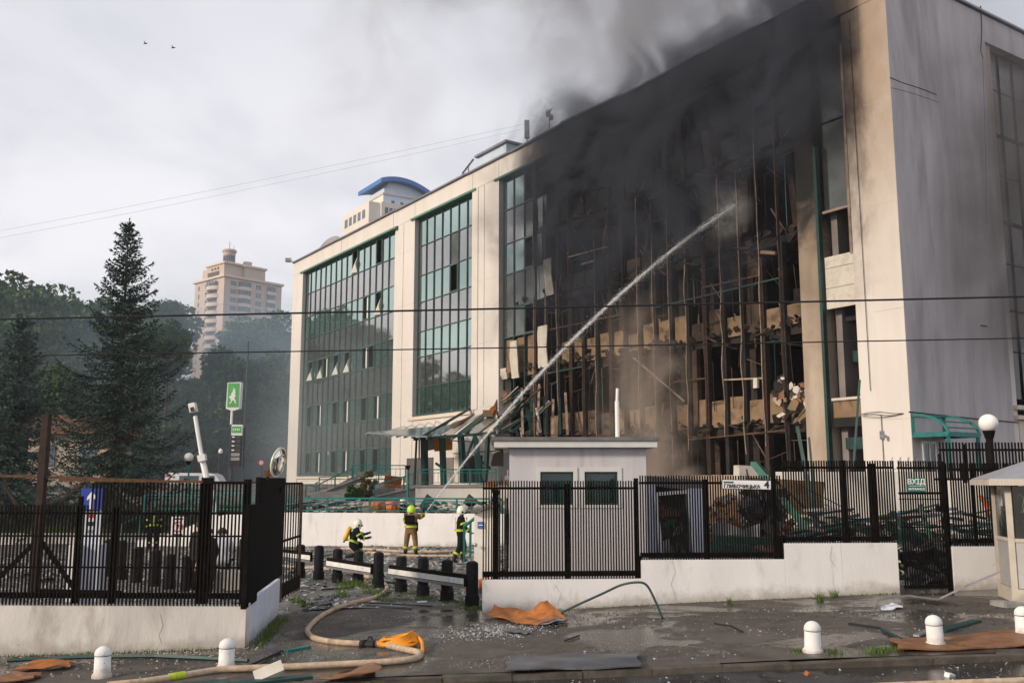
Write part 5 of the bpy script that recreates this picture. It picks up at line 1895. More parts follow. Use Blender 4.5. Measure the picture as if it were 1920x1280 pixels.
# bars thrown over the terrace
wr = root('terrace_wreckage', (-6, 43, 1.3), 'pile of dark twisted frame bars behind the teal railing', 'wreckage')
for k in range(60):
    x = random.uniform(-11.5, -5.5); y = front_y(x) + random.uniform(.4, 3)
    a = random.uniform(-.5, .5)
    l_ = random.uniform(.5, 2.2)
    bar('frame_bar', random.choice(['teal_dark', 'teal_dark', 'interior_dark', 'white_board', 'galv']), wr, (x, y, 1.38 + random.uniform(0, .3)), (x + l_ * math.cos(a), y + l_ * math.sin(a), 1.4 + random.uniform(0, .45)), random.uniform(.03, .1))
for (px, py, w_, h_, m, lab) in ((708, 962, .75, .5, 'orange_sheet', 'crumpled orange insulation block beside the railing post'), (690, 962, .5, .45, 'pillar_tan', 'pale tan insulation block left of the orange one'), (733, 963, .55, .5, 'cone_orange', 'deep orange insulation block beside the firefighter with yellow tank')):
    mb = MB()
    c_ = P(px, py, 42.7)
    g_ = random.Random(px)
    mb.lathe([(w_ * .45, 0), (w_ * .55, h_ * .3), (w_ * .5, h_ * .7), (w_ * .35, h_)], (c_.x, c_.y, 1.33), 9)
    o = mb.build('insulation_block', m); tag(o, lab, 'insulation')
for (px, py, w_, m, lab) in ((665, 970, 1.9, 'white_board', 'long white board lying behind the railing'), (605, 965, .8, 'cool_wall', 'pale bluish sheet leaning on the railing')):
    o = piece('board', m, None, P(px, py, 42.8), (w_, .06, .35), rot=(.5, -.15, .15)); tag(o, lab, 'board')
for (px, py, lab, m) in ((805, 945, 'dark green sheet folded on the terrace before the pale wall', 'teal_dark'), (884, 945, 'brown torn board on the terrace near the gate pillar', 'scorched_panel')):
    c_ = P(px, py + 8, 46)
    mb = MB(); mb.prism([c_ + Vector((-.55, 0, 0)), c_ + Vector((.7, 0, 0)), c_ + Vector((.25, .1, .35)), c_ + Vector((-.15, .1, .65))], (0, .3, .05))
    o = mb.build('sheet_scrap', m); tag(o, lab, 'sheet')
# ================================================================== PEOPLE
def skin_body(name, joints, edges, mats, face_mat, parent, sub=1):
    """one continuous body grown over a jointed skeleton"""
    names = list(joints)
    me = bpy.data.meshes.new(name)
    me.from_pydata([joints[n][0] for n in names], [(names.index(a), names.index(b)) for a, b in edges], [])
    o = bpy.data.objects.new(name, me)
    COL.objects.link(o)
    sk = o.modifiers.new('skin', 'SKIN')
    sk.use_smooth_shade = True
    for i, n in enumerate(names):
        rr = joints[n][1]
        d = me.skin_vertices[0].data[i]
        d.radius = rr if isinstance(rr, tuple) else (rr, rr)
        d.use_root = (n == 'pelvis')
    ss = o.modifiers.new('sub', 'SUBSURF')
    ss.levels = ss.render_levels = sub
    bpy.context.view_layer.update()
    dg = bpy.context.evaluated_depsgraph_get()
    nm = bpy.data.meshes.new_from_object(o.evaluated_get(dg))
    bpy.data.objects.remove(o)
    nm.materials.clear()
    for m in mats:
        nm.materials.append(MATS[m])
    for p in nm.polygons:
        p.material_index = face_mat(p.center)
        p.use_smooth = True
    ob_ = bpy.data.objects.new(name, nm)
    COL.objects.link(ob_)
    ob_.parent = parent
    W[ob_.name] = W[parent.name].copy()
    return ob_


def person(loc, rz, label, pose, suit, boots='rubber', helmet=None, tank=None, bands=None, skin_head=True, legs=None, hairm='hair', group=None, belt=None, scale=1.0, gloves='suit_dark', vest=None):
    """local frame: figure faces +Y, stands on z=0"""
    r_ = root('person', loc, label, 'person', group, rz)
    J = {
        'pelvis': ((0, 0, .96), (.165, .13)), 'belly': ((0, 0, 1.10), (.165, .13)), 'chest': ((0, .0, 1.30), (.19, .135)),
        'neck': ((0, .0, 1.47), .07), 'head': ((0, .02, 1.57), (.085, .095)), 'crown': ((0, .02, 1.69), (.08, .09)),
        'shl': ((-.19, 0, 1.40), .085), 'ell': ((-.27, -.02, 1.12), .065), 'wrl': ((-.27, .06, .86), .045), 'hal': ((-.27, .09, .78), .04),
        'shr': ((.19, 0, 1.40), .085), 'elr': ((.27, -.02, 1.12), .065), 'wrr': ((.27, .06, .86), .045), 'har': ((.27, .09, .78), .04),
        'hil': ((-.10, 0, .88), .115), 'knl': ((-.12, .02, .50), .085), 'anl': ((-.13, 0, .10), .062), 'tol': ((-.15, .16, .045), .05),
        'hir': ((.10, 0, .88), .115), 'knr': ((.12, .02, .50), .085), 'anr': ((.13, 0, .10), .062), 'tor': ((.15, .16, .045), .05),
    }
    bulk = 1.2 if helmet else 1.06
    for k in J:
        if k not in ('neck', 'head', 'crown', 'hal', 'har', 'wrl', 'wrr', 'tol', 'tor'):
            r0_ = J[k][1]
            J[k] = (J[k][0], tuple(q * bulk for q in r0_) if isinstance(r0_, tuple) else r0_ * bulk)
    for k, v in pose.items():
        J[k] = (v, J[k][1])
    E = [('pelvis', 'belly'), ('belly', 'chest'), ('chest', 'neck'), ('neck', 'head'), ('head', 'crown'), ('chest', 'shl'), ('shl', 'ell'), ('ell', 'wrl'), ('wrl', 'hal'),
         ('chest', 'shr'), ('shr', 'elr'), ('elr', 'wrr'), ('wrr', 'har'), ('pelvis', 'hil'), ('hil', 'knl'), ('knl', 'anl'), ('anl', 'tol'), ('pelvis', 'hir'), ('hir', 'knr'), ('knr', 'anr'), ('anr', 'tor')]
    for s_, wr, ha in (('l', 'wrl', 'hal'), ('r', 'wrr', 'har')):
        w0, h0 = Vector(J[wr][0]), Vector(J[ha][0])
        d = (h0 - w0).normalized()
        side = d.cross(Vector((0, 1, .3))).normalized()
        nrm = side.cross(d)
        for k, (off, ln) in enumerate(((-.03, .075), (-.011, .088), (.010, .083), (.029, .066))):
            a = h0 + side * off + d * .035
            b = a + d * ln * .55 + nrm * .004
            c = b + d * ln * .35 - nrm * .022
            for q, (pt, rr) in enumerate(((a, .011), (b, .010), (c, .008))):
                J[f'f{s_}{k}{q}'] = (tuple(pt), rr)
            E += [(ha, f'f{s_}{k}0'), (f'f{s_}{k}0', f'f{s_}{k}1'), (f'f{s_}{k}1', f'f{s_}{k}2')]
        a = w0 + d * .03 + side * (.035 if s_ == 'l' else -.035)
        b = a + d * .045 + side * (.018 if s_ == 'l' else -.018)
        J[f't{s_}0'] = (tuple(a), .012); J[f't{s_}1'] = (tuple(b), .010)
        E += [(wr, f't{s_}0'), (f't{s_}0', f't{s_}1')]
    hd = Vector(J['head'][0])
    nk = Vector(J['neck'][0])
    legz = Vector(J['pelvis'][0]).z
    legm = legs or suit
    hands = [Vector(J['hal'][0]), Vector(J['har'][0])]
    ank = [Vector(J['anl'][0]), Vector(J['anr'][0])]

    def fm(c):
        c = Vector(c)
        if (c - hd).length < .30 and c.z > nk.z + .035 + 0 * c.y:
            return 1
        if min((c - h).length for h in hands) < .12:
            return 3
        if min((c - a).length for a in ank) < .2 and min((c - Vector(J[k][0])).length for k in ('anl', 'anr', 'tol', 'tor')) < .13:
            return 2
        if min((c - (Vector(J[a][0]) + Vector(J[b][0])) / 2).length for a, b in (('hil', 'knl'), ('hir', 'knr'), ('knl', 'anl'), ('knr', 'anr'))) < .24 and c.z < legz:
            return 4
        return 0
    body = skin_body('body', J, E, [suit, 'skin', boots, gloves, legm], fm, r_)
    up = (Vector(J['crown'][0]) - hd).normalized()

    def put(name, mb, m, smooth=True):
        o = bpy.data.objects.new(name, mb.mesh(name, m, smooth))
        COL.objects.link(o)
        o.parent = r_
        W[o.name] = W[r_.name].copy()
        return o
    # face: nose, eyes, ears
    fwd = Vector(pose.get('look', (0, 1, 0))).normalized() if 'look' in pose else Vector((0, 1, 0))
    sd_ = fwd.cross(up).normalized()
    mb = MB()
    mb.tube([hd + fwd * .085 + up * .05, hd + fwd * .115 + up * .01], [.010, .017], 6)
    for q in (-1, 1):
        mb.lathe([(.004, -.03), (.018, -.015), (.02, .015), (.006, .03)], hd + sd_ * q * .092 + up * .02, 8)
    put('nose_and_ears', mb, 'skin')
    mb = MB()
    for q in (-1, 1):
        mb.box(hd + fwd * .094 + sd_ * q * .035 + up * .045, (.022, .012, .012))
    mb.box(hd + fwd * .098 - up * .035, (.045, .012, .010))
    put('eyes_and_mouth', mb, 'hair', False)
    c = hd + up * .055
    if helmet:
        mb = MB()
        R_ = .155
        prof = [(R_ * math.cos(a), R_ * 1.05 * math.sin(a)) for a in [x * math.pi / 2 / 7 for x in range(7)]] + [(.004, R_ * 1.05)]
        prof = [(R_ * .96, -.09), (R_ * 1.02, -.03)] + prof
        mb.lathe(prof, c - fwd * .012, 16, axis=up)
        # crest and brim
        mb.tube([c - fwd * .16 + up * .02, c - fwd * .1 + up * .14, c + up * .172, c + fwd * .1 + up * .14], [.012, .018, .02, .014], 6)
        put('helmet', mb, helmet)
        mb = MB()
        mb.grid(lambda u, v: c + (fwd * math.cos((u - .5) * 2) + sd_ * math.sin((u - .5) * 2)) * .162 + up * (-.02 - .05 * v), 8, 2)
        put('visor', mb, 'black_panel')
        mb = MB()
        for q in (-1, 1):
            mb.lathe([(.03, -.01), (.035, .01), (.02, .015)], c + sd_ * q * .15 - up * .03, 8, axis=sd_ * q)
        put('helmet_boss', mb, 'black_steel')
    else:
        mb = MB()
        R_ = .112
        mb.lathe([(R_ * .98, -.02)] + [(R_ * math.cos(a), R_ * math.sin(a)) for a in [x * math.pi / 2 / 6 for x in range(6)]] + [(.004, R_)], c - fwd * .015, 14, axis=up)
        put('hair', mb, hairm)
    ch, be = Vector(J['chest'][0]), Vector(J['belly'][0])
    spine = (ch - be).normalized()
    back = -(Vector((0, 1, 0)) - spine * spine.y).normalized()
    if tank:
        mb = MB()
        b0 = be + back * .28 - spine * .12
        mb.lathe([(.03, -.03), (.06, 0), (.082, .05), (.082, .40), (.06, .46), (.03, .49)], b0, 14, axis=spine)
        put('air_tank', mb, tank)
        mb = MB(); mb.lathe([(.028, 0), (.028, .07), (.04, .08), (.04, .11)], b0 - spine * .10, 10, axis=spine); mb.box(be + back * .155 + spine * .1, (.22, .04, .42)); put('tank_harness', mb, 'black_steel')
        mb = MB()
        mb.tube(smooth_path([b0 - spine * .05, be + sd_ * .2 + back * .1, ch + sd_ * .2 + spine * .05, hd + fwd * .1 - up * .05], 4), .014, 6)
        put('air_hose', mb, 'rubber')
    if bands:
        def ring(a, b, t0, t1, r0):
            mb = MB()
            A, B = Vector(J[a][0]), Vector(J[b][0])
            r0 = r0 * bulk
            mb.lathe([(r0, 0), (r0 * 1.02, .002), (r0 * 1.02, (B - A).length * (t1 - t0)), (r0 * .98, (B - A).length * (t1 - t0) + .002)], A.lerp(B, t0), 12, axis=B - A)
            put('reflective_band', mb, bands)
        for (a, b, t0, t1, rr) in (('knl', 'anl', .42, .58, .098), ('knr', 'anr', .42, .58, .098), ('ell', 'wrl', .35, .55, .073), ('elr', 'wrr', .35, .55, .073), ('shl', 'ell', .5, .68, .088), ('shr', 'elr', .5, .68, .088)):
            ring(a, b, t0, t1, rr)
        mb = MB()
        A = be - spine * .10
        vs = []
        n = 18
        for zz in (0, .075):
            for k in range(n):
                a = 2 * math.pi * k / n
                vs.append(A + spine * zz + Vector((1, 0, 0)) * .205 * bulk * math.cos(a) + back * .172 * bulk * math.sin(a))
        mb.add(vs, [(k, (k + 1) % n, n + (k + 1) % n, n + k) for k in range(n)])
        put('reflective_band', mb, bands)
        if vest != 'no':
            for sg in (1, -1):
                mb = MB(); mb.box(ch + back * .18 * sg - spine * .03, (.05, .012, .32)); mb.box(ch + back * .18 * sg + spine * .1, (.2, .013, .05)); put('reflective_tab', mb, bands)
    if belt:
        mb = MB()
        A = be + spine * .03
        vs = []
        n = 18
        for zz in (0, .07):
            for k in range(n):
                a = 2 * math.pi * k / n
                vs.append(A + spine * zz + Vector((1, 0, 0)) * .21 * bulk * math.cos(a) + back * .18 * bulk * math.sin(a))
        mb.add(vs, [(k, (k + 1) % n, n + (k + 1) % n, n + k) for k in range(n)])
        mb.box(A + back * .24 + spine * .035, (.16, .03, .06)); mb.box(A + Vector((.2, 0, -.12)), (.09, .14, .26))
        mb.box(ch + back * .18 - spine * .01, (.36, .05, .30)); mb.box(ch + back * .21 + spine * .06, (.24, .02, .06))
        put('belt_and_pack', mb, belt, False)
    if scale != 1.0:
        r_.scale = (scale,) * 3
    return r_


def at_ground(px, py):
    return G(px, py)


FG = 'firefighters at work in the yard'
# tan suited firefighter seen from behind, arms raised holding the nozzle hose
q = at_ground(770, 1042)
person(q, R(-8), 'firefighter in tan suit and yellow helmet standing with his back turned', {
    'shr': (.20, .02, 1.41), 'elr': (.36, .20, 1.36), 'wrr': (.34, .40, 1.50), 'har': (.33, .46, 1.57),
    'ell': (-.26, .18, 1.18), 'wrl': (-.14, .38, 1.28), 'hal': (-.10, .45, 1.32),
    'hil': (-.11, 0, .88), 'knl': (-.17, .03, .5), 'anl': (-.20, 0, .1), 'tol': (-.24, .15, .045), 'knr': (.16, .03, .5), 'anr': (.19, -.02, .1), 'tor': (.24, .13, .045)},
    'suit_tan', helmet='helmet_yellow', bands='hi_vis', belt='black_steel', group=FG, scale=1.04, vest='no')
# crouching firefighter with yellow tank
q = at_ground(661, 1046)
person(q, R(-72), 'crouching firefighter with white helmet and yellow air tank by the barrier', {
    'pelvis': (0, -.05, .50), 'belly': (0, .02, .64), 'chest': (0, .10, .84), 'neck': (0, .14, 1.0), 'head': (0, .17, 1.10), 'crown': (0, .17, 1.22),
    'shl': (-.19, .1, .93), 'ell': (-.27, .28, .78), 'wrl': (-.2, .48, .80), 'hal': (-.18, .55, .83),
    'shr': (.19, .1, .93), 'elr': (.3, .22, .70), 'wrr': (.26, .44, .68), 'har': (.25, .51, .70),
    'hil': (-.11, -.02, .46), 'knl': (-.18, .34, .48), 'anl': (-.17, .2, .10), 'tol': (-.18, .36, .045),
    'hir': (.11, -.02, .44), 'knr': (.16, .26, .14), 'anr': (.15, -.16, .10), 'tor': (.15, -.30, .06)},
    'suit_dark', helmet='helmet_white', tank='tank_yellow', bands='hi_vis', group=FG, scale=1.05)
# dark suited firefighter walking beside the small pillar
q = at_ground(864, 1056)
person(q, R(-80), 'firefighter in black suit and white helmet walking beside the gate pillar', {
    'ell': (-.27, -.06, 1.12), 'wrl': (-.25, .02, .86), 'hal': (-.25, .05, .78), 'elr': (.27, .08, 1.13), 'wrr': (.24, .26, .96), 'har': (.23, .33, .95),
    'knl': (-.11, .12, .52), 'anl': (-.12, .05, .12), 'tol': (-.13, .21, .06), 'knr': (.11, -.04, .50), 'anr': (.12, -.26, .13), 'tor': (.12, -.12, .05)},
    'suit_dark', helmet='helmet_white', bands='hi_vis', group=FG, scale=1.06, gloves='skin')
# firefighter on the terrace holding the jet, yellow tank on his back
q = Vector((P(755, 960, 43.2).x, 43.2, 0.72))
person((q.x, q.y, .15), R(-55), 'firefighter with yellow tank behind the teal railing aiming the water jet', {
    'ell': (-.25, .16, 1.16), 'wrl': (-.08, .36, 1.22), 'hal': (-.05, .43, 1.24), 'elr': (.25, .14, 1.15), 'wrr': (.13, .36, 1.15), 'har': (.11, .43, 1.17)},
    'suit_dark', helmet='helmet_white', tank='tank_yellow', bands='hi_vis', group=FG)
# people behind the left fence
q = G(368, 1108)
person((q.x, q.y, q.z), R(-35), 'person in black jacket standing behind the thick fence post', {'wrr': (.2, .2, .98), 'har': (.15, .26, 1.0)}, 'jacket_black', legs='trousers', group='bystanders behind the left fence', gloves='skin', scale=1.05)
q = P(387, 1100, 24.6)
person((q.x, 24.6, gz(q.x, 24.6)), R(60), 'second person in black clothes half hidden by the thick fence post', {}, 'jacket_black', legs='jacket_black', group='bystanders behind the left fence', gloves='skin')
q = P(413, 1080, 27.5)
person((q.x, 27.5, gz(q.x, 27.5)), R(15), 'person in white shirt and dark trousers crouching behind the fence', {
    'pelvis': (0, -.05, .56), 'belly': (0, -.01, .70), 'chest': (0, .06, .90), 'neck': (0, .1, 1.07), 'head': (0, .14, 1.16), 'crown': (0, .15, 1.28),
    'shl': (-.19, .06, 1.0), 'ell': (-.26, .12, .74), 'wrl': (-.2, .34, .68), 'hal': (-.18, .41, .68), 'shr': (.19, .06, 1.0), 'elr': (.26, .12, .74), 'wrr': (.2, .34, .68), 'har': (.18, .41, .68),
    'hil': (-.11, -.04, .52), 'knl': (-.17, .34, .54), 'anl': (-.16, .16, .10), 'tol': (-.17, .32, .045), 'hir': (.11, -.04, .52), 'knr': (.17, .34, .54), 'anr': (.16, .16, .10), 'tor': (.17, .32, .045)},
    'shirt_white', legs='trousers', group='bystanders behind the left fence', gloves='skin', scale=1.15)
q = P(286, 1015, 41)
person((q.x, 41, gz(q.x, 41)), R(20), 'dark firefighter with thin reflective bands beyond the black bollards', {}, 'suit_dark', bands='hi_vis', helmet='rust_dark', group=FG)

# ================================================================== WATER JET
jm = bpy.data.materials.new('water_spray')
jm.use_nodes = True
t = jm.node_tree
b = t.nodes['Principled BSDF']
b.inputs['Base Color'].default_value = (0.82, 0.84, 0.86, 1)
b.inputs['Roughness'].default_value = 0.3
b.inputs['Subsurface Weight'].default_value = 0.0
tr = N(t, 'ShaderNodeBsdfTransparent')
mx = N(t, 'ShaderNodeMixShader')
geo = N(t, 'ShaderNodeNewGeometry')
L(t, ramp(t, noise_n(t, geo.outputs['Position'], 5.0, 5, .7), [(0.36, 0.06), (0.64, 0.62)]), mx.inputs[0])
L(t, tr.outputs[0], mx.inputs[1]); L(t, b.outputs[0], mx.inputs[2])
L(t, mx.outputs[0], t.nodes['Material Output'].inputs[0])
MATS['water_spray'] = jm
jm2 = jm.copy()
MATS['water_mist'] = jm2
_t2 = jm2.node_tree
_r = [n_ for n_ in _t2.nodes if n_.bl_idname == 'ShaderNodeValToRGB'][0]
_r.color_ramp.elements[0].color = (0, 0, 0, 1)
_r.color_ramp.elements[1].color = (.42, .42, .42, 1)
_r.color_ramp.elements[0].position, _r.color_ramp.elements[1].position = .40, .70
[n_ for n_ in _t2.nodes if n_.bl_idname == 'ShaderNodeTexNoise'][0].inputs['Scale'].default_value = 9.0
J0 = Vector((P(797, 962, 43.0).x, 43.0, P(797, 962, 43.0).z))
J1 = P(1378, 384, 39.2)
# ballistic path: straight start, bending slightly under gravity
ctrl = []
for k in range(41):
    u = k / 40
    p = J0.lerp(J1, u)
    p.z += (4 * u * (1 - u)) * 1.15
    ctrl.append(p)
wj = root('water_jet', J0, 'white water jet rising from the terrace to the burning facade', 'water jet')
mb = MB()
mb.tube(ctrl, [.02 + .022 * min(1, k / 14) + .02 * math.sin(k * 1.7) ** 2 * (k / 40) for k in range(41)], 8)
mb.build('jet_core', 'water_spray', wj, smooth=True)
mb = MB()
mb.tube(ctrl, [.028 + .075 * min(1, k / 16) + .07 * max(0, k / 40 - .8) * 5 + .03 * math.sin(k * 2.3) * (k / 40) for k in range(41)], 10)
mb.build('jet_spray', 'water_mist', wj, smooth=True)
g = np.random.default_rng(8)
n = 7000
u = g.uniform(0.03, 1.0, n) ** 0.9
idx = u * 40
i0 = np.clip(idx.astype(int), 0, 39)
ca = np.array([tuple(p) for p in ctrl])
pp = ca[i0] + (ca[i0 + 1] - ca[i0]) * (idx - i0)[:, None]
spread = (.03 + .13 * np.minimum(1, u * 1.8) + .35 * np.clip(u - .86, 0, 1) / .14 * .6)[:, None]
off = g.normal(0, 1, (n, 3)) * spread
off[:, 2] -= np.abs(g.normal(0, 1, n)) * .10 * u
c = pp + off
a = g.normal(0, 1, (n, 3)); a /= np.linalg.norm(a, axis=1)[:, None]
b_ = np.cross(a, g.normal(0, 1, (n, 3))); b_ /= np.linalg.norm(b_, axis=1)[:, None]
s_ = (g.uniform(.005, .016, n))[:, None]
V = np.stack([c - a * s_, c - b_ * s_, c + a * s_, c + b_ * s_], 1)
o = mesh_obj('droplets', quads_mesh('droplets', V, 'shard'), wj)
o['kind'] = 'stuff'
mb = MB(); mb.tube([J0 - (J1 - J0).normalized() * .8, J0 - (J1 - J0).normalized() * .3, J0], [.06, .055, .035], 10)
nz_ = mb.build('hose_nozzle', 'white_paint', None, smooth=True); tag(nz_, 'pale hose nozzle held by the firefighter on the terrace', 'nozzle')
# ================================================================== FENCES
def fence(name, label, ax, bx, top, bottom, pitch_m, Yf, rails, posts, bw=.028, m='brown_steel', zfun=None, group='dark steel bar fences', tops=None, bots=None):
    """straight fence on the line Y = Yf(x); top, bottom: heights; rails: (z, h); posts: (x, ztop, zbot, w)"""
    r_ = root(name, (ax, Yf(ax), bottom), label, 'fence', group)
    n = int(round((bx - ax) / pitch_m))
    for i in range(n + 1):
        x = ax + (bx - ax) * i / n
        t_ = (tops(x) if tops else top) + random.uniform(-.006, .006)
        b_ = bots(x) if bots else bottom
        piece('bar', m, r_, (x, Yf(x), (t_ + b_) / 2), (bw, bw, t_ - b_), rot=(0, random.uniform(-.003, .003), 0))
    for z, h in rails:
        y0, y1 = Yf(ax) + .03, Yf(bx) + .03
        bar('rail', 'black_steel', r_, (ax - .02, y0, z), (bx + .02, y1, z), .045, h)
    for x, zt_, zb_, w_ in posts:
        piece('post', 'black_steel', r_, (x, Yf(x) + .05 + w_ / 2, (zt_ + zb_) / 2), (w_, w_, zt_ - zb_))
    return r_


zat = lambda px, py, Y: P(px, py, Y).z
# ---- fence on the left street wall
yl = lambda x: 17.2 + (-4.72 - x) * 0.031
x0, x1 = P(-30, 1000, 17.4).x, P(461, 1000, 17.2).x
ztop, zbot = zat(300, 904, 17.3), zat(300, 1134, 17.3)
zlow = zat(100, 946, 17.35)
xs_step = P(172, 930, 17.3).x
lf = fence('steel_fence', 'dark steel bar fence on the stained cream street wall', x0, x1, ztop, zbot, 0.0655, yl,
           [(zat(300, 962, 17.2), .04), (zat(300, 1005, 17.2), .03), (zat(300, 1064, 17.2), .03), (zat(300, 1117, 17.2), .10)],
           [(P(149, 1000, 17.4).x, zat(0, 930, 17.4), LWZ - .0, .07), (P(217, 1000, 17.4).x, zat(0, 950, 17.4), LWZ, .10), (P(386, 1000, 17.4).x, zat(0, 895, 17.3), LWZ, .17), (P(461, 1000, 17.3).x, zat(0, 898, 17.2), LWZ, .11)],
           tops=lambda x: ztop if x > xs_step else zlow)
bar('top_rail', 'rust', lf, (xs_step - 0.6, yl(xs_step), zat(0, 899, 17.3)), (P(384, 900, 17.3).x, yl(-5.4), zat(0, 903, 17.3)), .05, .05)
bar('top_rail', 'black_steel', lf, (P(384, 904, 17.3).x, yl(-5.4), zat(0, 904, 17.3)), (x1, yl(x1), zat(0, 905, 17.2)), .05, .05)
# second frame right behind it: tall post, rusty rail, braces
bf = root('sliding_gate', (P(80, 1100, 18.3).x, 18.3, 0), 'rusty gate frame with a tall post and diagonal braces behind the left fence', 'frame')
yb = 18.3
bar('tall_post', 'rust_dark', bf, (P(64, 1112, yb).x, yb, zat(0, 1112, yb)), (P(88, 776, yb).x, yb, zat(0, 776, yb)), .15, .13)
bar('rail', 'rust', bf, P(-40, 890, yb), P(290, 901, yb), .07, .05)
bar('brace', 'black_steel', bf, P(70, 1012, yb + .1), P(-20, 1100, yb + .1), .07)
bar('brace', 'black_steel', bf, P(76, 1012, yb + .1), P(140, 1104, yb + .1), .07)
bar('brace', 'rust_dark', bf, P(88, 958, yb + .1), P(158, 905, yb + .1), .05)
bar('brace', 'rust_dark', bf, P(2, 900, yb + .1), P(34, 950, yb + .1), .05)
bar('lower_rail', 'black_steel', bf, P(60, 1106, yb), P(230, 1110, yb), .06)

# black sheet panel along the return wall
xa = lambda y: -4.70 - (y - 17.2) * 0.1045
pn = root('gate_screen', (-4.75, 17.2, LWZ), 'stepped black sheet metal panel at the gate with a mirror on top', 'panel')
zt1, zt2 = zat(470, 946, 17.3), zat(505, 895, 18.2)
for (ya, yb_, za, zb_) in ((17.12, 18.25, LWZ - .06, zt1), (18.255, 21.75, LWZ + .08, zt2)):
    mb = MB()
    mb.prism([(xa(ya) + .03, ya, za), (xa(yb_) + .03, yb_, za), (xa(yb_) + .03, yb_, zb_), (xa(ya) + .03, ya, zb_)], (-.05, 0, 0))
    mb.build('sheet', 'black_panel', pn)
    piece('edge_post', 'black_steel', pn, (xa(ya) - .02, ya, (za + zb_) / 2), (.09, .07, zb_ - za + .02))
piece('latch', 'black_steel', pn, (xa(20.9) + .05, 20.9, zat(515, 905, 20.9) - .15), (.05, .12, .12))
# convex mirror
mc = P(521, 866, 18.9)
mr = root('convex_mirror', (mc.x - .1, 18.9, zt2), 'round convex traffic mirror leaning above the black gate panel', 'mirror')
ax_ = Vector((.96, -.22, -.2)).normalized()
mb = MB(); mb.lathe([(.255, -.03), (.30, 0), (.305, .02), (.28, .03)], mc, 26, axis=ax_); mb.build('rim', 'helmet_white', mr, smooth=True)
mb = MB(); mb.lathe([(.283, .02), (.24, .05), (.16, .075), (.08, .088), (.002, .092)], mc, 26, axis=ax_); mb.build('mirror_face', 'mirror_glass', mr, smooth=True)
mb = MB(); mb.tube(smooth_path([P(500, 900, 18.9), P(503, 885, 18.9), P(508, 866, 18.9), P(513, 861, 18.9), mc - ax_ * .03], 4), .022, 6); mb.build('bracket', 'rust', mr)
mb = MB(); mb.box(P(504, 887, 18.9), (.16, .14, .12)); mb.tube([P(500, 899, 18.9), P(506, 880, 18.9)], .04, 6); mb.build('clamp', 'rust', mr)

# open gate leaf behind it
gl = root('gate_leaf', (-5.3, 21.9, .1), 'open dark steel gate leaf seen edge on beside the black panel', 'gate')
ga, gb_ = Vector((P(529, 1000, 21.9).x, 21.9, 0)), Vector((P(563, 1000, 24.2).x, 24.2, 0))
zb0, zt0 = 0.02, zat(540, 906, 22)
for i in range(1, 7):
    p = ga.lerp(gb_, i / 7)
    piece('bar', 'brown_steel', gl, (p.x, p.y, (zb0 + zt0) / 2), (.026, .026, zt0 - zb0 - .04))
for z, h in ((zt0, .05), (zat(545, 1010, 22.8), .05), (.25, .30)):
    bar('rail', 'black_steel', gl, ga + Vector((0, 0, z)), gb_ + Vector((0, 0, z)), .04, h)
for p in (ga, gb_):
    piece('stile', 'rust_dark', gl, (p.x, p.y, (zb0 + zt0) / 2), (.06, .07, zt0 - zb0))

# ---- guardhouse fence
yr = lambda x: wy(x) + 0.02
Y0 = 20.4
f1 = fence('steel_fence', 'black bar fence in front of the white guardhouse', P(906, 1000, Y0).x, P(1199, 1000, Y0).x, zat(1000, 901, Y0), zat(1000, 1087, Y0), .0575, yr,
           [(zat(1000, 915, Y0), .05), (zat(1000, 1077, Y0), .11)],
           [(P(929, 1000, Y0).x, zat(0, 918, Y0), WZ[0], .13), (P(1065, 1000, Y0).x, zat(0, 907, Y0), WZ[0], .10), (P(1199, 1000, Y0).x, zat(0, 896, Y0), WZ[0], .09)], m='black_steel')
f2 = fence('steel_fence', 'black bar fence carrying the street name sign', P(1206, 1000, Y0).x, P(1474, 1000, 20.6).x, zat(1300, 891, 20.5), zat(1300, 1053, 20.5), .0575, yr,
           [(zat(1300, 905, 20.5), .05), (zat(1300, 1042, 20.5), .10)],
           [(P(1333, 1000, 20.5).x, zat(0, 898, 20.5), WZ[1], .09), (P(1464, 1000, 20.6).x, zat(0, 868, 20.6), WZ[1], .09), (P(1203, 1000, 20.5).x, zat(0, 1044, 20.5), WZ[0], .11)], m='black_steel')
f3 = fence('steel_fence', 'black bar fence on the highest white wall step', P(1479, 1000, 20.7).x, P(1682, 1000, 21.1).x, zat(1580, 863, 20.9), zat(1580, 1021, 20.9), .0575, yr,
           [(zat(1580, 876, 20.9), .05), (zat(1580, 1010, 20.9), .09)],
           [(P(1474, 1000, 20.7).x, zat(0, 1005, 20.7), WZ[1], .12), (P(1594, 1000, 20.9).x, zat(0, 862, 20.9), WZ[2], .10), (P(1646, 1000, 21.0).x, zat(0, 868, 21), WZ[2], .12)], m='black_steel')
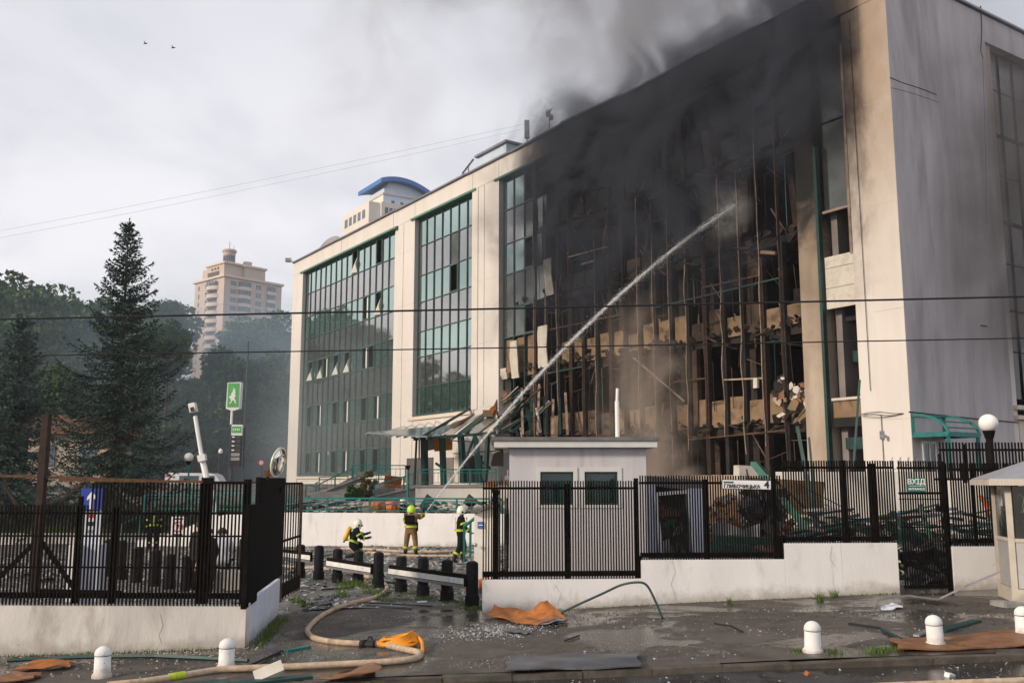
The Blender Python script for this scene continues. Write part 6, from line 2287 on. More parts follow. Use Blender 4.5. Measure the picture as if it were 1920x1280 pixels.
# entrance gate
Y3 = 21.3
eg = fence('entrance_gate', 'black bar pedestrian gate under the green entrance sign', P(1686, 1000, Y3).x, P(1772, 1000, Y3).x, zat(1730, 864, Y3), zat(1730, 1103, Y3), .0575, yr,
           [(zat(1730, 877, Y3), .05), (zat(1730, 924, Y3), .05), (zat(1730, 935, Y3), .02), (zat(1730, 987, Y3), .025), (zat(1730, 1042, Y3), .03), (zat(1730, 1098, Y3), .06)],
           [(P(1776, 1000, Y3).x, zat(0, 868, Y3), zat(0, 1108, Y3), .10)], m='black_steel', group=None)
eg['category'] = 'gate'
piece('lock_box', 'rust_dark', eg, (P(1766, 1000, Y3).x, 21.3, zat(0, 953, Y3)), (.16, .06, .14))
f4 = fence('steel_fence', 'black bar fence between the entrance gate and grey kiosk', P(1781, 1000, 21.4).x, P(1900, 1000, 21.6).x, zat(1830, 868, 21.5), zat(1830, 1025, 21.5), .0575, yr,
           [(zat(1830, 880, 21.5), .05), (zat(1830, 1012, 21.5), .09)], [(P(1822, 1000, 21.5).x, zat(0, 868, 21.5), WZ[3], .07)], m='black_steel')
Y5 = 25.5
yf5 = lambda x: Y5
f5 = fence('steel_fence', 'higher brown bar fence behind the right globe lamp', P(1763, 850, Y5).x, P(1960, 850, Y5).x, zat(1830, 829, Y5), zat(1830, 900, Y5), .0875, yf5,
           [(zat(1830, 843, Y5), .06)], [(P(1810, 850, Y5).x, zat(0, 832, Y5), zat(0, 905, Y5), .06)], m='brown_steel', bw=.035)
piece('rail', 'black_steel', f5, (P(1860, 898, Y5).x, Y5 + .03, zat(0, 898, Y5)), (3.0, .045, .06))
for xx in (1763, 1960):
    piece('post', 'black_steel', f5, (P(xx, 850, Y5).x, Y5 + .05, zat(0, 900, Y5) - .6), (.07, .07, 2.6))

# ---- signs
font = None


def text_mesh(body, size, m, parent, loc, name='lettering', align='LEFT', bold=0.0, sx=1.0, rot=(math.pi / 2, 0, 0)):
    cu = bpy.data.curves.new('text', 'FONT')
    cu.body = body
    cu.size = size
    cu.align_x = align
    cu.align_y = 'CENTER'
    cu.extrude = 0.001
    cu.bevel_depth = bold
    cu.bevel_resolution = 0
    tmp = bpy.data.objects.new('text_tmp', cu)
    COL.objects.link(tmp)
    bpy.context.view_layer.update()
    me = bpy.data.meshes.new_from_object(tmp.evaluated_get(bpy.context.evaluated_depsgraph_get()))
    bpy.data.objects.remove(tmp)
    me.materials.clear()
    me.materials.append(MATS[m])
    o = bpy.data.objects.new(name, me)
    o.location = loc
    o.rotation_euler = rot
    o.scale = (sx, 1, 1)
    COL.objects.link(o)
    adopt(o, parent)
    return o


ys = 20.42
a_, b_ = P(1353, 899, ys), P(1446, 917, ys)
ss_ = root('street_sign', ((a_.x + b_.x) / 2, ys, b_.z), 'white street name plate with black lettering and number four on the fence', 'sign')
w_, h_ = b_.x - a_.x, a_.z - b_.z
tilt = -0.022
cx_, cz_ = (a_.x + b_.x) / 2, (a_.z + b_.z) / 2
piece('plate', 'sign_black', ss_, (cx_, ys, cz_), (w_, .03, h_), rot=(0, -tilt, 0))
piece('plate_face', 'sign_white', ss_, (cx_, ys - .018, cz_), (w_ - .025, .008, h_ - .025), rot=(0, -tilt, 0))
tr_ = (math.pi / 2, tilt * -1, 0)
text_mesh('вулиця', .062, 'sign_black', ss_, (a_.x + .035, ys - .026, cz_ + h_ * .27), bold=.002, rot=tr_)
text_mesh('ГЛИБОЧИЦЬКА', .098, 'sign_black', ss_, (a_.x + .035, ys - .026, cz_ - h_ * .16), bold=.004, sx=1.04, rot=tr_)
text_mesh('4', .20, 'sign_black', ss_, (b_.x - .15, ys - .026, cz_ - .008), bold=.009, name='number', rot=tr_)
ys = wy(P(1718, 908, 21.1).x) - .05
a_, b_ = P(1700, 895, ys), P(1736, 922, ys)
es = root('entrance_sign', ((a_.x + b_.x) / 2, ys, b_.z), 'small green sign with white entrance lettering on the gate', 'sign')
w_, h_ = b_.x - a_.x, a_.z - b_.z
cx_, cz_ = (a_.x + b_.x) / 2, (a_.z + b_.z) / 2
piece('plate', 'sign_green', es, (cx_, ys, cz_), (w_, .02, h_))
text_mesh('ВХІД', .155, 'sign_white', es, (cx_, ys - .015, cz_ + h_ * .20), align='CENTER', bold=.004)
text_mesh('ENTRANCE', .070, 'sign_white', es, (cx_, ys - .015, cz_ - h_ * .30), align='CENTER', bold=.002)
piece('divider', 'sign_white', es, (cx_, ys - .013, cz_ - h_ * .07), (w_ * .85, .005, .010))
# one way sign with its stand
ys = 21.5
a_, b_ = P(153, 915, ys), P(192, 955, ys)
ow = root('one_way_sign', ((a_.x + b_.x) / 2, ys, gz(-9, ys)), 'blue square sign with white upward arrow behind the left fence', 'sign')
cx_, cz_, w_, h_ = (a_.x + b_.x) / 2, (a_.z + b_.z) / 2, b_.x - a_.x, a_.z - b_.z
piece('plate', 'sign_blue', ow, (cx_, ys, cz_), (w_, .02, h_))
mb = MB(); mb.prism([(cx_ + x * w_, ys - .012, cz_ + z * h_) for x, z in ((-.09, -.48), (-.09, .02), (-.22, -.06), (-.2, .1), (0, .38), (.2, .1), (.22, -.06), (.09, .02), (.09, -.48))], (0, -.006, 0)); mb.build('arrow', 'sign_white', ow)
zl = zat(170, 1020, ys)
piece('lower_plate', 'cool_wall', ow, (cx_, ys + .02, (b_.z + zl) / 2 - .02), (w_ * .95, .02, b_.z - zl - .04))
for k in range(3):
    piece('plate_mark', ['sign_red', 'sign_black', 'galv'][k], ow, (cx_, ys + .005, b_.z - .14 - k * .17), (.18 - .03 * k, .006, .07 + .02 * (k % 2)))
for k in (-.42, .42):
    bar('pole', 'galv', ow, (cx_ + k * w_, ys + .04, gz(-9, ys)), (cx_ + k * w_, ys + .04, b_.z), .05)
zg = gz(-9, 21)
for k, (xa_, xb_, m) in enumerate(((134, 149, 'white_paint'), (149, 186, 'cool_wall'))):
    A, B = P(xa_, 1020, 21.3), P(xb_, 1075, 21.3)
    piece('base_block', m, ow, ((A.x + B.x) / 2, 21.3 + .2 * k, (A.z + zg) / 2), (B.x - A.x, .35, A.z - zg))
# no parking sign
ys = 27.0
a_, b_ = P(321, 968, ys), P(346, 1005, ys)
cx_, cz_, w_, h_ = (a_.x + b_.x) / 2, (a_.z + b_.z) / 2, b_.x - a_.x, a_.z - b_.z
npk = root('no_parking_sign', (cx_, ys, gz(cx_, ys)), 'white plate with red ringed crossed out letter behind the fence', 'sign')
piece('plate', 'sign_white', npk, (cx_, ys, cz_), (w_, .02, h_))
mb = MB()
n = 28
vs = []
for q in range(n):
    a = 2 * math.pi * q / n
    for rr in (.15, .115):
        vs.append((cx_ + rr * math.cos(a), ys - .016, cz_ - .01 + rr * math.sin(a)))
mb.add(vs, [(2 * q, 2 * q + 1, (2 * q + 3) % (2 * n), (2 * q + 2) % (2 * n)) for q in range(n)])
mb.build('ring', 'sign_red', npk)
text_mesh('P', .17, 'sign_black', npk, (cx_, ys - .014, cz_ - .01), align='CENTER', bold=.004, name='letter')
bar('slash', 'sign_red', npk, (cx_ - .09, ys - .018, cz_ + .08), (cx_ + .09, ys - .018, cz_ - .1), .025, .004)
piece('plate_mark', 'sign_black', npk, (cx_, ys - .014, cz_ + .21), (w_ * .7, .004, .045))
piece('plate_mark', 'sign_black', npk, (cx_, ys - .014, cz_ - .22), (w_ * .7, .004, .035))
bar('pole', 'galv', npk, (cx_, ys + .03, gz(cx_, ys)), (cx_, ys + .03, a_.z), .05)

# ================================================================== GUARDHOUSE
gy = 23.2
gx0, gx1 = P(955, 950, gy).x, P(1213, 950, gy).x
zr = zat(1100, 839, gy)
gh = root('guardhouse', (gx0, gy, 0), 'small white guardhouse with flat roof and two dark teal windows', 'guardhouse')
D = 3.2
# front wall with two real openings
wx = [P(1013, 900, gy).x, P(1075, 900, gy).x, P(1096, 900, gy).x, P(1158, 900, gy).x]
zw1, zw0 = zat(0, 884, gy), zat(0, 946, gy)
for (xa_, xb_, za, zb_) in ((gx0, wx[0], -.4, zr), (wx[0], wx[3], zw1, zr), (wx[0], wx[3], -.4, zw0), (wx[1], wx[2], zw0, zw1), (wx[3], gx1, -.4, zr)):
    piece('front_wall', 'guard_wall_shaded', gh, ((xa_ + xb_) / 2, gy + .1, (za + zb_) / 2), (xb_ - xa_, .2, zb_ - za))
for q in (0, 2):
    fx0, fx1 = wx[q], wx[q + 1]
    wn = piece('window', 'dark_pane', gh, ((fx0 + fx1) / 2, gy + .10, (zw0 + zw1) / 2), (fx1 - fx0 - .06, .02, zw1 - zw0 - .06))
    for (cxx, czz, sx_, sz_) in (((fx0 + fx1) / 2, zw1 + .05, fx1 - fx0 + .2, .10), ((fx0 + fx1) / 2, zw0 - .04, fx1 - fx0 + .2, .07), (fx0 - .05, (zw0 + zw1) / 2, .10, zw1 - zw0), (fx1 + .05, (zw0 + zw1) / 2, .10, zw1 - zw0)):
        piece('window_trim', 'guard_trim', gh, (cxx, gy - .012, czz), (sx_, .024, sz_))
    for (cxx, czz, sx_, sz_) in (((fx0 + fx1) / 2, zw1 - .02, fx1 - fx0, .04), ((fx0 + fx1) / 2, zw0 + .02, fx1 - fx0, .04), (fx0 + .02, (zw0 + zw1) / 2, .04, zw1 - zw0 - .08), (fx1 - .02, (zw0 + zw1) / 2, .04, zw1 - zw0 - .08)):
        piece('window_frame', 'teal_dark', gh, (cxx, gy + .07, czz), (sx_, .05, sz_))
piece('side_wall', 'guard_side', gh, (gx0 + .1, gy + .2 + D / 2, zr / 2 - .2), (.2, D, zr + .4))
piece('side_wall', 'guard_wall_shaded', gh, (gx1 - .1, gy + .2 + D / 2, zr / 2 - .2), (.2, D, zr + .4))
piece('rear_wall', 'guard_wall_shaded', gh, ((gx0 + gx1) / 2, gy + D + .3, zr / 2 - .2), (gx1 - gx0, .2, zr + .4))
rx0, rx1 = gx0 - .40, gx1 + .27
piece('fascia', 'guard_trim', gh, ((rx0 + rx1) / 2, gy + D / 2 + .1, zr + .08), (rx1 - rx0 - .06, D + .75, .155))
piece('roof_cap', 'roof_metal', gh, ((rx0 + rx1) / 2, gy + D / 2 + .1, zr + .205), (rx1 - rx0 + .06, D + .85, .085))
aw = root_part('side_awning', gh)
mb = MB(); mb.prism([P(943, 843, gy + .8), P(925, 850, gy + .8), P(920, 872, gy + .8), P(943, 872, gy + .8)], (0, 1.6, 0)); mb.build('awning', 'char', gh)
mb = MB(); mb.box((gx0 - .06, gy + .25, zat(0, 895, gy)), (.1, .06, .1)); mb.tube([(gx0 - .04, gy + .3, zat(0, 880, gy)), (gx0 - .04, gy + .3, zat(0, 905, gy))], .02, 5); mb.build('door_bell', 'galv', gh)
mb = MB(); mb.tube([(gx0 - .05, gy + .4, .2), (gx0 - .05, gy + .4, 2.3)], .03, 6); mb.build('drain_pipe', 'black_steel', gh)
# white pole behind it
pp_ = P(1158, 820, 27.2)
wp = root('white_pole', (pp_.x, 27.2, 0), 'plain white pole standing behind the guardhouse roof', 'pole')
mb = MB(); mb.tube([(pp_.x, 27.2, 0), (pp_.x, 27.2, zat(0, 752, 27.2))], .065, 10); mb.build('pole', 'white_paint', wp)
mb = MB(); mb.tube([(pp_.x, 27.2, zat(0, 752, 27.2)), (pp_.x + .02, 27.2, zat(0, 728, 27.2))], .045, 10); mb.build('sleeve', 'white_paint', wp)
# gate pillar with sloping green roof
px0, px1 = P(889, 1000, 25.5).x, P(935, 1000, 25.5).x
gp = root('gate_pillar', ((px0 + px1) / 2, 25.7, 0), 'small cream gate cabinet with a blue plate and sloping roof', 'cabinet')
mb = MB(); mb.prism([(px0, 25.5, -.1), (px1, 25.5, -.1), (px1, 25.5, zat(0, 948, 25.5)), (px0, 25.5, zat(0, 964, 25.5))], (0, 1.0, 0)); mb.build('wall', 'guard_side', gp)
mb = MB(); mb.prism([P(884, 962, 25.3), P(948, 945, 25.3), P(948, 939, 25.3), P(884, 956, 25.3)], (0, 1.4, 0)); mb.build('roof', 'roof_metal', gp)
a_ = P(901, 984, 25.4)
piece('blue_plate', 'blue_plate', gp, (a_.x, 25.48, a_.z), (.16, .02, .17))
piece('plate_text', 'sign_white', gp, (a_.x, 25.465, a_.z), (.12, .006, .02))
mb = MB(); mb.lathe([(.05, 0), (.05, .04), (.02, .06)], P(892, 1021, 25.4), 10, axis=(0, -1, 0)); mb.build('handle', 'galv', gp)
# teal stair rails by the pillar
railing('pillar_handrail', 'short teal handrail sloping down beside the cream gate cabinet', [P(870, 1050, 27.5), P(894, 1034, 26.5)], .95, mid=False, r=.03, post_every=.6)

# ================================================================== KIOSK on the right
ky = 19.0
kx0 = P(1853, 1000, ky).x
kc = Vector((10.93, 19.31, gz(10, 19)))
kz0, kz1 = zat(1880, 1128, ky), zat(1880, 908, ky)
kk = root('kiosk', kc, 'grey security kiosk with cracked windows and a wide eaved roof', 'kiosk')
hexv = []
for k in range(6):
    a = R(196 + 60 * k)
    hexv.append(Vector((kc.x + 1.13 * math.cos(a), kc.y + 1.13 * math.sin(a), 0)))
zs_ = zat(0, 1012, ky); zt_ = kz1; zp = zat(0, 1106, ky)
for k in range(6):
    a, b = hexv[k], hexv[(k + 1) % 6]
    d = (b - a)
    m_ = (a + b) / 2
    rz = math.atan2(d.y, d.x)
    piece('corner_post', 'booth_frame', kk, (a.x, a.y, (kz0 + kz1) / 2), (.12, .12, kz1 - kz0), rz=rz)
    piece('window', 'cracked_pane', kk, (m_.x, m_.y, (zs_ + zt_) / 2), (d.length - .12, .03, zt_ - zs_ - .08), rz=rz)
    piece('sill', 'booth_frame', kk, (m_.x, m_.y, zs_), (d.length - .1, .10, .07), rz=rz)
    piece('lower_panel', 'booth_panel', kk, (m_.x, m_.y, (zs_ + zp) / 2), (d.length - .12, .05, zs_ - zp - .08), rz=rz)
    piece('skirting', 'booth_frame', kk, (m_.x, m_.y, (zp + kz0) / 2), (d.length + .02, .14, zp - kz0 + .06), rz=rz)
    # star of cracks on the panes
    if k in (5, 0):
        nn_ = Vector((d.y, -d.x, 0)).normalized()
        mb = MB()
        c_ = m_ + nn_ * .022 + Vector((0, 0, zs_ + (zt_ - zs_) * .6)) + d * -.1
        for q in range(22):
            an = random.uniform(0, 6.28); l_ = random.uniform(.1, .5)
            e_ = c_ + d.normalized() * math.cos(an) * l_ * .7 + Vector((0, 0, math.sin(an) * l_))
            if abs((e_ - m_).dot(d.normalized())) > d.length / 2 - .1 or not (zs_ + .05 < e_.z < zt_ - .06):
                continue
            mb.bar(c_, e_, .0022)
        for q in range(4):
            pts = [c_ + d.normalized() * math.cos(t_) * (.06 + .08 * q) * .7 + Vector((0, 0, math.sin(t_) * (.06 + .08 * q))) for t_ in [x * .52 for x in range(0, 9)]]
            mb.tube(pts, .0025, 3)
        mb.build('crack', 'shard', kk)
zr0, zr1 = zat(1815, 908, ky - .3), zat(1850, 899, ky)
mb = MB()
ro = [Vector((kc.x + 1.58 * math.cos(R(196 + 60 * k)), kc.y + 1.58 * math.sin(R(196 + 60 * k)), zr0 + .02)) for k in range(6)]
ri_ = [v + Vector((0, 0, .09)) for v in ro]
top_ = [Vector((kc.x + .5 * math.cos(R(196 + 60 * k)), kc.y + .5 * math.sin(R(196 + 60 * k)), zr0 + .48)) for k in range(6)]
vs = ro + ri_ + top_
fs = [tuple(reversed(range(6))), tuple(range(12, 18))]
for k in range(6):
    j = (k + 1) % 6
    fs += [(k, j, 6 + j, 6 + k), (6 + k, 6 + j, 12 + j, 12 + k)]
mb.add(vs, fs)
mb.build('roof', 'grey_roof', kk)
mb = MB()
for k in range(6):
    j = (k + 1) % 6
    mb.bar(ro[k] + Vector((0, 0, .02)), ro[j] + Vector((0, 0, .02)), .05, .11)
mb.build('eaves', 'booth_frame', kk)
mb = MB(); mb.lathe([(1.22, 0), (1.22, .16), (1.18, .2)], (kc.x, kc.y, kz0 - .22), 12); o = mb.build('plinth', 'concrete', kk); 
for (px, py, w_) in ((1895, 1136, .5), (1878, 1133, .2)):
    p = P(px, py, ky - .35)
    piece('footing_block', 'concrete', kk, (p.x, p.y, p.z - .03), (w_, .4, .2), rz=.2)
globe_lamp(1853, 793, 905, 23.5, 'white globe lamp on a dark post behind the kiosk', pole='brown_steel', globe_r=.225, pr=.085, zb=.5)

# ---- teal entrance canopy and door on the side wall
cs = root('side_canopy', SP(1, 0, 3.4), 'teal quarter arch canopy frame over the side door', 'canopy')
t0, t1, pj = 0.08, 2.0, 1.35
zc0, zc1 = 4.30, 5.02
for t_ in (t0, t1):
    arc = [SP(t_, pj * math.sin(a), zc0 + (zc1 - zc0) * math.cos(a)) for a in [x * math.pi / 2 / 8 for x in range(9)]]
    for a, b in zip(arc, arc[1:]):
        bar('arch_bar', 'teal', cs, a, b, .07, .09)
    bar('upright', 'teal', cs, SP(t_, .04, zc0), SP(t_, .04, zc1), .08)
    bar('side_beam', 'teal', cs, SP(t_, 0, zc0), SP(t_, pj, zc0), .08, .16)
bar('front_beam', 'teal', cs, SP(t0, pj, zc0), SP(t1, pj, zc0), .08, .16)
bar('rear_beam', 'teal', cs, SP(t0, .05, zc1), SP(t1, .05, zc1), .08)
for a in (.9, 1.25):
    bar('cross_bar', 'teal', cs, SP(t0, pj * math.sin(a), zc0 + (zc1 - zc0) * math.cos(a)), SP(t1, pj * math.sin(a), zc0 + (zc1 - zc0) * math.cos(a)), .05)
mb = MB(); mb.prism([SP(t0, .02, zc0 + .01), SP(t1, .02, zc0 + .01), SP(t1, pj, zc0 + .01), SP(t0, pj, zc0 + .01)], (0, 0, .03)); mb.build('soffit', 'teal', cs)
for t_ in (t0 + .05, t1 - .03):
    bar('post', 'teal', cs, SP(t_, pj - .05, gz(14, 33)), SP(t_, pj - .05, zc0), .10)
dr = root_part('side_door', ob)
for (ta, tb, m, za, zb_, oo) in ((.55, .63, 'white_paint', 2.0, 4.12, .04), (1.3, 1.38, 'white_paint', 2.0, 4.12, .04), (.63, 1.3, 'white_paint', 4.04, 4.12, .04), (.93, 1.0, 'white_paint', 2.0, 4.04, .04), (.63, .93, 'dark_pane', 2.0, 4.04, .02), (1.0, 1.3, 'cracked_pane', 2.0, 4.04, .02)):
    piece('door_frame' if 'white' in m else 'door_pane', m, dr, SP((ta + tb) / 2, oo, (za + zb_) / 2), (tb - ta, .05, zb_ - za), rz=SROT)
railing('side_stair_railing', 'teal stair railing below the side door behind the kiosk', [SP(1.2, 1.7, 2.0), SP(3.0, 2.6, 1.75), SP(4.2, 3.0, 1.2)], .95, mid=True, r=.035, post_every=.8, bars=.3)
p = P(1848, 955, 29)
mb = MB(); mb.tube(smooth_path([P(1838, 928, 29), P(1848, 945, 29), P(1858, 962, 29)], 4), .07, 8); o = mb.build('orange_hose', 'cone_orange', None, smooth=True); tag(o, 'orange tube hanging on the side stair railing', 'tube')
mb = MB(); mb.prism([SP(.2, .3, 0), SP(4.5, .3, 0), SP(4.5, 2.4, 0), SP(.2, 2.4, 0)], (0, 0, 2.0)); o = mb.build('side_steps', 'dark_granite'); tag(o, 'dark stone block of steps under the side door', 'steps')

# ================================================================== BOLLARDS
def bollard_parts():
    r_ = root('white_bollard', (0, 0, 0), '', 'bollard', 'white domed bollards along the kerb')
    mb = MB(); mb.lathe([(.148, 0), (.15, .05), (.135, .075), (.122, .09), (.118, .315), (.112, .325)], n=24); b = mb.build('shaft', 'bollard_white', r_, smooth=True)
    mb = MB(); mb.lathe([(.112, .322), (.112, .340)], n=24); mb.build('groove', 'rubble_dark', r_)
    prof = [(.120, .337), (.124, .35)] + [(.124 * math.cos(a), .36 + .115 * math.sin(a)) for a in [x * math.pi / 2 / 8 for x in range(8)]] + [(.002, .475)]
    mb = MB(); mb.lathe(prof, n=24); mb.build('dome', 'bollard_white', r_, smooth=True)
    return r_


labs = ['white domed bollard at the left below the stained wall', 'white domed bollard nearest the corner of the stained wall', 'white domed bollard with chipped dome below the highest white wall', 'white domed bollard standing on the rusty brown sheet', 'white domed bollard cut by the picture edge near the kiosk']
proto = bollard_parts()
for k, (px, py) in enumerate(((191, 1270), (424, 1254), (1524, 1223), (1755, 1211), (1921, 1193))):
    q = G(px, py)
    o = proto if k == 0 else copy_tree(proto)
    o.location = (q.x, q.y, q.z - .01)
    o.rotation_euler = (random.uniform(-.02, .02), [.05, 0, -.02, -.06, 0.02][k], random.uniform(0, 6))
    o['label'] = labs[k]
    o['category'] = 'bollard'; o['group'] = 'white domed bollards along the kerb'

# black bollards with barrier beams
def black_post(parent, x, y, z, h=.95, r=.135, name='post', s=1.0):
    mb = MB()
    mb.lathe([(r * 1.18, -.1), (r * 1.18, h * .24), (r * 1.02, h * .26), (r, h * .93), (r * .9, h * .97), (r * .45, h * 1.0), (.002, h * 1.005)], (x, y, z), 18)
    return mb.build(name, 'bollard_black', parent, smooth=True)


def barrier(label, feet, px_beam, beam_h, hts):
    g0 = [G(px, py) for px, py in feet]
    r_ = root('barrier', g0[0], label, 'barrier', 'black post barriers with white beams')
    for q, h in zip(g0, hts):
        k = q.y / FPX * 1.0
        black_post(r_, q.x, q.y, q.z, h)
    (xa_, ya_, Ya), (xb_, yb_, Yb) = px_beam
    A, B = P(xa_, ya_, Ya), P(xb_, yb_, Yb)
    nv = Vector((-(A - B).y, (A - B).x, 0)).normalized()
    if nv.dot(Vector((-A.x, -A.y, 0))) < 0:
        nv = -nv
    dn = nv * .16
    bar('beam', 'black_steel', r_, A + dn, B + dn, .08, beam_h * 1.0)
    up = Vector((0, 0, 1))
    d = nv * .207
    bar('white_strip', 'barrier_white', r_, A + d - up * beam_h * .06, B + d - up * beam_h * .06, .012, beam_h * .46)
    bar('lower_strip', 'galv', r_, A + d - up * beam_h * .46, B + d - up * beam_h * .46, .014, beam_h * .22)
    return r_


def hpx(feet, top):
    q = G(*feet)
    return P(feet[0], top, q.y).z - q.z


F2 = [(632, 1091), (671, 1092), (709, 1103)]
F3 = [(752, 1110), (793, 1117), (838, 1126), (885, 1136)]
F1 = [(562, 1082), (597, 1086)]
barrier('middle black barrier with three posts and a white beam', F2, ((624, 1053, G(*F2[0]).y), (707, 1066, G(*F2[2]).y)), .27, [hpx(F2[0], 1028), hpx(F2[1], 1031), hpx(F2[2], 1034)])
barrier('longest black barrier with four posts and a white beam', F3, ((742, 1068, G(*F3[0]).y), (884, 1087, G(*F3[3]).y)), .27, [hpx(F3[0], 1042), hpx(F3[1], 1044), hpx(F3[2], 1048), hpx(F3[3], 1051)])
barrier('shorter black barrier partly behind the open gate leaf', F1, ((528, 1036, G(*F1[0]).y + .8), (593, 1043, G(*F1[1]).y)), .27, [hpx(F1[0], 1020), hpx(F1[1], 1022)])
for k, (px, py, top) in enumerate(((202, 1080, 1010), (226, 1085, 1012), (256, 1092, 1025), (290, 1098, 1030), (318, 1103, 1038), (348, 1108, 1042), (455, 1072, 1008))):
    q = G(px, py)
    o = black_post(None, q.x, q.y, q.z, hpx((px, py), top), name='black_bollard')
    tag(o, ['first black bollard right of the blue sign base', 'second black bollard from the blue sign base', 'third black bollard from the blue sign base', 'fourth black bollard from the blue sign base', 'fifth black bollard below the no parking sign', 'black bollard just left of the person in black jacket', 'black bollard behind the fence by the black panel'][k], 'bollard', 'black bollards behind the left fence')
# concrete block behind the fence by the panel
q = G(430, 1105)
o = piece('concrete_block', 'stair', None, (q.x, q.y + .3, q.z + .22), (.75, .6, .5)); tag(o, 'low concrete block behind the fence beside the black panel', 'block')
# ================================================================== HOSES
def hose(name, pix, r, label, m='hose', up=None, n=10, tn=10):
    pts = []
    for q in pix:
        g_ = G(q[0], q[1])
        pts.append(g_ + Vector((0, 0, r * .85 + (q[2] if len(q) > 2 else 0))))
    mb = MB()
    mb.tube(smooth_path(pts, n), r, tn)
    o = mb.build(name, m, None, smooth=True)
    return tag(o, label, 'hose', 'fire hoses on the ground')


hose('fire_hose', [(500, 1060), (560, 1066), (610, 1068), (660, 1078), (705, 1088), (724, 1100), (722, 1112), (700, 1124), (660, 1134), (625, 1146), (597, 1162), (579, 1180), (577, 1190), (592, 1201), (630, 1208), (680, 1211), (720, 1213), (755, 1221), (782, 1227), (788, 1234), (770, 1241), (720, 1246), (640, 1250), (560, 1254), (480, 1257), (415, 1260), (375, 1266), (340, 1272), (310, 1277), (260, 1284), (200, 1290)], .052, 'long tan fire hose snaking out through the gate to the kerb', n=8)
hose('fire_hose', [(640, 1030), (700, 1032), (760, 1036), (840, 1036), (895, 1032)], .055, 'tan fire hose lying straight below the retaining wall')
hose('fire_hose', [(690, 1037), (760, 1043), (840, 1044), (895, 1043)], .05, 'second tan hose running between the firefighters feet')
hose('fire_hose', [(1040, 1290, -.09), (1150, 1287, -.09), (1280, 1285, -.09), (1420, 1283, -.09), (1560, 1281, -.09), (1720, 1275, -.09), (1960, 1266, -.09)], .045, 'pale tan fire hose lying along the road at the right')
hose('fire_hose', [(700, 1088), (725, 1092), (745, 1094), (770, 1100)], .045, 'short grey hose crossing between the two barriers', m='galv')
hose('fire_hose', [(560, 1052), (590, 1046), (625, 1038), (645, 1034)], .045, 'grey hose leading to the crouching firefighter', m='galv')
mb = MB(); mb.tube(smooth_path([P(612, 990, 42), P(640, 992, 42.0), P(690, 968, 42.2), P(720, 950, 42.7)][1:], 4), .06, 8)
o = mb.build('fire_hose', 'hose', None, smooth=True); tag(o, 'tan hose rising over the retaining wall behind the crouching firefighter', 'hose', 'fire hoses on the ground')
# hi-vis band and coupling on the main hose
a, b = G(316, 1276), G(346, 1271)
mb = MB(); mb.tube([a + Vector((0, 0, .05)), b + Vector((0, 0, .05))], .058, 10); o = mb.build('hose_band', 'hi_vis', None, smooth=True); tag(o, 'lime green band around the tan hose at the kerb', 'band')
c = G(688, 1212)
hc = root('hose_coupling', c, 'black strap and coupling tied around the tan hose', 'coupling')
mb = MB(); mb.tube([G(676, 1212) + Vector((0, 0, .05)), G(702, 1213) + Vector((0, 0, .05))], .066, 10); mb.build('sleeve', 'rubber', hc)
mb = MB(); mb.tube(smooth_path([c + Vector(v) for v in ((0, 0, .1), (.04, -.02, .17), (.09, 0, .14), (.05, .05, .08), (-.05, -.07, .12), (-.1, -.1, .03))], 4), .014, 6); mb.build('strap', 'rubber', hc)
# yellow folded hose
cc = G(748, 1212)
yc = root('yellow_hose', cc, 'folded yellow fire hose lying in flat loops on the asphalt', 'hose')
for k in range(7):
    mb = MB()
    L0, L1 = -.36 + .015 * k, .34 - .02 * k
    w_ = .055 + .02 * k
    z0 = .012 + .010 * k
    ring = []
    for q in range(40):
        t_ = q / 40 * 2 * math.pi
        ring.append(Vector((L0 / 2 + L1 / 2 + (L1 - L0) / 2 * math.cos(t_) + .02 * math.sin(3 * t_), .13 * math.sin(t_) * (1 + .12 * k) + .02 * k, z0 + .05 * (1 + math.sin(t_ + k * .3)) * (k / 6) + .035 * max(0, math.cos(t_ * 2)))))
    hw = .045
    vs = []
    for p in ring:
        vs += [cc + p, cc + p + Vector((0, 0, hw))]
    nn_ = len(ring)
    mb.add(vs, [(2 * q, 2 * ((q + 1) % nn_), 2 * ((q + 1) % nn_) + 1, 2 * q + 1) for q in range(nn_)])
    o = mb.build('loop', 'hose_yellow', yc, smooth=True)
    so = o.modifiers.new('solid', 'SOLIDIFY'); so.thickness = .014
mb = MB(); mb.tube(smooth_path([G(778, 1205) + Vector((0, 0, .14)), G(790, 1212) + Vector((0, 0, .1)), G(792, 1226) + Vector((0, 0, .05)), G(784, 1236) + Vector((0, 0, .02))], 4), [.03] * 13, 6); mb.build('tail', 'hose_yellow', yc, smooth=True)
mb = MB(); mb.grid(lambda u, v: cc + Vector((-.30 + .55 * u, -.09 + .19 * v, .12 + .02 * math.sin(u * 6))), 8, 3); o = mb.build('top_fold', 'hose_yellow', yc, smooth=True)
so = o.modifiers.new('solid', 'SOLIDIFY'); so.thickness = .02

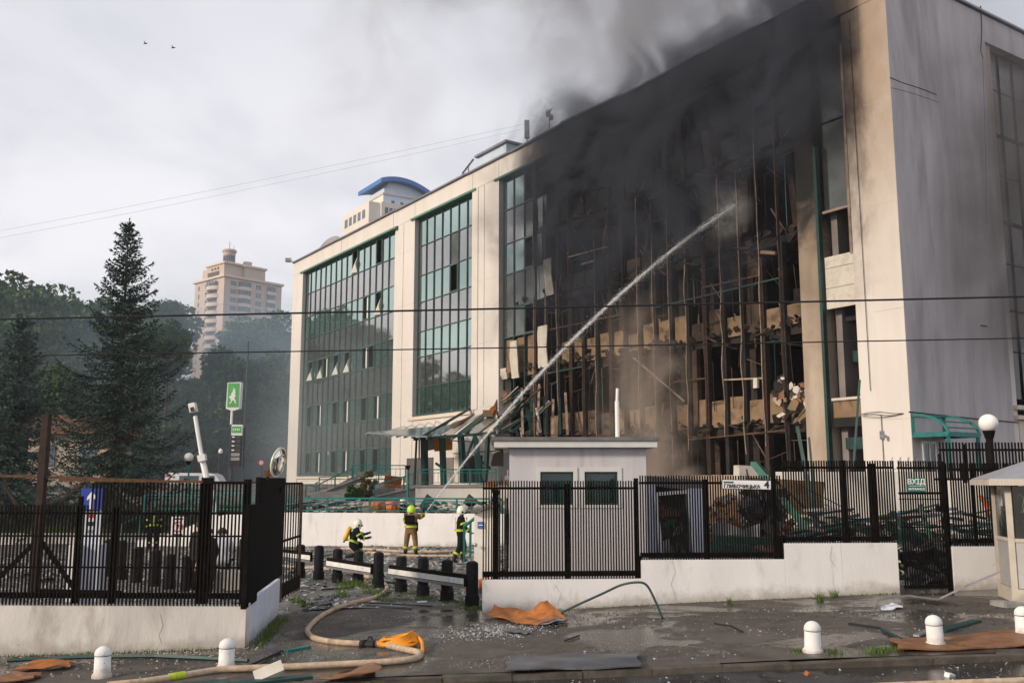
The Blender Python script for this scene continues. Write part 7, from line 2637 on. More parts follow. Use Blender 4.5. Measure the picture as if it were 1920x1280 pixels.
# ================================================================== LOOSE PIECES ON THE PAVEMENT
def crumpled(name, m, outline, label, h=.12, seed=1, cat='sheet', th=.02, zfun=None, road=False):
    """crumpled sheet spanning a ground quadrilateral given by four picture corners"""
    g_ = [G(px, py) for px, py in outline]
    rr = random.Random(seed)
    ph = [rr.uniform(0, 6) for _ in range(6)]

    def f(u, v):
        p = g_[0].lerp(g_[1], u).lerp(g_[3].lerp(g_[2], u), v)
        z = .5 + .28 * math.sin(u * 5 + ph[0] + v * 2) + .22 * math.sin(v * 6 + ph[1] - u * 3) + .12 * math.sin(u * 13 + v * 9 + ph[2])
        if zfun:
            z = zfun(u, v, z)
        return p + Vector((.03 * math.sin(v * 9 + ph[3]), .03 * math.sin(u * 11 + ph[4]), .02 + h * max(0, z) - (.08 if road else 0)))
    mb = MB(); mb.grid(f, 22, 12)
    o = mb.build(name, m, None, smooth=False)
    so = o.modifiers.new('solid', 'SOLIDIFY'); so.thickness = th
    return tag(o, label, cat)


crumpled('insulation_sheet', 'orange_sheet', [(908, 1158), (1010, 1176), (1060, 1164), (935, 1148)], 'crumpled orange insulation sheet lying at the foot of the white wall', .22, 3, zfun=lambda u, v, z: z * (.45 + .8 * v) * (1 - .5 * u))
pk = [G(1000, 1160), G(1062, 1168), G(1058, 1158)]
mb = MB(); a0 = G(985, 1160); b0 = G(1064, 1166); top = P(1022, 1130, G(1020, 1160).y + .15)
mb.grid(lambda u, v: a0.lerp(b0, u).lerp(top + Vector(((u - .5) * .12, .05 * u, 0)), v) + Vector((0, .05 * math.sin(u * 6 + v * 3), .02)), 8, 8)
o = mb.build('insulation_sheet', 'orange_sheet', None); so = o.modifiers.new('solid', 'SOLIDIFY'); so.thickness = .03
tag(o, 'pointed orange sheet standing behind the crumpled orange one', 'sheet')
crumpled('plastic_sheet', 'galv', [(1000, 1176), (1060, 1170), (1066, 1164), (1010, 1168)], 'silvery plastic film under the pointed orange sheet', .06, 5)
crumpled('grey_sheet', 'grey_sheet', [(942, 1186), (985, 1192), (992, 1187), (955, 1180)], 'small dark slate grey scrap below the orange sheet', .03, 6)
crumpled('grey_sheet', 'grey_sheet', [(946, 1262), (1200, 1254), (1196, 1230), (956, 1234)], 'large flat dark plastic sheet lying over the kerb', .035, 7)
crumpled('brown_sheet', 'brown_sheet', [(1690, 1224), (1935, 1212), (1925, 1186), (1668, 1200)], 'large rusty brown sheet under the bollard by the kiosk', .05, 8, zfun=lambda u, v, z: z + 1.2 * max(0, .2 - u))
crumpled('brown_sheet', 'brown_sheet', [(590, 1280), (716, 1278), (702, 1243), (655, 1262)], 'upturned brown board leaning on the kerb below the hose', .10, 9, zfun=lambda u, v, z: z * .5 + 1.2 * u * (1 - v))
crumpled('brown_sheet', 'orange_sheet', [(20, 1262), (128, 1256), (140, 1244), (60, 1246)], 'torn orange brown sheet beside the leftmost bollard', .06, 10)
crumpled('brown_sheet', 'brown_sheet', [(-20, 1284), (60, 1278), (80, 1266), (-10, 1268)], 'brown sheet cut by the lower left picture corner', .05, 11)
crumpled('paper_scrap', 'shirt_white', [(1652, 1146), (1690, 1142), (1682, 1136), (1660, 1138)], 'pale paper scrap in the puddle by the bent pipe', .05, 12)


def ground_bar(name, m, a, b, w, label, h=None, cat='metal strip', za=0.0, zb=0.0, road=False):
    A, B = G(*a), G(*b)
    dz = -.08 if road else 0
    o = bar(name, m, None, A + Vector((0, 0, (h or w) / 2 + .01 + za + dz)), B + Vector((0, 0, (h or w) / 2 + .01 + zb + dz)), w, h or w)
    return tag(o, label, cat)


# green strips around the kerb at left: one long bent strip in two straight lengths
mb = MB(); mb.tube([G(x, y) + Vector((0, 0, .06)) for x, y in ((14, 1244), (90, 1240), (180, 1237), (290, 1236), (380, 1240), (465, 1245))], .035, 5)
o = mb.build('green_strip', 'teal_dark', None); tag(o, 'long bent dark green strip behind the left bollards', 'metal strip')
ground_bar('teal_strip', 'teal', (537, 1222), (580, 1214), .10, 'short bright teal strip lying on the asphalt', .03)
ground_bar('metal_bar', 'rubber', (468, 1250), (530, 1222), .03, 'thin black bar lying beside the second bollard')
ground_bar('metal_bar', 'rubber', (602, 1107), (665, 1102), .05, 'black bar lying before the middle barrier', .04)
ground_bar('metal_strip', 'galv', (688, 1135), (772, 1141), .06, 'pale metal strip lying in the gateway', .03)
ground_bar('metal_strip', 'white_paint', (782, 1130), (800, 1129), .10, 'short white strip lying near the longest barrier', .03)
ground_bar('metal_strip', 'rubber', (690, 1131), (810, 1137), .05, 'dark strip beside the pale one in the gateway', .02)
ground_bar('board', 'teal_dark', (432, 1284), (585, 1268), .22, 'dark green panel lying in the gutter', .10, road=True)
ground_bar('board', 'teal_dark', (340, 1284), (430, 1276), .3, 'dark green frame piece lying by the left kerb', .08, road=True)
ground_bar('black_strip', 'rubber', (1592, 1172), (1650, 1180), .05, 'black bent strip lying in the wet asphalt', .04)
ground_bar('teal_strip', 'teal_dark', (1650, 1180), (1690, 1200), .05, 'dark green strip reaching the rusty sheet', .03)
ground_bar('teal_strip', 'teal_dark', (1765, 1184), (1832, 1165), .16, 'dark teal plank lying behind the bollard on the rusty sheet', .03)
ground_bar('metal_strip', 'galv', (1718, 1194), (1740, 1184), .10, 'grey strip end poking from behind the bollard', .03)
ground_bar('black_strip', 'rubber', (1340, 1170), (1372, 1175), .03, 'short curved black strip on the pavement', .02)
ground_bar('black_strip', 'rubber', (1372, 1175), (1392, 1186), .03, 'end of the curved black strip bending toward the kerb', .02)
ground_bar('black_strip', 'rubber', (1058, 1203), (1086, 1193), .03, 'tiny black rod on the pavement', .02)
ground_bar('metal_strip', 'white_paint', (1284, 1275), (1315, 1273), .06, 'thin white strip on the road', .02, road=True)
mb = MB(); mb.box(G(504, 1272) + Vector((0, 0, .09)), (.42, .24, .08), Euler((.5, -.35, .3)).to_matrix()); o = mb.build('white_block', 'white_board', None); tag(o, 'white insulation block tipped on the hose at the kerb', 'block')
mb = MB(); mb.box(G(1780, 1254) + Vector((0, 0, -.08)), (.12, .08, .06), Euler((.2, .2, .5)).to_matrix()); o = mb.build('white_stone', 'white_paint', None); tag(o, 'small white lump on the wet road', 'stone')
mb = MB(); mb.box(G(1515, 1253) + Vector((0, 0, -.08)), (.09, .08, .06), Euler((.2, .6, .5)).to_matrix()); o = mb.build('orange_chip', 'orange_sheet', None); tag(o, 'small orange chip on the wet road', 'chip')
mb = MB(); mb.box(G(886, 1276) + Vector((0, 0, -.08)), (.10, .08, .06), Euler((.2, .3, .5)).to_matrix()); o = mb.build('white_stone', 'white_paint', None); tag(o, 'small white cube on the road below the flat plastic sheet', 'stone')
# bent pipes
A = G(1055, 1148); B = G(1242, 1160)
pts = [P(1052, 1148, A.y), P(1090, 1130, A.y - .1), P(1130, 1112, A.y - .2), P(1165, 1096, A.y - .3), P(1195, 1091, A.y - .5), P(1212, 1096, A.y - .7), P(1226, 1120, A.y - 1.0), P(1242, 1158, B.y)]
mb = MB(); mb.tube(smooth_path(pts, 4), .024, 8); o = mb.build('bent_pipe', 'teal_dark', None, smooth=True); tag(o, 'bent dark green pipe leaning against the white wall', 'pipe')
B0 = G(1640, 1143)
pts = [B0 + Vector((0, 0, .03)), P(1646, 1125, B0.y), P(1660, 1121, B0.y), P(1705, 1116, B0.y + .1), P(1757, 1123, B0.y + .1), P(1764, 1121, B0.y + .1), P(1812, 1098, B0.y - .3), P(1876, 1071, B0.y - .6)]
mb = MB()
for a, b in zip(pts, pts[1:]):
    mb.bar(a, b, .036, .036)
o = mb.build('bent_pipe', 'galv', None); tag(o, 'bent grey metal rail lying from the puddle up to the kiosk', 'pipe')
# traffic cone lying down
cq = G(872, 1112)
tc = root('traffic_cone', cq, 'orange traffic cone lying on its side behind the last black post', 'cone')
axd = Vector((.86, .3, .12)).normalized()
mb = MB(); mb.lathe([(.05, 0), (.09, .18)], cq + Vector((0, 0, .14)), 12, axis=axd); mb.build('tip', 'cone_orange', tc)
mb = MB(); mb.lathe([(.091, .18), (.125, .33)], cq + Vector((0, 0, .14)), 12, axis=axd); mb.build('white_band', 'white_paint', tc)
mb = MB(); mb.lathe([(.126, .33), (.17, .55)], cq + Vector((0, 0, .14)), 12, axis=axd); mb.build('body', 'cone_orange', tc)
mb = MB(); mb.box(cq + axd * .58 + Vector((0, 0, .14)), (.04, .38, .38), axd.to_track_quat('X', 'Z').to_matrix()); mb.build('base', 'cone_orange', tc)

# ---- fine glass and grit
def on_poly(xs, ys, zf, dens=None):
    def f(g):
        for _ in range(20):
            x, y = g.uniform(*xs), g.uniform(*ys)
            if dens is None or g.random() < dens(x, y):
                return (x, y, zf(x, y) + .006)
        return None
    return f


def gate_d(x, y):
    return max(.05, math.exp(-((x + 1.5) / 2.8) ** 2)) * (.4 + .6 * (math.sin(x * 2.3 + y) * math.cos(y * 2.1 - x) > .1)) * (.25 + .75 * (math.sin(x * .9 - y * 1.7 + 1) > -.1))


scatter('glass_shards', 'shard', 2600, on_poly((-6, 3.2), (14.5, 21), pave_z, gate_d), .006, .024, .18, 'broken glass scattered over the gateway asphalt', 11)
scatter('glass_shards', 'shard', 1300, on_poly((-1.4, 1.0), (17.0, 19.3), pave_z, lambda x, y: math.exp(-((x + .2) / .8) ** 2 - ((y - 18.1 - .3 * x) / .7) ** 2)), .012, .045, .18, 'dense patch of broken glass by the orange sheet', 18)
scatter('glass_shards', 'shard', 900, on_poly((1, 9), (14.6, 20.6), pave_z, lambda x, y: .3 + .7 * (math.sin(x * 1.3 + y * 2) > .4)), .01, .035, .2, 'sparse glass grit over the right pavement', 12)
scatter('glass_shards', 'shard', 900, on_poly((-9, 9), (12.4, 13.9), lambda x, y: gz(x, y) - .09, lambda x, y: .3 + .7 * (math.sin(x * .9 + 1) > 0)), .01, .04, .2, 'glass grit along the wet gutter', 13)
scatter('grit', 'rubble_dark', 1500, on_poly((1, 9.5), (15.5, 21), pave_z, lambda x, y: math.exp(-((y - 19.2 + .1 * x) / .8) ** 2)), .008, .03, .5, 'dark grit along the wet patch before the white wall', 14)
scatter('grit', 'rubble_pale', 700, on_poly((-9, -4.4), (15.0, 17.2), pave_z, lambda x, y: .2 + .8 * math.exp(-((y - 16.9) / .5) ** 2)), .012, .05, .4, 'pale grit at the foot of the stained wall', 15)
scatter('yard_shards', 'shard', 6500, on_poly((-20, 0), (21.8, 40.5), yard_z, lambda x, y: .35 + .65 * (math.sin(x * 1.1 + y * .6) * math.sin(y * .9 - x * .4) > -.1)), .025, .12, .16, 'broken glass covering the yard behind the barriers', 16)
scatter('yard_rubble', 'rubble_pale', 1500, on_poly((-20, 0), (21.8, 42), yard_z), .04, .2, .4, 'pale rubble lumps over the yard', 17)
scatter('yard_rubble', 'rubble_dark', 900, on_poly((-20, 0), (21.8, 42), yard_z), .04, .25, .3, 'dark rubble lumps over the yard', 19)
scatter('yard_rubble', 'teal_dark', 100, on_poly((-20, -3), (28, 40), yard_z), .12, .45, .15, 'green scraps lying over the yard', 20)

# ---- rubble behind the stepped white fence
def heap(g):
    x = g.uniform(3.2, 14); y = g.uniform(22.5, 31)
    return (x, y, yard_z(x, y) + abs(g.normal(0, .35)) * sst(y, 22, 27))


scatter('rubble_heap', 'rubble_pale', 1100, heap, .08, .5, .5, 'pale rubble heap between fence and burnt facade', 21)
scatter('rubble_heap', 'rubble_dark', 900, heap, .1, .6, .4, 'dark rubble heap between fence and burnt facade', 22)
scatter('rubble_heap', 'teal_dark', 220, heap, .2, 1.0, .15, 'green frame scraps in the rubble heap', 23)
scatter('rubble_heap', 'white_board', 160, heap, .1, .5, .3, 'white board scraps in the rubble heap', 24)


def bricks_at(g):
    x = g.uniform(5.1, 7.6); u = g.random()
    y = 27.3 - 1.2 * u + abs(x - 6.2) * .2
    return (x, y, .75 + 1.75 * (1 - u) * (1 - abs(x - 6.2) / 2.2) + g.uniform(-.2, .1))


br = root('brick_heap', (6.2, 27, .6), 'heap of orange brick rubble seen through the sign fence', 'bricks')
mb = MB(); mb.grid(lambda u, v: Vector((4.9 + 2.9 * u, 25.9 + 1.9 * v, .35 + 1.9 * math.sin(min(1, v * 1.1) * math.pi / 2) * (1 - abs(u - .5) * .9) + .15 * math.sin(u * 14) * math.cos(v * 11))), 22, 16)
mb.build('heap_core', 'brick_rubble', br)
_bm = ['brick_rubble', 'brick_rubble', 'pillar_tan', 'orange_sheet', 'concrete']
for k in range(230):
    u, v = random.random(), random.random()
    z = .35 + 1.9 * math.sin(min(1, v * 1.1) * math.pi / 2) * (1 - abs(u - .5) * .9) + .15 * math.sin(u * 14) * math.cos(v * 11)
    piece('brick', random.choice(_bm), br, (4.9 + 2.9 * u, 25.85 + 1.9 * v, z + .04), (.25, .12, .09), rot=(random.uniform(-.7, .7), random.uniform(-.7, .7), random.uniform(0, 3)))
# broken grey doorway frame (cabin remains) beside the guardhouse
dp = root('broken_cabin', (P(1260, 1000, 25).x, 25, .2), 'skewed grey cabin remains with a dark open doorway beside the guardhouse', 'cabin')
Yd = 24.8
for (q, m, th) in (([(1216, 905), (1229, 905), (1239, 1036), (1216, 1036)], 'cool_wall', 1.5), ([(1290, 915), (1318, 915), (1327, 1036), (1300, 1036)], 'cool_wall', .5), ([(1216, 892), (1320, 900), (1318, 922), (1216, 908)], 'interior_grey', 1.6)):
    mb = MB(); mb.prism([P(x, y, Yd) for x, y in q], (0, th, 0)); mb.build('wall_panel', m, dp)
for a, b in (((1229, 925), (1239, 1036)), ((1229, 926), (1292, 921)), ((1290, 921), (1302, 1036))):
    bar('door_frame', 'white_paint', dp, P(*a, Yd - .05), P(*b, Yd - .05), .09)
mb = MB(); mb.prism([P(x, y, 26.3) for x, y in ((1222, 905), (1310, 905), (1312, 1040), (1222, 1040))], (0, .1, 0)); mb.build('rear_panel', 'interior_dark', dp)
for k in range(22):
    p = P(random.uniform(1236, 1296), random.uniform(945, 1035), 25.6)
    piece('scrap', random.choice(['teal_dark', 'teal_dark', 'teal', 'fibre_panel', 'brown_sheet', 'white_board']), dp, p, (random.uniform(.1, .5), .05, random.uniform(.1, .5)), rot=(random.uniform(-.5, .5), random.uniform(-1, 1), random.uniform(0, 3)))
# fallen green frames and beams in the heap
fw = root('fallen_frames', (7, 26, .5), 'tangle of fallen green window frames behind the white wall steps', 'wreckage')
for (a, ya, b, yb_, m, w_) in (((1340, 1010), 24.0, (1475, 1015), 24.2, 'teal_dark', .3), ((1330, 1028), 23.6, (1408, 1030), 23.7, 'teal_dark', .35), ((1412, 868), 27.5, (1520, 1000), 24, 'green_awning', .16), ((1420, 868), 27.6, (1545, 985), 24, 'interior_dark', .06), ((1490, 905), 27, (1600, 960), 25, 'wire', .03), ((1480, 1000), 23.8, (1700, 960), 24.5, 'teal_dark', .12), ((1500, 1004), 23.5, (1760, 945), 24.5, 'teal', .06), ((1660, 985), 23.3, (1770, 1040), 23.1, 'teal_dark', .25), ((1680, 975), 23.5, (1765, 1062), 23.2, 'teal_dark', .2), ((1672, 960), 24, (1740, 1020), 23, 'teal_dark', .15), ((1725, 945), 23.5, (1745, 1010), 23.4, 'green_awning', .16), ((1690, 1060), 23, (1745, 1058), 23, 'hi_vis', .09), ((1690, 1050), 23.2, (1750, 1040), 23, 'black_panel', .5), ((1495, 800), 30, (1530, 990), 26, 'green_frame', .10), ((1517, 820), 30.5, (1532, 985), 26, 'green_frame', .07), ((1612, 712), 31.5, (1600, 880), 30.5, 'teal_dark', .07)):
    bar('frame_bar', m, fw, P(*a, ya), P(*b, yb_), w_, w_ * .6)
for k in range(55):
    x = random.uniform(1480, 1840); y = random.uniform(955, 1012)
    a = random.uniform(-.5, .6); l_ = random.uniform(20, 90)
    Yk = random.uniform(23.2, 26)
    bar('frame_bar', random.choice(['teal_dark', 'teal_dark', 'teal', 'interior_dark', 'galv', 'mullion_rust']), fw, P(x, y, Yk), P(x + l_ * math.cos(a), y + l_ * math.sin(a) * .5, Yk + random.uniform(-.8, .8)), random.uniform(.03, .10))
for k in range(30):
    p = P(random.uniform(1690, 1770), random.uniform(1020, 1095), random.uniform(22.3, 24))
    bar('frame_bar', random.choice(['teal_dark', 'teal_dark', 'interior_dark', 'galv']), fw, p, p + Vector((random.uniform(-.8, .8), random.uniform(-.3, .3), random.uniform(-.2, .3))), random.uniform(.03, .12))
# low pale building base wall behind the heap and a white block
o = piece('rubble_wall', 'terrace_white', None, (P(1600, 960, 30).x + 1, 30.6, 1.9), (6.5, .3, 2.2), rz=-.1); tag(o, 'pale low wall remnant behind the highest fence', 'wall')
c_ = P(1398, 895, 28.5)
mb = MB(); mb.box(c_ + Vector((0, 0, -.3)), (.62, .4, 1.3), Euler((0, .05, .2)).to_matrix()); o = mb.build('white_slab', 'white_board', None); tag(o, 'white broken slab standing above the street name sign', 'slab')
bw_ = root('burnt_wreck', P(1435, 1000, 26.2), 'charred tangled wreck right of the brick heap', 'wreckage')
for k in range(70):
    p = P(random.uniform(1398, 1468), random.uniform(920, 1005), 26 + random.uniform(-.6, .8))
    if random.random() < .5:
        piece('sheet_scrap', random.choice(['char', 'char', 'soot', 'galv', 'grey_sheet']), bw_, p, (random.uniform(.1, .5), .03, random.uniform(.1, .45)), rot=(random.uniform(-.8, .8), random.uniform(-1, 1), random.uniform(0, 3)))
    else:
        bar('bent_bar', random.choice(['char', 'galv', 'mullion_rust', 'teal_dark']), bw_, p, p + Vector((random.gauss(0, .3), random.gauss(0, .2), random.gauss(0, .4))), random.uniform(.02, .05))
piece('body', 'char', bw_, P(1440, 945, 26.8), (.9, .5, .8), rot=(.2, .15, .4))
mb = MB(); mb.grid(lambda u, v: P(1335 + 90 * u, 985 + 22 * v, 24.6) + Vector((0, .1 * math.sin(u * 9), .08 * math.sin(u * 7 + v * 5))), 14, 6); o = mb.build('metal_sheet', 'galv', None); tag(o, 'crumpled pale metal sheet below the brick heap', 'sheet')
o = piece('ochre_panel', 'fibre_panel', None, P(1470, 930, 28.5), (2.4, .1, 1.0), rot=(.1, .06, .1)); tag(o, 'ochre panel leaning behind the post right of the street sign', 'panel')
# razor wire loops on the gate
mb = MB()
pts = []
for k in range(70):
    t_ = k / 69
    px = 1672 + 60 * t_
    p = P(px, 868, 21.25)
    a = t_ * 4 * 2 * math.pi
    pts.append(p + Vector((.03 * math.cos(a), .12 * math.sin(a), .13 * math.cos(a))))
mb.tube(pts, .007, 4); o = mb.build('razor_wire', 'galv', None); tag(o, 'loose coil of razor wire on top of the entrance gate', 'wire')
# loops of torn lining on the guardhouse fence
mb = MB(); mb.box(P(922, 907, 20.7), (.26, .1, .1)); o = mb.build('torn_lining', 'orange_sheet', None); tag(o, 'rusty scrap hooked on the guardhouse fence corner', 'scrap')
mb = MB(); mb.grid(lambda u, v: P(920 + 14 * u, 916 + 34 * v, 20.75) + Vector((.04 * math.sin(v * 8), .05 * math.sin(u * 5 + v * 4), 0)), 5, 8); o = mb.build('plastic_film', 'galv', None); tag(o, 'torn silvery film hanging on the guardhouse fence', 'film')

# hairline cracks in the white street wall
for k, pts in enumerate((((1260, 1050), (1266, 1072), (1258, 1095), (1268, 1120)), ((1560, 1022), (1556, 1045), (1566, 1062)), ((1040, 1095), (1052, 1112), (1046, 1130)), ((300, 1150), (306, 1172), (298, 1190), (303, 1206)))):
    w0 = P(*pts[0], 20.6)
    yv = (wy(w0.x) if k < 3 else yl(P(300, 1150, 17.3).x)) - .004
    mb = MB(); mb.tube([P(px, py, yv) for px, py in pts], .0018, 4)
    o = mb.build('hairline_crack', 'rubble_dark', None); tag(o, ['thin crack in the white wall below the sign fence', 'thin crack in the highest white wall step', 'thin crack in the lowest white wall step', 'thin crack in the stained cream street wall'][k], 'crack')

# ---- grass and weeds
def tufts(name, spots, label, seed, m='grass_blade', hmin=.05, hmax=.16, per=26, spread=.10):
    g = np.random.default_rng(seed)
    Q = []
    for (x, y, z) in spots:
        for k in range(per):
            dx, dy = g.normal(0, spread, 2)
            h = g.uniform(hmin, hmax)
            a = g.uniform(0, 6.28)
            w_ = g.uniform(.004, .009)
            lean = g.normal(0, .4, 2) * h
            b = np.array([x + dx, y + dy, z])
            s = np.array([math.cos(a) * w_, math.sin(a) * w_, 0])
            t_ = b + [lean[0], lean[1], h]
            m_ = b + [lean[0] * .35, lean[1] * .35, h * .6]
            Q.append([b - s, b + s, m_ + s * .7, m_ - s * .7])
            Q.append([m_ - s * .7, m_ + s * .7, t_, t_])
    o = mesh_obj(name, quads_mesh(name, np.array(Q), m))
    return tag(o, label, 'grass', None, 'stuff')


def sp(pix, n, jit, rr=random.Random(4)):
    out = []
    for px, py in pix:
        for k in range(n):
            q = G(px + rr.uniform(-jit, jit), py + rr.uniform(-2, 2))
            out.append((q.x, q.y, q.z))
    return out


tufts('grass_tufts', sp([(670, 1098), (690, 1104), (650, 1096), (700, 1112)], 10, 12), 'green grass tufts around the middle barrier posts', 1, hmax=.20, hmin=.05, per=14)
tufts('grass_tufts', sp([(745, 1092), (715, 1120), (640, 1118), (560, 1130), (645, 1105), (575, 1136)], 4, 5), 'small weeds in the gateway gravel', 2, hmax=.22, hmin=.06)
tufts('grass_tufts', sp([(760, 1112), (800, 1120), (830, 1128), (860, 1132), (890, 1140), (780, 1125), (740, 1125), (900, 1140)], 8, 22), 'low weeds below the longest barrier', 3, hmax=.07, hmin=.02)
tufts('grass_tufts', [(-4.62 - .1 * (y - 17.2) + .06 + random.uniform(0, .12), y, gz(-4.7, y)) for y in [17.1 + .045 * k for k in range(80)]], 'grass strip along the bluish return wall', 4, hmax=.12, hmin=.03, per=8, spread=.07)
tufts('grass_tufts', [(x, yl(x) - .06 - random.uniform(0, .06), gz(x, 17.2)) for x in [-9.6 + .1 * k for k in range(48)]], 'thin weeds along the foot of the stained wall', 5, hmax=.07, hmin=.02, per=9, spread=.06)
tufts('grass_tufts', [(x, wy(x) - .05 - random.uniform(0, .08), gz(x, wy(x))) for x in [-.4 + .11 * k for k in range(80)]], 'mossy weeds along the foot of the white wall', 6, hmax=.05, hmin=.015, per=8, spread=.05)
tufts('grass_tufts', sp([(1368, 1133)], 2, 2) + sp([(1535, 1127), (1565, 1122)], 3, 6), 'single green weeds growing at the white wall', 7, hmax=.22, hmin=.08, per=22, spread=.03)
tufts('grass_tufts', sp([(1500, 1222), (1560, 1222), (1650, 1220), (1672, 1218), (1785, 1212), (1640, 1221)], 6, 12), 'weeds along the kerb beside the bollards', 8, hmax=.08, hmin=.03, per=14, spread=.06)
tufts('grass_tufts', sp([(832, 1020), (850, 1020), (815, 1020)], 6, 8), 'tall dry weeds before the retaining wall', 9, hmax=.7, hmin=.25, per=14, spread=.10)
tufts('grass_tufts', [(random.uniform(-27, -13.5), 0, 0) for k in range(1)] and [(x, y, tz(x, y)) for x, y in [(random.uniform(-28, -13.2), random.uniform(46.2, 50.5)) for k in range(700)]], 'grass slope below the spruces', 10, hmax=.35, hmin=.1, per=22, spread=.25)

# ---- wires and birds
def wire(label, pts, r, m='wire', sag=.0):
    a, b = Vector(pts[0]), Vector(pts[1])
    n = 24
    mb = MB(); mb.tube([a.lerp(b, k / n) - Vector((0, 0, sag * 4 * (k / n) * (1 - k / n))) for k in range(n + 1)], r, 6)
    o = mb.build('overhead_wire', m, None); return tag(o, label, 'wire', 'overhead wires across the street')


Yw = 12.0
wire('thick black overhead cable crossing the whole street', [P(-700, 612, Yw), P(2600, 539, Yw)], .0125, sag=.02)
wire('thinner black overhead cable below the thick one', [P(-700, 678, Yw + .6), P(2600, 620, Yw + .6)], .0085, sag=.02)
wire('faint far cable rising to the roof antenna', [P(-300, 486, 70), P(1070, 213, 70)], .010, 'faint_wire', .4)
wire('faint lower far cable running beside the upper one', [P(-300, 500, 72), P(1000, 238, 72)], .010, 'faint_wire', .4)
for k, (px, py) in enumerate(((272, 82), (324, 90))):
    c_ = P(px, py, 90)
    mb = MB()
    s_ = .17
    mb.tube([c_ + Vector((-.16, 0, -.02)), c_, c_ + Vector((.18, 0, .02)), c_ + Vector((.24, 0, .03))], [.02, .06, .05, .02], 6)
    mb.prism([c_ + Vector((-.05, 0, .02)), c_ + Vector((.09, 0, .02)), c_ + Vector((.05 - .1 * k, .32, .22 + .05 * k))], (0, 0, .015))
    mb.prism([c_ + Vector((-.05, 0, .02)), c_ + Vector((.09, 0, .02)), c_ + Vector((-.02, -.34, .16))], (0, 0, .015))
    o = mb.build('bird', 'black_steel', None); tag(o, ['dark bird flying higher in the pale sky', 'dark bird flying lower in the pale sky'][k], 'bird')
# ================================================================== SMOKE AND HAZE
def smoke(name, label, origin, rz, size, nodes_fn, col, aniso=0.0, srate=0.3):
    """closed box filled with smoke; local axes x, y, z in metres from the box corner"""
    sx_, sy_, sz_ = size
    mb = MB(); mb.box((sx_ / 2, sy_ / 2, sz_ / 2), size)
    m = bpy.data.materials.new(name)
    m.use_nodes = True
    t = m.node_tree
    t.nodes.clear()
    out = N(t, 'ShaderNodeOutputMaterial')
    pv = N(t, 'ShaderNodeVolumePrincipled')
    pv.inputs['Color'].default_value = (*col, 1)
    pv.inputs['Anisotropy'].default_value = aniso
    tc = N(t, 'ShaderNodeTexCoord')
    sp_ = N(t, 'ShaderNodeSeparateXYZ')
    L(t, tc.outputs['Object'], sp_.inputs[0])
    d = nodes_fn(t, tc.outputs['Object'], sp_.outputs[0], sp_.outputs[1], sp_.outputs[2])
    L(t, d, pv.inputs['Density'])
    L(t, pv.outputs[0], out.inputs['Volume'])
    m.cycles.volume_step_rate = srate
    MATS[name] = m
    me = mb.mesh(name, name)
    o = bpy.data.objects.new(name, me)
    o.location = origin
    o.rotation_euler = (0, 0, rz)
    COL.objects.link(o)
    tag(o, label, 'smoke', None, 'stuff')
    return o


def mul(t, *a):
    r = a[0]
    for b in a[1:]:
        r = math_n(t, 'MULTIPLY', r, b)
    return r


# dark smoke pouring out of the upper storeys; x along the facade from the corner, y away from it
def fsmoke(t, v, x, y, z):
    n1 = noise_n(t, mapping_n(t, v, scale=(.24, .26, .19)), 1.0, 8, .64, 1.6)
    n2 = noise_n(t, mapping_n(t, v, scale=(.10, .2, .09), loc=(3, 1, 7)), 1.0, 3, .5, .3)
    n = math_n(t, 'ADD', math_n(t, 'MULTIPLY', n1, .7), math_n(t, 'MULTIPLY', n2, .3))
    corner = mul(t, smooth_n(t, z, 6.5, 10.0), smooth_n(t, x, 14.0, 8.0), .05)
    n = math_n(t, 'ADD', n, corner)
    dens = math_n(t, 'ADD', math_n(t, 'MULTIPLY', smooth_n(t, n, .485, .60), 1.15), .03)
    lean = math_n(t, 'ADD', x, math_n(t, 'MULTIPLY', z, .33))       # the plume widens with height
    sh = mul(t, smooth_n(t, lean, 2.6, 6.2), smooth_n(t, math_n(t, 'ADD', lean, math_n(t, 'MULTIPLY', n2, 9.0)), 34.5, 25.5), smooth_n(t, z, 3.0, 10.0), smooth_n(t, z, 17.9, 14.5), smooth_n(t, y, 4.8, .6))
    return mul(t, dens, sh)


smoke('facade_smoke', 'dark smoke rolling over the burnt upper storeys', FP(1.2, .12, 5.8), FROT, (27.5, 5.0, 18.0), fsmoke, (.105, .117, .145))


# thinner plume above the roof, leaning left with height
def psmoke(t, v, x, y, z):
    n1 = noise_n(t, mapping_n(t, v, scale=(.13, .13, .11)), 1.0, 7, .64, 1.5)
    n2 = noise_n(t, mapping_n(t, v, scale=(.045, .06, .05), loc=(2, 5, 1)), 1.0, 3, .5, .4)
    lean = math_n(t, 'SUBTRACT', x, math_n(t, 'MULTIPLY', z, .9))
    near = mul(t, smooth_n(t, lean, 26.0, 6.0), smooth_n(t, z, 26.0, 2.0), .36)
    far = mul(t, smooth_n(t, n2, .36, .62), smooth_n(t, z, .5, 9.0), smooth_n(t, z, 37.5, 26.0), .085)
    sh = mul(t, smooth_n(t, x, 1.0, 8.0), smooth_n(t, x, 65.5, 40.0), smooth_n(t, y, 0.2, 4.0), smooth_n(t, y, 18.0, 12.0))
    return mul(t, smooth_n(t, n1, .42, .64), sh, math_n(t, 'ADD', near, far))


smoke('roof_smoke', 'grey smoke drifting up and left from the burning roof', FP(-2, -12, ROOF + .2), FROT, (66, 18.5, 38.0), psmoke, (.42, .42, .45))


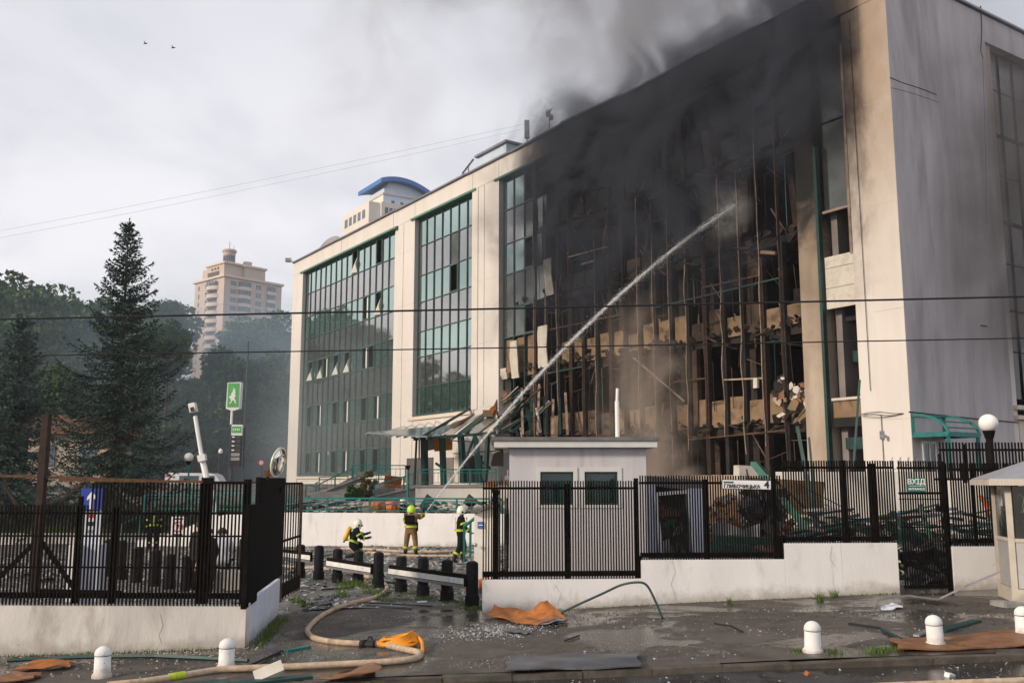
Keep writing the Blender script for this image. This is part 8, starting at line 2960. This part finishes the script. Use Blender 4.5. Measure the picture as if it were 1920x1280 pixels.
# warm dust and steam at the foot of the charred front
def bsmoke(t, v, x, y, z):
    n1 = noise_n(t, mapping_n(t, v, scale=(.5, .5, .4)), 1.0, 5, .6, .7)
    ex = math_n(t, 'SUBTRACT', x, 4.2)
    r2 = math_n(t, 'ADD', math_n(t, 'MULTIPLY', mul(t, ex, ex), .085), math_n(t, 'MULTIPLY', z, .075))
    sh = mul(t, smooth_n(t, r2, 1.0, .1), smooth_n(t, y, 3.9, 1.0), smooth_n(t, x, 0.0, 1.5), smooth_n(t, x, 9, 7.5))
    return mul(t, smooth_n(t, n1, .36, .66), sh, 1.0)


smoke('base_smoke', 'warm brown smoke at the foot of the charred front', FP(8.0, .15, 1.0), FROT, (9.2, 4.0, 10.5), bsmoke, (.70, .60, .52))


# smoke coming round the far window bay of the side wall; local x along the side wall
def ssmoke(t, v, x, y, z):
    n1 = noise_n(t, mapping_n(t, v, scale=(.28, .28, .24)), 1.0, 5, .6, .8)
    sh = mul(t, smooth_n(t, x, 0.3, 5.5), smooth_n(t, z, 0.0, 5.0), smooth_n(t, z, 14.9, 11.0), smooth_n(t, y, 0.05, 1.2), smooth_n(t, x, 11.9, 10))
    return mul(t, smooth_n(t, n1, .38, .62), sh, .6)


_so = SP(0.3, 3.6, 6.0)
smoke('side_smoke', 'thin dark smoke drifting along the grey side wall', _so, SROT, (12, 3.5, 15.0), ssmoke, (.22, .21, .22))


# bluish drift smoke in front of the far trees
def dsmoke(t, v, x, y, z):
    n1 = noise_n(t, mapping_n(t, v, scale=(.06, .06, .08)), 1.0, 4, .55, .5)
    sh = mul(t, smooth_n(t, x, -8.0, 36.0), smooth_n(t, z, 23.5, 12.0))
    return mul(t, ramp(t, n1, [(.3, .5), (.7, 1.0)]), sh, .05)


smoke('drift_smoke', 'bluish smoke drifting before the far trees', Vector((-68, 89.3, 2.6)), 0, (47, 22, 24), dsmoke, (.55, .70, .84))

# pale drift along the lower storeys of the glass bays
def hsmoke(t, v, x, y, z):
    n1 = noise_n(t, mapping_n(t, v, scale=(.10, .15, .16)), 1.0, 4, .55, .6)
    sh = mul(t, smooth_n(t, z, 15.5, 5.0), smooth_n(t, y, 4.9, 2.5), smooth_n(t, x, 0.0, 5.0))
    return mul(t, ramp(t, n1, [(.35, .25), (.65, 1.0)]), sh, .032)


smoke('low_smoke', 'pale smoke drifting along the lower glass storeys', FP(33.5, .12, 2.6), FROT, (28, 5, 16), hsmoke, (.58, .68, .72), srate=.8)

# mist where the jet breaks up in front of the wall
def msmoke(t, v, x, y, z):
    dx, dy, dz = [math_n(t, 'SUBTRACT', q, c) for q, c in ((x, 1.6), (y, 1.0), (z, 1.6))]
    r2 = math_n(t, 'ADD', math_n(t, 'ADD', mul(t, dx, dx, .42), mul(t, dy, dy, 1.1)), mul(t, dz, dz, .42))
    n1 = noise_n(t, v, 1.1, 5, .6, .8)
    return mul(t, smooth_n(t, r2, 1.0, .05), smooth_n(t, n1, .36, .62), .55)


_ms, _mz = Fpx(1372, 388, 1.0)
smoke('spray_mist', 'pale mist where the water jet breaks up before the burnt wall', FP(_ms - 1.4, .1, _mz - 1.7), FROT, (3.2, 2.0, 3.2), msmoke, (.92, .93, .95), srate=1.0)

# even air over the whole place
mb = MB(); mb.box((0, 200, 48), (1000, 640, 104))
hm = bpy.data.materials.new('haze')
hm.use_nodes = True
t = hm.node_tree
t.nodes.clear()
out = N(t, 'ShaderNodeOutputMaterial')
pv = N(t, 'ShaderNodeVolumePrincipled')
pv.inputs['Color'].default_value = (.86, .87, .90, 1)
pv.inputs['Density'].default_value = 0.00028
L(t, pv.outputs[0], out.inputs['Volume'])
MATS['haze'] = hm
hz = bpy.data.objects.new('haze', mb.mesh('haze', 'haze'))
COL.objects.link(hz)
hz['kind'] = 'stuff'
print('objects', len(bpy.data.objects))
